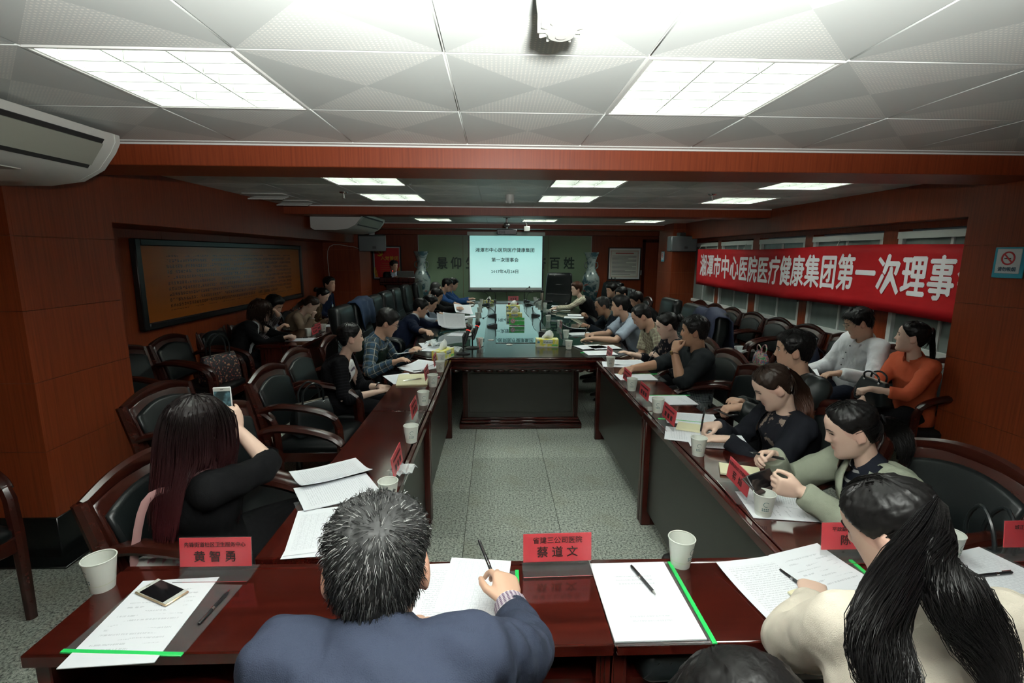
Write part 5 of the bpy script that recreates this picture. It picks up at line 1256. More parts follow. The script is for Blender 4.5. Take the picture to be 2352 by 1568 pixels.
PPL['greyleft'] = person(dict(label='man with thinning hair behind the dark jacket man on the left', hip=(-1.22, 8.45), rz=E_, head=ax_(1000, 665, -1.05), hp=.5, style='receding', hair=HGRY, eyes='down', top=BLKC, topname='jacket', right={'w': (-.66, 8.35, .80), 'pose': 'flat'}, left={'w': (-.64, 8.6, .80), 'pose': 'flat'}))
PPL['bluejacket'] = person(dict(label='man with glasses in a bright blue jacket near the screen', hip=(-1.2, 9.45), rz=E_, head=ax_(1027, 655, -.92), hp=.35, eyes='down', glasses=True, top=BRBLU, topname='jacket', right={'w': az_(1060, 705, .80), 'pose': 'flat'}, left={'w': (-.55, 9.6, .80), 'pose': 'flat'}))
watch(PPL['bluejacket'], 1, BLACK)
PPL['yellow'] = person(dict(label='man in a blue and yellow top beyond the bright blue jacket man', hip=(-1.15, 10.2), rz=E_, head=ax_(1041, 653, -.86), hp=.35, eyes='down', top=BRBLU, inner=YELL, gap=([0, .6, 1.05], [.05, .05, .06]), right={'w': (-.55, 10.05, .80), 'pose': 'flat'}, left={'w': (-.55, 10.25, .80), 'pose': 'flat'}))
# ---- left wall
PPL['bob'] = person(dict(label='woman with bobbed brown hair in a black blazer at the left wall desk', sex='f', hip=(-2.82, 5.42), rz=E_, head=ax_(600, 715, -2.66), hyaw=-1.15, hp=.1, near=1, style='bob', hair=HBRN, strands=420, hlen=.19, top=BLKC, topname='blazer', inner=WHT, gap=([0, .5, 1.05], [.03, .04, .065]), right={'w': az_(655, 775, .80), 'pose': 'fist'}, left={'w': (-2.30, 5.5, .80), 'pose': 'fist'}))
PPL['gingham'] = person(dict(label='person with black hair in a small checked shirt, hand at the face, wearing a badge', hip=(-2.82, 6.05), rz=E_+.3, head=ax_(630, 703, -2.66), hyaw=-1.75, hp=.45, eyes='down', hthick=.02, top=GING, right={'w': ax_(640, 755, -2.5), 'pose': 'hold'}, left={'w': ax_(640, 722, -2.50), 'pose': 'chin', 'dir': (-.3, -.2, .6)}))
PPL['beige'] = person(dict(label='woman in a beige sweater bowing her head over the left wall desk', sex='f', hip=(-2.82, 6.72), rz=E_, head=ax_(714, 700, -2.48), hyaw=-1.2, hp=.75, eyes='down', style='back', strands=150, tie=(0, -.115, -.01), hair=HBRN, top=BEIGE, topname='sweater', tail=[dict(pts=[ax_(690, 698, -2.62), ax_(672, 712, -2.7)], w=.03, n=70, rad=.005)], right={'w': ax_(718, 728, -2.40), 'pose': 'fist', 'dir': (.2, .1, .8), 'pole': (.2, -.4, -1)}, left={'w': (-2.35, 6.9, .80), 'pose': 'relax'}))
watch(PPL['beige'], 1, plain('pale_bangle', (.6, .58, .55), .3), None, 'bangle')
PPL['brown'] = person(dict(label='person in a brown patterned top looking down, beyond the beige sweater woman', sex='f', hip=(-2.82, 7.38), rz=E_, head=ax_(741, 679, -2.58), hp=.55, eyes='down', style='back', bun=True, top=BROWNP))
PPL['navyleft'] = person(dict(label='man in navy with a lanyard at the far end of the left wall', hip=(-2.84, 8.12), rz=E_, head=ax_(757, 653, -2.74), hyaw=-1.9, hp=.0, top=NAVY, topname='jacket'))
PPL['speaker'] = person(dict(label='man in a dark suit speaking at the lectern', hip=(-2.22, 10.95), rz=-PI+.35, s=.94, stand=True, head=tuple(at(905, 611, y=10.92)), hyaw=-PI+.9, hp=.1, top=BLKC, topname='jacket', inner=LBLU, gap=([0, .5, 1.05], [.03, .04, .06]), right={'w': (-2.2, 10.72, 1.18), 'pose': 'flat'}, left={'w': (-1.9, 10.72, 1.18), 'pose': 'flat'}, collar=LBLU))
# ---- right side of the big table
PPL['dotted'] = person(dict(label='woman with short auburn hair in a dotted blouse and dark vest', sex='f', hip=(1.72, 8.62), rz=W_-.15, head=ax_(1324, 664, 1.42), hyaw=1.75, hp=.08, near=1, hair=AUB, hthick=.022, style='short', top=DOTS, topname='blouse', vest=BLKC, right={'w': az_(1282, 705, .80), 'pose': 'flat', 'dir': (-1, -.1, -.05)}, left={'w': az_(1277, 709, .80), 'pose': 'flat', 'dir': (-1, .1, -.05)}))
watch(PPL['dotted'], -1, plain('watch_steel', (.4, .4, .38), .3, .8))
PPL['bald'] = person(dict(label='balding man in a dark suit looking down on the right', skin='c', hip=(1.78, 6.62), rz=W_, head=ax_(1383, 703, 1.43), hp=.35, near=1, style='receding', hair=HGRY, eyes='down', top=cloth('dark_suit', 'plain', (.011, .015, .022)), topname='jacket', collar=cloth('speckled_collar', 'check', (.2, .25, .25), (.02, .03, .03), n=40, fl=120), right={'w': az_(1347, 728, .86), 'pose': 'fist'}, left={'w': az_(1352, 750, .80), 'pose': 'fist'}))
PPL['lightblue'] = person(dict(label='man in a light blue short sleeved shirt writing on the right', hip=(1.76, 5.74), rz=W_, head=ax_(1424, 703, 1.44), hyaw=1.25, hp=.12, near=1, wide=1.12, belly=.03, top=LBLU, sleeve='short', collar=LBLU, right={'w': az_(1360, 768, .80), 'pose': 'pen'}, left={'w': az_(1362, 777, .79), 'pose': 'flat', 'dir': (-1, .3, -.1)}))
PPL['checked'] = person(dict(label='man with receding hair in a beige checked short sleeved shirt', hip=(1.80, 5.10), rz=W_, head=ax_(1474, 727, 1.50), hyaw=1.38, hp=.6, near=1, style='receding', eyes='down', belly=.04, wide=1.08, top=BEIGEC, sleeve='short', collar=BEIGEC, right={'w': (1.40, 4.95, .66), 'pose': 'relax'}, left={'w': (1.42, 4.80, .66), 'pose': 'relax'}))
PPL['secondA'] = person(dict(label='man with black hair second row on the right, nearest of the three heads', hip=(2.46, 7.38), rz=W_, head=ax_(1462, 690, 2.17), hp=.4, eyes='down', top=BLKC, hthick=.02))
PPL['secondB'] = person(dict(label='man with glasses second row on the right, middle of the three heads', hip=(2.46, 8.0), rz=W_, head=ax_(1428, 676, 2.12), hp=.3, hyaw=1.8, eyes='down', glasses=True, top=BLKC))
PPL['secondC'] = person(dict(label='person with thick black hair second row on the right, farthest of the three heads', hip=(2.46, 9.18), rz=W_, head=ax_(1404, 668, 2.12), hyaw=2.0, hp=.1, hthick=.024, top=BLKC))
# ---- right side tables
PPL['hidden'] = person(dict(label='woman with pulled back black hair half hidden by the chin resting man', sex='f', hip=(1.70, 4.52), rz=W_, head=ax_(1532, 748, 1.52), hyaw=1.4, hp=.35, near=1, eyes='down', style='back', strands=150, bun=True, top=FLOW, topname='sweater', sleeve='three', right={'w': (1.28, 4.55, .79), 'pose': 'flat'}, left={'w': az_(1512, 822, .80), 'pose': 'pen'}))
PPL['chin'] = person(dict(label='man in a charcoal shirt resting his chin on his hand', hip=(1.66, 3.92), rz=W_-.1, head=ax_(1594, 762, 1.56), hyaw=1.18, hp=.06, near=2, skin='c', strands=900, hlen=.02, srad=.0013, top=CHAR, sleeve='elbow', collar=CHAR, vest=cloth('blue_check_panel', 'check', (.16, .18, .18), (.012, .018, .028), n=22, fl=62), vname='check_panel', vgrow=.008, vest_t1=.5, loose=1.12, belly=.01, right={'w': az_(1452, 846, .795), 'pose': 'relax', 'dir': (-1, -.1, -.15)}, left={'w': ax_(1549, 808, 1.36), 'pose': 'chin', 'dir': (.25, .25, .75), 'palm': (.8, .3, .1), 'pole': (-.8, -.5, -1)}))
watch(PPL['chin'], -1, plain('brown_strap', (.10, .035, .018), .5), plain('gold', (.6, .45, .2), .25, .9))
PPL['leather'] = person(dict(label='man in a black leather jacket looking towards the screen', hip=(1.95, 2.95), rz=W_, head=ax_(1822, 806, 1.80), hyaw=1.05, hp=.08, near=2, strands=1100, hlen=.019, srad=.0013, top=LEAJ, topname='jacket', sleeve='long', loose=1.1, collar=LEAJ, right={'w': (1.55, 2.95, .80), 'pose': 'relax'}, left={'w': ax_(1700, 935, 1.46), 'pose': 'hold', 'dir': (-1, .1, -.1)}))
PPL['writer'] = person(dict(label='woman with a chestnut ponytail in a black flowered sweater writing', sex='f', hip=(1.52, 2.40), rz=W_, head=ax_(1776, 890, 1.42), hyaw=1.3, hp=.55, near=2, eyes='down', style='back', hair=BHAIR, strands=1200, srad=.0013, tie=(0, -.105, .055), top=cloth('black_knit', 'plain', (.009, .010, .014)), topname='sweater', inner=FLOW, inname='flower_panel', gap=([0, .5, 1.05], [.075, .08, .08]), tiem=CHROME, wide=1.08, tt1=1.0,
    right={'w': az_(1648, 975, .815), 'pose': 'pen', 'dir': (-1, -.05, -.1)}, left={'w': az_(1668, 1008, .80), 'pose': 'flat', 'dir': (-1, .35, -.1)}, tail=[dict(pts=[ax_(1838, 900, 1.58), ax_(1852, 950, 1.60), ax_(1846, 1005, 1.58)], w=.05, n=170)]))
PPL['sage'] = person(dict(label='woman with a black ponytail in a sage coat over a striped blouse', sex='f', hip=(1.56, 1.76), rz=W_+.08, head=ax_(1955, 988, 1.43), hyaw=1.18, hp=.36, near=3, eyes='down', style='back', strands=1500, srad=.0012, tie=(0, -.118, .02), top=SAGE, topname='coat', inner=STRB, inname='blouse', gap=([0, .4, .8, 1.05], [.03, .05, .08, .085]), lapel=SAGE, loose=1.12, int1=1.04, collar=STRB,
    right={'w': (1.20, 1.98, .86), 'pose': 'hold', 'dir': (-1, -.25, .05), 'palm': (-.2, -.8, -.4)}, left={'w': az_(1838, 1128, .85), 'pose': 'hold', 'dir': (-1, .35, .15), 'palm': (-.2, .8, .1), 'pole': (.1, -.9, -.8)}, tail=[dict(pts=[ax_(2058, 985, 1.63), ax_(2080, 1025, 1.66), ax_(2078, 1072, 1.66)], w=.042, n=200)]))
watch(PPL['sage'], -1, plain('jade', (.42, .52, .44), .25), None, 'jade_bangle')
# ---- under the windows
PPL['whiteshirt'] = person(dict(label='man with glasses in a white shirt reading under the windows', hip=(3.16, 4.12), rz=W_, head=ax_(1972, 742, 2.98), hyaw=1.15, hp=.42, near=2, strands=800, hlen=.03, srad=.0014, eyes='down', glasses=True, gmat=plain('gold_rim', (.5, .42, .3), .3, .8), top=WHT, collar=WHT, buttons=BLACK, belly=.02, loose=1.1, right={'w': (2.74, 4.2, .70), 'pose': 'pinch'}, left={'w': ax_(1928, 857, 2.72), 'pose': 'relax', 'dir': (-1, .2, -.1)}, bottom=cloth('dark_navy_trousers', 'plain', (.008, .010, .018))))
PPL['orange'] = person(dict(label='woman with a long braid in an orange top under the windows', sex='f', hip=(3.16, 3.5), rz=W_, head=ax_(2094, 775, 3.03), hyaw=.85, hp=-.05, near=2, style='back', strands=350, tie=(0, -.11, .05), top=ORNG, sleeve='three', collar=ORNG, wide=1.05, right={'w': (2.70, 3.42, .66), 'pose': 'relax'}, left={'w': ax_(2000, 893, 2.68), 'pose': 'fist', 'dir': (-1, .2, -.2)}, tail=[dict(pts=[ax_(2140, 760, 3.16), ax_(2142, 800, 3.18), ax_(2140, 850, 3.17)], w=.022, n=110, prof=[.6, 1, 1, 1, .7])]))
# ---- foreground
PPL['grey'] = person(dict(label='grey haired man in a navy suit seen from behind in the foreground', hip=(-.165, .54), rz=0, head=tuple(at(868, 1306, y=.78)), hs=1.02, neck=.0, hyaw=.12, hp=.25, tt1=1.04,  near=3, hair=GHAIR, strands=5200, hlen=.017, srad=.0008, hthick=.008, whorl=(.012, -.085, .085), lift=.2, top=SUITN, topname='suit_jacket', sleeve='cuff', wide=.87, loose=1.02, cuffm=cloth('checked_cuff', 'check', (.6, .55, .58), (.08, .03, .09), n=26, fl=110),
    right={'w': az_(1170, 1388, .82), 'pose': 'write', 'dir': (-.12, 1, .28), 'palm': (-.45, .1, -.85), 'pole': (1, -.5, -.6)}, left={'w': (-.24, 1.04, .80), 'pose': 'flat', 'pole': (-1, -.6, -.5)}))
PPL['cream'] = person(dict(label='woman with a very long black ponytail in a cream jacket seen from behind', sex='f', hip=(.71, .56), rz=.0, head=tuple(at(2050, 1218, y=.92)), hs=.95, neck=.06, hyaw=.55, hp=.45, near=3, style='back', strands=1800, srad=.0012, tie=(.01, -.10, .055), top=CREAM, topname='jacket', loose=1.22, wide=1.12, collar=None, hroll=-.12,
    left={'w': az_(1868, 1378, .80), 'pose': 'relax', 'dir': (.55, .9, .0), 'pole': (-1, -.7, -.2)}, right={'w': (1.35, 1.12, .80), 'pose': 'flat', 'pole': (1, -.5, -.2)},
    tail=[dict(pts=[tuple(at(2080, 1290, y=.74)), tuple(at(2022, 1420, y=.67)), tuple(at(2035, 1540, y=.62)), tuple(at(2070, 1650, y=.58))], w=.066, n=1000, rad=.0012, flat=(0, 1, .3)), dict(pts=[tuple(at(2150, 1270, y=.74)), tuple(at(2210, 1390, y=.67)), tuple(at(2280, 1520, y=.62)), tuple(at(2310, 1640, y=.58))], w=.055, n=850, rad=.0012, flat=(0, 1, .3))]))
PPL['bent'] = person(dict(label='dark haired person bending low at the bottom edge of the photo', hip=(.24, .14), rz=-.05, head=tuple(at(1735, 1745, y=.60)), hyaw=.3, hp=.9, near=2, hthick=.02, style='back', tie=(0,-.11,.02), strands=4200, hlen=.05, srad=.0012, top=BLKC))
s2_ = empty('padded_stool', (.24, .14, 0), 0, 'black padded stool under the person bending at the bottom edge', 'stool')
MB().lathe([(.16, .42), (.18, .44), (.18, .465), (.16, .478), (0, .48)], 24).build('seat', LEATH, s2_)
for q in range(4): MB().tube([(.12*math.cos(PI/4+q*PI/2), .12*math.sin(PI/4+q*PI/2), .43), (.16*math.cos(PI/4+q*PI/2), .16*math.sin(PI/4+q*PI/2), 0)], .014, 8).build('leg', CHAIRW, s2_)
# ================================================================== THINGS ON THE TABLES
# ---- paper cups
CUPW = plain('cup_white', (.70, .72, .66), .45); CUPG = plain('cup_print', (.10, .20, .19), .6); CUPL = plain('cup_band', (.60, .66, .48), .6)
def make_cup():
    r = empty('paper_cup'); h = .088; R0_, R1 = .0275, .0385
    MB().lathe([(0, .003), (R0_-.002, .003), (R0_-.001, 0), (R0_, 0), (R1, h-.002), (R1-.0012, h-.002), (R0_-.0012, .006), (0, .006)], 32, cap=False).build('body', CUPW, r, 50)
    MB().tube([(R1*math.cos(a), R1*math.sin(a), h) for a in np.linspace(0, 2*PI, 33)], .0017, 6).build('rim', CUPW, r)
    def patch(m, a0, a1, z0, z1, n=3):
        V = []
        for i in range(n+1):
            a = a0+(a1-a0)*i/n
            for z in (z0, z1): q = R0_+(R1-R0_)*z/h+.0004; V.append((q*math.cos(a), q*math.sin(a), z))
        m.add(V, [(2*i, 2*i+2, 2*i+3, 2*i+1) for i in range(n)])
    m = MB()
    for k in range(4):
        for row in (0, 1): patch(m, -.36+k*.2, -.24+k*.2, .036-.007*row, .0405-.007*row)
    m.build('printed_text', CUPG, r, 0); r.children[-1]['kind'] = 'stuff'
    m = MB(); N = 14
    for i in range(N):          # hospital mark: an open ring
        t0, t1 = .6+4.6*i/N, .6+4.6*(i+1)/N
        V = []
        for t in (t0, t1):
            for q in (.0085, .0105):
                z = .057+q*math.sin(t); rr_ = R0_+(R1-R0_)*z/h+.0004; a = .05+q*math.cos(t)/rr_; V.append((rr_*math.cos(a), rr_*math.sin(a), z))
        m.add(V, [(0, 2, 3, 1)])
    m.build('logo', CUPG, r, 0)
    m = MB(); patch(m, -PI, PI-.001, .021, .0225, 40); m.build('band', CUPL, r, 0)
    return r
CUP0 = make_cup(); CUPU = [False]
def cup(px, py, label, group, rz=None, z=TZ, s=1.0):
    p = az_(px, py, z); o = copy_tree(CUP0) if CUPU[0] else CUP0; CUPU[0] = True
    o.location = (p[0], p[1], z+.0003); o.rotation_euler = (0, 0, random.uniform(-2.6, -.6) if rz is None else rz); o.scale = (s, s, s); tag(o, label, 'cup', group)
cup(237, 1349, 'white paper cup on the left end of the foreground table', 'cups on the foreground tables', -2.1, s=1.08)
cup(1562, 1296, 'white paper cup on the foreground table beside the green edged folder', 'cups on the foreground tables', -.9, s=1.05)
cup(2172, 1284, 'white paper cup behind the long ponytail woman', 'cups on the foreground tables', -1.2, s=1.05)
for px, py, lb in ((893, 1152, 'beyond the grey haired man’s head'), (945, 1014, 'between two red name cards'), (973, 929, 'just past the table joint'), (994, 887, 'beside the open notebook'), (1011, 853, 'beside the loose white sheets'), (1014, 834, 'in front of the tissue box')):
    cup(px, py, 'white paper cup on the left side table '+lb.replace('’', "'"), 'cups on the left side tables', -1.35)
for px, py, lb in ((1402, 842, 'at the far corner by the big table'), (1451, 896, 'in front of the resting hand'), (1510, 946, 'beside the green edged folder'), (1603, 1044, 'in front of the writing woman'), (1752, 1182, 'in front of the sage coat woman')):
    cup(px, py, 'white paper cup on the right side table '+lb, 'cups on the right side tables', -1.9)
for px, py, lb in ((1102, 795, 'at the near left corner behind a red card'), (1080, 762, 'by the black microphone stands, nearer'), (1080, 745, 'by the black microphone stands, farther'), (1097, 731, 'second row left, near the dark jacket man'), (1101, 718, 'left, before the bright blue jacket man'), (1103, 706, 'left, at the blue jacket man’s hands'), (1106, 697, 'far left next to the small tissue box'),
                   (1306, 801, 'right of the front tissue box'), (1300, 775, 'right, in front of the light blue shirt man'), (1285, 750, 'right, in front of the balding man'), (1259, 738, 'right, middle of the table, nearer'), (1260, 724, 'right, middle of the table, farther'), (1252, 706, 'right, by the dotted blouse woman’s hands'), (1240, 700, 'far right, nearest of the three together'), (1234, 696, 'far right, middle of the three together'), (1229, 692, 'far right, farthest of the three together')):
    cup(px, py, 'white paper cup on big table, '+lb.replace('’', "'"), 'cups on the big table', None, TZ+.006)
for px, py, lb in ((709, 771, 'nearest'), (743, 760, 'second'), (796, 730, 'third'), (813, 721, 'fourth'), (826, 714, 'farthest')):
    cup(px, py, f'white paper cup on the left wall desks, {lb} along the row', 'cups on the left wall desks')
# ---- red name cards in clear stands
CARDW = .20; CARDH = .088
def card(x, y, rz, label, group, l1=None, l2=None, both=False, z=TZ, w=CARDW):
    r = empty('name_card', (x, y, z), rz, label, 'name card', group); T = rotm(-.12, 0, 0)
    MB().box(-w/2, w/2, -.035, .05, 0.0004, .004, .001).build('stand_base', ACRYL, r)
    MB().box(-w/2, w/2, -.037, -.0345, .0, .0055).build('base_edge', CHROME, r, 0)
    MB().box(-w/2, w/2, -.0025, .0025, .004, .03+CARDH+.002, R=T).build('clear_sleeve', ACRYL, r, 0)
    MB().box(-w/2+.002, w/2-.002, -.0015, .0015, .03, .03+CARDH, R=T).build('card', CARDR, r, 0)
    for sgn, rot, yy in ((1, (PI/2-.12, 0, 0), -.0032), (-1, (PI/2+.12, 0, PI), .0032)):
        def put(txt, sz, zz, sx=1., bold=.0006):
            if not txt: return
            q = T@np.array([0, yy, zz]); lettering(txt, sz, CARDK, r, tuple(q), rot, bold, sx, depth=.0002)
        if sgn == 1 or both:
            if l1: put(l1, .0165 if len(l1) > 8 else .022, .03+CARDH*.76, 1.0 if len(l1) < 12 else .92, .0001)
            if l2: put(l2, .036, .03+CARDH*.33, 1., .0005)
        if not l1 and not l2:
            m = MB()
            for i in range(9): m.box(-.075+i*.0172, -.063+i*.0172, yy*1.02-.0002, yy*1.02+.0002, .03+CARDH*.70, .03+CARDH*.82, R=T)
            for i in range(3): m.box(-.06+i*.046, -.032+i*.046, yy*1.02-.0002, yy*1.02+.0002, .03+CARDH*.2, .03+CARDH*.5, R=T)
            m.build('blurred_print', CARDK, r, 0); r.children[-1]['kind'] = 'stuff'
    return r
GC = 'red name cards on the foreground tables'
p = az_(497, 1322, TZ); card(p[0], p[1], 0, 'red name card in a clear stand at the left of the foreground table', GC, '先锋街道社区卫生服务中心', '黄 智 勇', True, w=.215)
p = az_(1280, 1310, TZ); card(p[0], p[1], .03, 'red name card in a clear stand in the middle of the foreground table', GC, '省建三公司医院', '蔡 道 文', True, w=.215)
p = az_(1935, 1273, TZ); card(p[0]+.02, p[1]-.02, .0, 'red name card in a clear stand in front of the long ponytail woman', GC, '平政路街道社区卫生', '陈  凯', True, w=.215)
p = az_(2340, 1268, TZ); card(p[0]+.03, p[1]-.02, .0, 'red name card in a clear stand at the right edge of the photo', GC, '城正街街道社区卫生', '唐 利', True, w=.215)
GC2 = 'red name cards on the side tables'
card(.985, 1.86, -PI/2-.06, 'red name card before the sage coat woman', GC2, '昭潭街道社区卫生服务中心', '蒋  灿', w=.2)
for px, py, lb in ((1532, 978, 'before the writing woman'), (1476, 922, 'next to the green edged folder'), (1437, 884, 'before the chin resting man'), (1397, 826, 'at the far corner of the right side table')):
    p = az_(px, py, TZ); card(p[0], p[1], -PI/2, 'red name card '+lb, GC2)
for px, py, lb in ((918, 1092, 'with crumpled film near the open documents'), (955, 962, 'by the joint of the left side tables'), (983, 876, 'beside the open notebook'), (1002, 844, 'beside the loose sheets on the left')):
    p = az_(px, py, TZ); card(p[0], p[1], PI/2, 'red name card '+lb, GC2)
GC3 = 'red name cards on the big table'
p = az_(1179, 693, TZ); card(p[0], p[1], 0, 'red name card at the far head of the big table', GC3, z=TZ, w=.22)
for px, py, lb in ((1104, 806, 'turned edge on at the near left corner of the big table'), (1075, 764, 'edge on by the microphone stands on the big table'), (1286, 758, 'edge on at the right of the big table')):
    p = az_(px, py, TZ); card(p[0], p[1], PI/2 if px < 1180 else -PI/2, 'red name card '+lb, GC3, z=TZ)
GC4 = 'red name cards on the left wall desks'
for px, py, lb in ((722, 772, 'nearest'), (729, 764, 'second'), (770, 738, 'third'), (802, 726, 'fourth'), (818, 717, 'fifth'), (834, 712, 'farthest')):
    p = az_(px, py, TZ); card(p[0]+.02, p[1], PI/2, f'red name card on the left wall desks, {lb} along the row', GC4)
# ---- printed sheets
def mat_print(name, kind, base=(.80, .82, .86)):
    t = NT(name); tc = t.n('TexCoord'); sx = t.n('SeparateXYZ'); t.l(tc.outputs['Object'], sx.inputs[0]); X, Y = sx.outputs[0], sx.outputs[1]
    if kind == 'grid':
        ln = t.math('MAXIMUM', t.math('LESS_THAN', t.math('FRACT', t.math('MULTIPLY', Y, 110)), .12), t.math('LESS_THAN', t.math('FRACT', t.math('MULTIPLY', X, 45)), .06)); tx = t.math('GREATER_THAN', t.noise(t.coord('Object', (320, 110, 0)), 1, 1), .56); m = t.math('MAXIMUM', t.math('MULTIPLY', ln, .7), t.math('MULTIPLY', tx, .5)); top = .11; bot = -.12
    else:
        pitch = 118. if kind == 'full' else 60.
        row = t.math('LESS_THAN', t.math('ABSOLUTE', t.math('SUBTRACT', t.math('FRACT', t.math('MULTIPLY', Y, pitch)), .5)), .24 if kind == 'full' else .17)
        wd = t.math('GREATER_THAN', t.noise(t.coord('Object', (330, pitch*.9, 0)), 1, 1), .47); m = t.math('MULTIPLY', row, wd)
        if kind == 'title':
            z1 = t.math('MULTIPLY', t.math('GREATER_THAN', Y, .045), t.math('LESS_THAN', Y, .10)); z2 = t.math('MULTIPLY', t.math('GREATER_THAN', Y, -.095), t.math('LESS_THAN', Y, -.06)); m = t.math('MULTIPLY', m, t.math('MAXIMUM', z1, z2)); m = t.math('MULTIPLY', m, t.math('LESS_THAN', t.math('ABSOLUTE', X), .055))
        if kind == 'sparse': m = t.math('MULTIPLY', m, t.math('GREATER_THAN', t.noise(t.coord('Object', (14, 60, 0)), 1, 0), .5))
        top, bot = .122, -.122
    ins = t.math('MULTIPLY', t.math('LESS_THAN', t.math('ABSOLUTE', X), .082), t.math('MULTIPLY', t.math('LESS_THAN', Y, top), t.math('GREATER_THAN', Y, bot)))
    t.set(t.mix(t.math('MULTIPLY', t.math('MULTIPLY', m, ins), .3), base, (.12, .13, .18)), .6, spec=.2); return t.m
PF, PT, PG, PS = mat_print('page_text', 'full'), mat_print('page_title', 'title'), mat_print('page_table', 'grid'), mat_print('page_list', 'sparse')
def sheet(c, rz, mat, label, group=None, w=.21, l=.297, z=TZ, th=.0012, curl=0., lift=(0, 0), cat='paper', name='paper_sheet', parent=None, cx=0.):
    """a sheet (or thin stack) lying flat, gently curled: lift=(near edge, far edge)"""
    nx, ny = 7, 9; V = []
    for top in (1, 0):
        for j in range(ny):
            v = -1+2*j/(ny-1)
            for i in range(nx):
                u = -1+2*i/(nx-1); hgt = curl*(u*u)*.5+lift[0]*max(0, -v)**2+lift[1]*max(0, v)**2+cx*max(0, u)**2
                V.append((u*w/2, v*l/2, hgt+(th if top else 0)+.0006))
    n = nx*ny; F = [(j*nx+i, j*nx+i+1, (j+1)*nx+i+1, (j+1)*nx+i) for j in range(ny-1) for i in range(nx-1)]; F += [tuple(n+k for k in f[::-1]) for f in F]
    B = [i for i in range(nx)]+[j*nx+nx-1 for j in range(1, ny)]+[(ny-1)*nx+i for i in range(nx-2, -1, -1)]+[j*nx for j in range(ny-2, 0, -1)]
    F += [(B[k], n+B[k], n+B[(k+1) % len(B)], B[(k+1) % len(B)]) for k in range(len(B))]
    o = MB().add(V, F).build(name, mat, parent, 30); o.location = (c[0], c[1], z if len(c) < 3 else c[2]); o.rotation_euler = (0, 0, rz)
    if parent is None: tag(o, label, cat, group)
    return o
def folder(c, rz, label, w=.245, l=.335, z=TZ, edge='y', group='clear folders with green zips'):
    r = empty('zip_folder', (c[0], c[1], z), rz, label, 'folder', group)
    MB().box(-w/2, w/2, -l/2, l/2, .0003, .0016).build('clear_film', FILM, r, 0)
    if edge == 'y': MB().box(-w/2, w/2, -l/2-.004, -l/2+.008, .0003, .005, .001).build('green_zip', GREENP, r)
    elif edge == '-y': MB().box(-w/2, w/2, l/2-.008, l/2+.004, .0003, .005, .001).build('green_zip', GREENP, r)
    else: MB().box(w/2-.008, w/2+.004, -l/2, l/2, .0003, .005, .001).build('green_zip', GREENP, r)
    return r
def pen(p0, p1, label, col=BLACK, group='pens', z=None, grip=True):
    p0, p1 = np.asarray(p0, float), np.asarray(p1, float); d = nrm(p1-p0); L_ = np.linalg.norm(p1-p0)
    r = empty('pen', tuple(p0), 0, label, 'pen', group); q = lambda t: d*L_*t
    MB().tube([q(.1), q(.12), q(.62)], [.0036, .0046, .0048], 10).build('barrel', col, r); MB().tube([q(0), q(.05), q(.1)], [.0006, .002, .0036], 8).build('tip', CHROME, r)
    MB().tube([q(.55), q(.62)], .0051, 10).build('ring', CHROME, r); MB().tube([q(.62), q(.95), q(1)], [.0048, .0047, .003], 10).build('cap', col, r)
    u = nrm(np.cross(d, (d[1], -d[0], .3)) if abs(d[2]) < .9 else (1, 0, 0)); u = u if u[2] >= 0 else -u
    MB().tube([q(.97)+u*.006, q(.72)+u*.0065], .0013, 6).build('clip', CHROME, r); return r
def phone(c, rz, label, body, w=.067, l=.138, z=TZ, R=None, screen=None):
    r = empty('smartphone', (c[0], c[1], z if len(c) < 3 else c[2]), rz, label, 'phone')
    m = lambda b: b if R is None else b.xf(R)
    m(MB().box(-w/2, w/2, -l/2, l/2, 0.0005, .0075, .003)).build('case', body, r); m(MB().box(-w/2+.003, w/2-.003, -l/2+.003, l/2-.003, .0075, .0079)).build('face', PLASW if body is not BLACK else BLACK, r, 0)
    m(MB().box(-w/2+.004, w/2-.004, -l/2+.017, l/2-.017, .0079, .0083)).build('display', screen or plain('phone_glass', (.006, .006, .007), .08), r, 0)
    m(MB().lathe([(.0055, .0079), (.0055, .0084), (.004, .0084)], 14, o=(0, -l/2+.009, 0))).build('home_button', PLASW, r); m(MB().box(-.006, .006, l/2-.01, l/2-.008, .0079, .0083)).build('earpiece', BLACK, r, 0); return r
# foreground table, left
folder((-.90, 1.205), -.06, 'clear folder with a green zip under the left foreground sheet', .30, .26, edge='y')
sheet((-.925, 1.195), .06, PS, 'long printed list under the white phone on the foreground table', z=TZ+.002, w=.215, l=.315, th=.002)
GOLD = plain('gold_phone_case', (.62, .47, .30), .3, .6)
phone((-.95, 1.289, TZ+.0045), 1.13, 'white and gold phone lying on the left foreground sheet', GOLD)
pen((-.765, 1.30, TZ+.006), (-.775, 1.165, TZ+.006), 'black pen with a red tip beside the left foreground sheet')
# grey haired man's papers
folder((-.10, 1.25), -.02, 'clear folder under the grey haired man’s papers'.replace('’', "'"), .33, .25, edge='x')
sheet((-.125, 1.26), .05, PF, 'printed page in front of the grey haired man', z=TZ+.002, w=.235, l=.30, th=.002)
sheet((-.06, 1.30), -.12, PG, 'second page partly under the grey haired man’s hand'.replace('’', "'"), z=TZ+.0045, lift=(0, .004), w=.19, l=.24)
Wg = PPL['grey']['arms'][1]; q0 = Wg['W']+Wg['R']@np.array([-.028, .085, -.03]); pen(q0+np.array([.03, -.02, -.035]), q0+np.array([-.035, .065, .085]), 'black and silver pen held by the grey haired man')
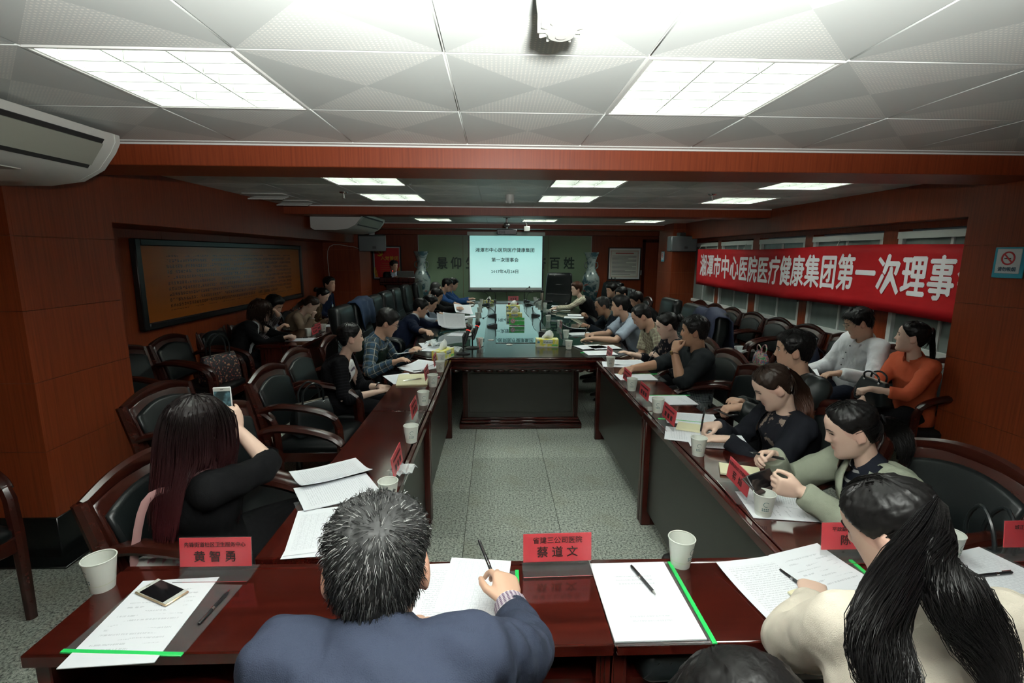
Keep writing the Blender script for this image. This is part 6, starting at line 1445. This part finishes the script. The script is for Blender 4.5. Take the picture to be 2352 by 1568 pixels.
# centre document
folder((.425, 1.235), 0., 'clear folder with a green zip in the middle of the foreground table', .255, .335, edge='x')
sheet((.415, 1.237), .01, PT, 'white title page in the clear folder on the foreground table', z=TZ+.002, w=.235, l=.318, th=.004)
pen((.455, 1.24, TZ+.012), (.42, 1.372, TZ+.012), 'black pen lying on the white title page')
# right foreground
folder((.99, 1.345), .02, 'clear crumpled folder with a green zip before the long ponytail woman', .30, .10, edge='x')
sheet((.815, 1.245), .16, PF, 'printed sheet slipping off the table by the cream sleeve', z=TZ+.002, lift=(.0, .012), curl=.006)
sheet((1.02, 1.30), .30, PS, 'printed sheet under the cream jacket woman’s hand'.replace('’', "'"), z=TZ+.004, lift=(0, .01))
nb = sheet((.90, 1.20), .35, PAPERY, 'small yellow notepad by the cream sleeve', w=.09, l=.12, z=TZ+.008, th=.005, cat='notepad', name='notepad')
pen((.905, 1.235, TZ+.014), (.875, 1.345, TZ+.010), 'black pen lying by the small yellow notepad')
folder((1.56, 1.27), .25, 'clear folder with a green zip at the right edge of the photo', .25, .33, edge='y')
sheet((1.555, 1.285), .25, PG, 'grey printed pages at the right edge of the foreground table', z=TZ+.002, th=.003)
pen((1.45, 1.30, TZ+.010), (1.585, 1.315, TZ+.010), 'black pen on the grey printed pages')
# left side table: open documents of the phone woman
folder((-.60, 1.80), .55, 'clear folder with a green zip under the open documents on the left', .31, .22, edge='y')
sheet((-.725, 2.06), .62-PI/2, PF, 'open printed booklet page, far half, on the left side table', z=TZ+.003, lift=(.012, .0), cx=.02, th=.003)
sheet((-.645, 1.895), .55-PI/2, PF, 'open printed booklet page, near half, on the left side table', z=TZ+.004, lift=(.008, 0), th=.003)
sheet((-.615, 1.62), .22, PG, 'printed form hanging over the table end next to the grey head', z=TZ+.003, w=.20, l=.29, th=.002)
sheet((-.60, 1.60), .10, PS, 'printed form under the top form on the left side table', z=TZ+.001, w=.20, l=.29)
fm = MB(); 
for i in range(7):
    for j in range(5): fm.v.append((-.06+.02*i, -.045+.0225*j, .012+.018*math.sin(i*2.1+j*1.7)*math.cos(j*1.3+i*.7)+.012*math.sin(j*3.1)))
fm.f = [(i*5+j, i*5+j+1, (i+1)*5+j+1, (i+1)*5+j) for i in range(6) for j in range(4)]; fm.m = [0]*len(fm.f)
CRUM = glassy('crumpled_film', (.8, .85, .85), .06, .5)
def crumple(px, py, label, s=1., z=TZ):
    p = az_(px, py, z); o = newobj('crumpled_film', fm.mesh('crumpled_film', CRUM, 0)); o.location = (p[0], p[1], z+.02*s); o.scale = (s, s, s); o.rotation_euler = (0, 0, random.uniform(0, 3)); tag(o, label, 'plastic film'); o.modifiers.new('t', 'SOLIDIFY').thickness = .0008
crumple(925, 1092, 'crumpled clear film beside the near left name card', .9); crumple(1000, 798, 'crumpled clear film by the left tissue box', 1.6); crumple(1040, 812, 'crumpled clear film right of the left tissue box', 1.4)
# further left
nbk = empty('open_notebook', (-.642, 3.72, TZ), .12, 'cream open notebook on the left side table', 'notebook')
MB().box(-.115, .115, -.165, .165, .0005, .012, .002).build('page_block', PAPERY, nbk); MB().box(-.118, .118, -.168, .168, .0003, .002).build('cover', plain('tan_cover', (.25, .16, .08), .6), nbk, 0); MB().box(-.1, .1, -.004, .0, .0119, .0125).build('page_fold', plain('page_shadow_line', (.5, .47, .33), .7), nbk, 0)
pen((-.70, 3.64, TZ+.017), (-.57, 3.70, TZ+.017), 'silver pen lying on the cream notebook', CHROME)
sheet((-.74, 3.78), .5, PF, 'white sheets under the cream notebook', z=TZ+.0, w=.21, l=.297); phone((-.49, 3.86, TZ), .3, 'dark phone with a pink edge behind the cream notebook', plain('pink_case', (.5, .12, .18), .4))
sheet((-.68, 4.22), -.5, PF, 'fan of white sheets on the left side table, upper', z=TZ+.004, lift=(0, .015)); sheet((-.64, 4.14), -.75, PF, 'fan of white sheets on the left side table, lower', z=TZ+.001)
pen((-.70, 4.0, TZ+.006), (-.56, 4.05, TZ+.006), 'black pen beside the fan of sheets on the left')
o = sheet((-.80, 4.60, .80), -1.2, PF, 'printed page held up by the man in the plaid shirt', lift=(.01, .02)); o.rotation_euler = (.12, -.18, -1.2)
sheet((-.62, 5.0), -.25, PT, 'white title page by the left tissue box', z=TZ+.002, th=.003); sheet((-.70, 5.22), .3, PF, 'white sheet behind the title page on the left', z=TZ+.001)
for k, (rx, ry, rz_, dx, dz) in enumerate(((-.2, .75, -1.3, 0, .10), (-.1, .95, -1.35, .08, .11), (.0, .15, -1.3, .05, .018))):
    o = sheet((-.62+dx, 6.33+.03*k, TZ+dz), rz_, PF, ['curved page held by the navy sweater man, left one', 'curved page held by the navy sweater man, right one', 'page lying under the navy sweater man’s hands'][k].replace('’', "'"), lift=(.03, .0), curl=.03); o.rotation_euler = (rx, ry, rz_)
o = sheet((-.52, 7.9, TZ+.09), -1.3, PF, 'tilted page held by the man with glasses in the dark jacket', curl=.02); o.rotation_euler = (-.2, .6, -1.3)
for px, py, a, lb in ((1058, 770, -.2, 'below the light blue sleeves'), (1075, 728, .1, 'long pair beside the dark jacket man'), (1050, 733, -.3, 'folded one at the dark jacket man’s hand'), (1070, 702, .2, 'before the bright blue jacket man'), (1075, 692, .0, 'at the far left, before the blue and yellow man')):
    p = az_(px, py, TZ); sheet((p[0], p[1]), PI/2+a, PF, 'white sheet on the big table '+lb.replace('’', "'"), z=TZ+.0065, lift=(.01, 0))
# big table, right
for px, py, a, m_, lb in ((1357, 798, .5, PT, 'pair of sheets, left one'), (1388, 799, .4, PF, 'pair of sheets, right one'), (1378, 812, .3, PT, 'near edge with a green folder'), (1333, 768, .4, PT, 'under the light blue shirt man’s pen'), (1325, 725, .1, PF, 'pile, topmost'), (1318, 730, .0, PF, 'pile, lower'), (1290, 713, .1, PF, 'before the dotted blouse woman'), (1285, 704, .0, PF, 'under the dotted blouse woman’s hands')):
    p = az_(px, py, TZ); sheet((p[0], p[1]), PI/2+a-.2, m_, 'white sheet on the right of the big table, '+lb.replace('’', "'"), z=TZ+(.0065 if 'topmost' not in lb else .01), th=.003)
p = az_(1378, 814, TZ); folder((p[0], p[1]-.02), PI/2+.1, 'green edged folder at the near right corner of the big table', edge='x')
o = sheet((1.0, 6.18, TZ+.03), 1.45, PT, 'blue bound report held by the balding man', lift=(.0, .05), th=.004); o.rotation_euler = (0, .25, 1.45)
p = az_(1355, 781, TZ); phone((p[0], p[1], TZ), 1.4, 'phone with a gold edge by the light blue shirt man', GOLD); p = az_(1345, 789, TZ); pen((p[0]-.07, p[1], TZ+.006), (p[0]+.07, p[1]+.02, TZ+.006), 'black pen on the big table above the pair of sheets')
W1 = PPL['lightblue']['arms'][1]['W']; pen(W1+np.array([-.09, 0, -.02]), W1+np.array([-.05, .0, .11]), 'black pen held by the light blue shirt man')
# right side tables
for c, a, m_, lb, dz in (((1.12, 3.80), PI/2, PF, 'under the chin resting man’s forearm', .002), ((1.10, 4.25), 1.4, PF, 'at the far end, lower', .001), ((1.20, 4.33), 1.6, PF, 'at the far end, upper curled one', .004), ((1.175, 3.16), PI/2+.03, PT, 'in the green edged folder', .002), ((1.165, 2.78), 1.35, PG, 'with a printed grid', .002), ((1.07, 2.50), 1.2, PF, 'under the yellow notepad', .001), ((1.16, 2.42), 1.35, PF, 'below the writing woman’s hand', .003), ((1.17, 1.83), 1.15, PF, 'under the sage coat woman’s hands', .002), ((1.12, 1.74), 1.42, PS, 'lower one near the bangle', .001)):
    sheet(c, a, m_, 'white printed sheet on the right side table '+lb.replace('’', "'"), z=TZ+dz, th=.002, lift=(0, .01 if 'curled' in lb else 0))
folder((1.19, 3.16), PI/2, 'clear folder with a green zip on the right side table', .235, .33, edge='x'); folder((1.09, 2.62), 1.25, 'clear folder with a green zip under the yellow notepad', edge='x'); folder((1.16, 3.78), PI/2, 'clear folder under the resting forearm', edge='x')
sheet((1.10, 2.60), 1.1, PAPERY, 'thick yellow notepad under the writing hand', w=.11, l=.16, z=TZ+.006, th=.012, cat='notepad', name='notepad'); sheet((1.10, 2.05), 1.2, PAPERY, 'yellow notebook by the sage coat woman’s phone'.replace('’', "'"), w=.12, l=.17, z=TZ+.003, th=.008, cat='notepad', name='notepad')
Wr = PPL['writer']['arms'][1]['W']; pen(Wr+np.array([-.10, -.02, -.045]), Wr+np.array([-.075, .0, .10]), 'black pen in the writing woman’s hand'.replace('’', "'"))
Ws = PPL['sage']['arms'][1]['W']; pen(Ws+np.array([-.12, -.03, .03]), Ws+np.array([.02, -.055, .005]), 'black pen between the sage coat woman’s fingers'.replace('’', "'"))
Wl = PPL['sage']['arms'][-1]['W']; cs = empty('phone_case', tuple(Wl+np.array([-.10, .085, -.005])), .5, 'dark phone wallet case held by the sage coat woman', 'phone case')
MB().box(-.075, .075, -.04, .04, -.004, .004, .003, R=rotm(.5, 0, 0)).build('cover', plain('dark_brown_leather', (.03, .02, .018), .5), cs); MB().box(-.075, .075, -.04, .04, .006, .012, .003, R=rotm(.5, 0, 0)@rotm(.35, 0, 0)).build('phone', BLACK, cs); MB().box(-.07, .07, -.035, .035, .012, .0125, R=rotm(.5, 0, 0)@rotm(.35, 0, 0)).build('display', plain('phone_glass', (.006, .006, .007), .08), cs, 0)
Wh = PPL['hidden']['arms'][-1]['W']; pen(Wh+np.array([-.09, 0, -.03]), Wh+np.array([-.02, .02, .07]), 'dark pen held by the half hidden woman')
Wj = PPL['leather']['arms'][-1]['W']; phone(tuple(Wj+np.array([-.085, .0, -.035])), .3, 'dark phone in the leather jacket man’s hand'.replace('’', "'"), BLACK)
# the raised phone: display shows the room
PD = NT('camera_view_display'); PD.set((.02, .03, .03), .2); n_ = PD.noise(PD.coord('Object', (30, 30, 30)), 1, 2); PD.l(PD.ramp(n_, [(.45, (.004, .006, .007)), (.6, (.05, .11, .12)), (.7, (.3, .4, .4))]), PD.b.inputs['Emission Color']); PD.b.inputs['Emission Strength'].default_value = .8
fdir = nrm(PPL['phone']['HC']-np.array(ph)); Rp = np.stack([nrm(np.cross((0, 0, 1), fdir)), np.cross(fdir, nrm(np.cross((0, 0, 1), fdir))), fdir], 1)
phone(ph, 0, 'white phone held up by the long haired woman', plain('white_phone', (.66, .66, .66), .3), R=Rp, screen=PD.m)
# seated readers under the windows
o = sheet((2.66, 4.10, .66), 1.5, PF, 'printed pages on the white shirt man’s lap'.replace('’', "'"), th=.004, w=.21, l=.30); o.rotation_euler = (-.25, -.38, 1.25)
o = sheet((2.86, 4.62, .50), 1.2, PF, 'white pages on the chair beside the white shirt man')
# left wall desks
for px, py, a, lb in ((690, 780, .1, 'before the bobbed hair woman'), (782, 733, .1, 'mint cover, middle'), (778, 723, .0, 'far one'), (757, 748, .2, 'crumpled, by the beige sweater woman')):
    p = az_(px, py, TZ); sheet((p[0], p[1]), PI/2+a, PF, 'white sheet on the left wall desks '+lb, z=TZ+.001, th=.003)
p = az_(690, 778, TZ); pen((p[0]-.07, p[1]+.01, TZ+.008), (p[0]+.07, p[1]+.04, TZ+.008), 'black pen on the sheet before the bobbed hair woman'); phone(tuple(PPL['gingham']['arms'][1]['W']+np.array([.08, .02, -.01])), .4, 'dark phone in the checked shirt person’s hand'.replace('’', "'"), BLACK)
# badges
def badge(key, label, dz=.3):
    P = PPL[key]; c = P['spine'](.55)+P['fwd']*.155-P['o']; MB().box(-.004, .004, -.03, .03, -.045, .045, R=rotm(0, 0, math.atan2(P['fwd'][1], P['fwd'][0])), o=c).build('badge', plain('badge_white', (.5, .6, .6), .3), P['root'], 0)
    a = P['NB']-P['o']; MB().tube([a+P['rt']*.06+P['fwd']*.04, c+np.array([0, 0, .045]), a-P['rt']*.06+P['fwd']*.04], .0035, 5).build('lanyard', plain('lanyard_blue', (.03, .08, .3), .6), P['root'])
badge('gingham', ''); badge('navyleft', ''); badge('speaker', '')
# ---- tissue boxes
TB = NT('tissue_box_print'); nz = TB.noise(TB.coord('Object', (1, 1, 1)), 26, 2); TB.set(TB.ramp(nz, [(.42, (.70, .72, .55)), (.50, (.74, .68, .22)), (.60, (.70, .62, .05)), (.70, (.45, .58, .15))]), .5); TB = TB.m
TISS = plain('tissue', (.74, .76, .74), .9)
def tissue_box(px, py, rz, label, z=TZ, ends=False, s=1.0):
    p = az_(px, py, z); r = empty('tissue_box', (p[0], p[1], z), rz, label, 'tissue box', 'tissue boxes'); r.scale = (s, s, s); w, d, h = .235, .115, .085
    MB().box(-w/2, w/2, -d/2, d/2, .0005, h, .002).build('box', TB, r); MB().box(-.045, .055, -d/2-.001, -d/2+.001, h*.45, h*.92).build('brand_panel', plain('tissue_panel', (.60, .66, .66), .5), r, 0)
    lettering('Weibrand', .024, plain('tissue_ink', (.03, .05, .06), .6), r, (.005, -d/2-.0016, h*.62), (PI/2, 0, 0), .0006, depth=.0003); MB().box(-w/2+.012, -w/2+.036, -d/2-.001, -d/2+.001, h*.5, h*.75).build('blue_bird_mark', plain('tissue_blue', (.06, .22, .42), .5), r, 0)
    MB().box(-w/2+.002, w/2-.002, -d/2-.0008, -d/2+.001, .0, .008).build('white_edge', PLASW, r, 0); MB().box(w/2-.07, w/2-.01, -d/2-.001, -d/2+.001, .012, .03).build('green_mark', plain('tissue_green', (.12, .45, .12), .5), r, 0)
    rows = []
    for q, (wd, dp, zz, sh) in enumerate(((.055, .012, h-.002, 0), (.06, .03, h+.02, .004), (.05, .026, h+.045, .012), (.03, .012, h+.07, .022), (.004, .002, h+.085, .03))):
        rows.append([(sh+wd*math.cos(a)*(1+.12*math.sin(3*a+q)), dp*math.sin(a)*(1+.3*math.sin(4*a+q)), zz+.008*math.sin(3*a+q)) for a in np.linspace(0, 2*PI, 18, endpoint=False)])
    MB().loft(rows).build('tissue', TISS, r, 70); return r
tissue_box(1256, 795, .0, 'yellow tissue box at the front of the big table'); tissue_box(1018, 822, 1.2, 'yellow tissue box at the far end of the left side table'); tissue_box(1178, 712, .0, 'yellow tissue box farther along the middle of the big table', TZ+.006); tissue_box(1181, 731, .0, 'yellow tissue box just behind the green sign', TZ+.006); tissue_box(1122, 697, .3, 'small yellow tissue box at the far left of the big table', TZ+.006, s=.8)
p = az_(1187, 748, TZ); gs = empty('table_sign', (p[0], p[1], TZ+.006), 0, 'green no smoking table sign in the middle of the big table', 'sign')
MB().box(-.105, .105, -.006, .006, .01, .105, .001, R=rotm(-.08, 0, 0)).build('face', plain('sign_green', (.05, .45, .08), .4), gs); MB().box(-.105, .105, -.04, .04, .0005, .012, .002).build('foot', CHROME, gs)
Rg = rotm(PI/2-.08, 0, 0); og = rotm(-.08, 0, 0)@np.array([-.055, -.0065, .06]); MB().lathe([(.033, 0), (.033, .001), (0, .001)], 24, R=Rg, o=og).build('white_disc', SWH, gs, 0); nosmoke_disc(gs, Rg, og+np.array([0, -.0012, 0]), .03)
lettering('感谢您不吸烟', .021, SWH, gs, tuple(rotm(-.08, 0, 0)@np.array([.04, -.0065, .065])), (PI/2-.08, 0, 0), .0005, depth=.0003)
# ---- microphones
def goose(px, py, rz, label, z=TZ, h=.26, lean=.1):
    p = az_(px, py, z); r = empty('gooseneck_microphone', (p[0], p[1], z), rz, label, 'microphone', 'gooseneck microphones')
    MB().prism([(-.06, 0.0005), (.07, 0.0005), (.07, .018), (-.03, .045), (-.06, .04)], -.06, .06, R=np.array([[0, 0, 1], [1, 0, 0], [0, 1, 0]])).build('base', BLACK, r, 30)
    MB().tube(spline([(0, -.04, .04), (0, -.045, .04+h*.5), (0, -.045+lean*.4, .04+h*.85), (0, -.045+lean, .04+h)], 12), [.008]*4+[.0045]*8, 7).build('gooseneck', BLACK, r); MB().ell((0, -.04+lean, .045+h), (.017, .021, .017)).build('foam_head', BLACK, r); MB().box(-.012, .012, .02, .04, .034, .04, R=rotm(-.2, 0, 0)).build('talk_button', plain('mic_blue', (.05, .09, .25), .4), r, 0)
for k, (px, py, rz) in enumerate(((1131, 750, .1), (1131, 726, .1), (1133, 693, 0), (1117, 701, -.2), (1209, 693, 0), (1214, 701, .2), (1230, 726, -.2), (1249, 768, -.15))):
    goose(px, py, PI/2+rz if px < 1180 else -PI/2+rz, 'black gooseneck microphone on the big table, '+['left strip, nearest', 'left strip, second', 'left strip, farthest', 'by the far left tissue box', 'right strip, farthest', 'right strip, third', 'right strip, second', 'right strip, nearest'][k], TZ, .22 if k != 4 else .26)
for k, (px, py) in enumerate(((1064, 812), (1085, 799))):
    p = az_(px, py, TZ); r = empty('stand_microphone', (p[0], p[1], TZ), 0, ['black microphone on a round desk stand with a glowing red ring, nearer', 'black microphone on a round desk stand with a glowing red ring, farther'][k], 'microphone', 'desk stand microphones')
    MB().lathe([(.07, .0005), (.07, .008), (.02, .016), (.011, .02)], 24).build('foot', BLACK, r); MB().tube([(0, 0, .015), (0, 0, .17)], .008, 8).build('stem', BLACK, r); MB().tube([(0, 0, .16), (.02, .03, .2)], .013, 8).build('clip', BLACK, r)
    d = nrm((.25, .45, .85)); b = np.array([.01, .0, .09]); MB().tube([b, b+d*.06, b+d*.15], [.012, .016, .02], 12).build('handle', BLACK, r); MB().ell(b+d*.185, (.027, .027, .032)).build('foam_head', BLACK, r); MB().tube([b+d*.15+.020*(math.cos(a)*nrm(np.cross(d, (0, 0, 1)))+math.sin(a)*np.cross(d, nrm(np.cross(d, (0, 0, 1))))) for a in np.linspace(0, 2*PI, 17)], .0028, 6).build('light_ring', RE, r)
p = az_(1245, 693, TZ); th_ = empty('thermos', (p[0], p[1], TZ+.006), 0, 'steel thermos flask at the far right of the big table', 'thermos'); MB().lathe([(.034, .0005), (.036, .01), (.036, .17), (.03, .185)], 20).build('flask', plain('brushed_steel', (.42, .37, .30), .3, .9), th_); MB().lathe([(.031, .184), (.031, .22), (.026, .225), (0, .225)], 20).build('lid', BLACK, th_)
for px, py, lb in ((1250, 697, 'black glasses case at the far right of the big table'),):
    p = az_(px, py, TZ); o = MB().box(-.08, .08, -.03, .03, .0005, .04, .015).build('glasses_case', BLACK); o.location = (p[0]+.1, p[1]+.1, TZ+.006); tag(o, lb, 'case')
# ================================================================== BAGS
def handbag(loc, rz, label, mat, w=.30, d=.12, h=.20, strap=.16, hw=None, name='handbag', strapm=None, group=None):
    r = empty(name, loc, rz, label, 'bag', group); strapm = strapm or mat
    MB().loft([rrect(w/2*.92, d/2*.9, .0005, e=.03), rrect(w/2, d/2, .02, e=.04), rrect(w/2*.97, d/2*.85, h*.6, e=.035), rrect(w/2*.86, d/2*.35, h*.97, e=.015), rrect(w/2*.84, d/2*.25, h, e=.01)]).build('body', mat, r, 60)
    MB().box(-w/2*.84, w/2*.84, -.012, .012, h-.008, h+.006, .003).build('clasp_frame', plain('dark_brass', (.25, .22, .18), .3, .8), r)
    for s in (-1, 1):
        MB().tube(spline([(-w*.26, s*.02, h*.9), (-w*.24, s*.03, h+strap*.6), (0, s*.035, h+strap), (w*.24, s*.03, h+strap*.6), (w*.26, s*.02, h*.9)], 16), .007, 7).build('handle', strapm, r)
        for q in (-1, 1): MB().ell((q*w*.26, s*.025, h*.92), (.011, .008, .011)).build('ring', CHROME, r)
    return r
BAGL = mat_leather('bag_leather', (.012, .015, .016), .28)
handbag((-1.28, 3.34, .482), .9, 'black leather handbag on the empty left armchair', BAGL, .30, .14, .22, .13)
FLORAL = NT('floral_canvas'); q1 = FLORAL.noise(FLORAL.coord(), 48, 1); FLORAL.set(FLORAL.ramp(q1, [(.56, (.008, .008, .012)), (.62, (.28, .04, .03)), (.68, (.32, .24, .14))]), .6); FLORAL = FLORAL.m
handbag((-2.66, 4.72, .482), 1.2, 'dark floral tote bag on a left wall armchair', FLORAL, .40, .14, .27, .2, strapm=BAGL)
PINK = plain('pink_leather', (.58, .33, .32), .45); PFLO = NT('pink_floral'); q1 = PFLO.noise(PFLO.coord(), 34, 2); PFLO.set(PFLO.ramp(q1, [(.54, (.62, .60, .57)), (.6, (.55, .24, .27)), (.68, (.5, .3, .34))]), .5); PFLO = PFLO.m
pb = empty('shoulder_bag', (-1.14, 1.615, .482), .5, 'pink floral shoulder bag behind the woman with the phone', 'bag')
pb.scale = (.95, .95, 1.2)
MB().loft([rrect(.11, .05, .0005, e=.03), rrect(.12, .055, .02, e=.03), rrect(.115, .045, .13, e=.03), rrect(.10, .02, .16, e=.015)]).build('body', PFLO, pb, 60); MB().tube([(-.12, .0, .09), (-.11, 0, .14), (0, 0, .165), (.11, 0, .14), (.12, 0, .09)], .009, 7).build('flap_trim', PINK, pb); MB().tube(spline([(.11, 0, .14), (.12, -.02, .26), (.06, -.06, .36), (-.04, -.07, .36), (-.10, -.03, .2), (-.11, 0, .12)], 22), .008, 6, flat=(1.6, .5)).build('strap', PINK, pb)
handbag((1.70, 1.50, .482), 1.3, 'black handbag with braided handles behind the sage coat woman', BAGL, .28, .12, .20, .19)
handbag((2.78, 3.42, .655), 1.5, 'black studded bag on the orange top woman’s lap'.replace('’', "'"), BAGL, .30, .12, .17, .06)
COLB = NT('bright_pattern'); q1 = COLB.noise(COLB.coord(), 30, 2); COLB.set(COLB.ramp(q1, [(.36, (.05, .25, .4)), (.46, (.45, .05, .07)), (.56, (.5, .45, .4)), (.64, (.08, .3, .12))]), .5); COLB = COLB.m
handbag((3.05, 5.45, .482), 1.4, 'bright patterned bag on an armchair under the windows', COLB, .26, .12, .15, .08)
bp = empty('backpack', (3.12, 4.8, .482), W_, 'dark blue backpack on an armchair under the windows', 'bag'); BPM = plain('backpack_navy', (.012, .018, .04), .6, var=.2)
MB().loft([rrect(.15, .09, .0005, e=.05), rrect(.165, .10, .05, e=.06), rrect(.16, .095, .25, e=.06), rrect(.13, .075, .35, e=.06), rrect(.06, .03, .39, e=.03)]).build('body', BPM, bp, 60); MB().loft([rrect(.11, .03, .03, cy=.1, e=.02), rrect(.12, .04, .06, cy=.1, e=.02), rrect(.11, .03, .17, cy=.1, e=.02)]).build('front_pocket', BPM, bp, 60); MB().tube(spline([(-.05, 0, .37), (0, 0, .42), (.05, 0, .37)], 9), .009, 6).build('grab_handle', PLASW, bp)
for s in (-1, 1): MB().tube(spline([(s*.08, -.08, .34), (s*.1, -.15, .25), (s*.11, -.1, .08)], 10), .012, 6, flat=(1.5, .5)).build('strap', BPM, bp)
crumple(1700, 818, 'clear plastic bag on the chair seat under the windows', 2.4, .5)
pu = empty('purse', (.475, 1.185, TZ-.1545), .05, 'black quilted purse on the shelf under the foreground table', 'bag')
MB().loft([rrect(.085, .065, 0, e=.025), rrect(.095, .075, .015, e=.03), rrect(.095, .075, .06, e=.03), rrect(.08, .06, .078, e=.025), rrect(.04, .03, .082, e=.02)]).build('body', BAGL, pu, 60)
for q in range(-2, 3): MB().tube([(q*.035-.02, -.072, .02), (q*.035+.02, -.074, .065)], .0015, 5).build('quilt_stitch', BLACK, pu)
bpy.data.scenes.remove(TS)
for me in [m for m in bpy.data.meshes if m.users == 0]: bpy.data.meshes.remove(me)
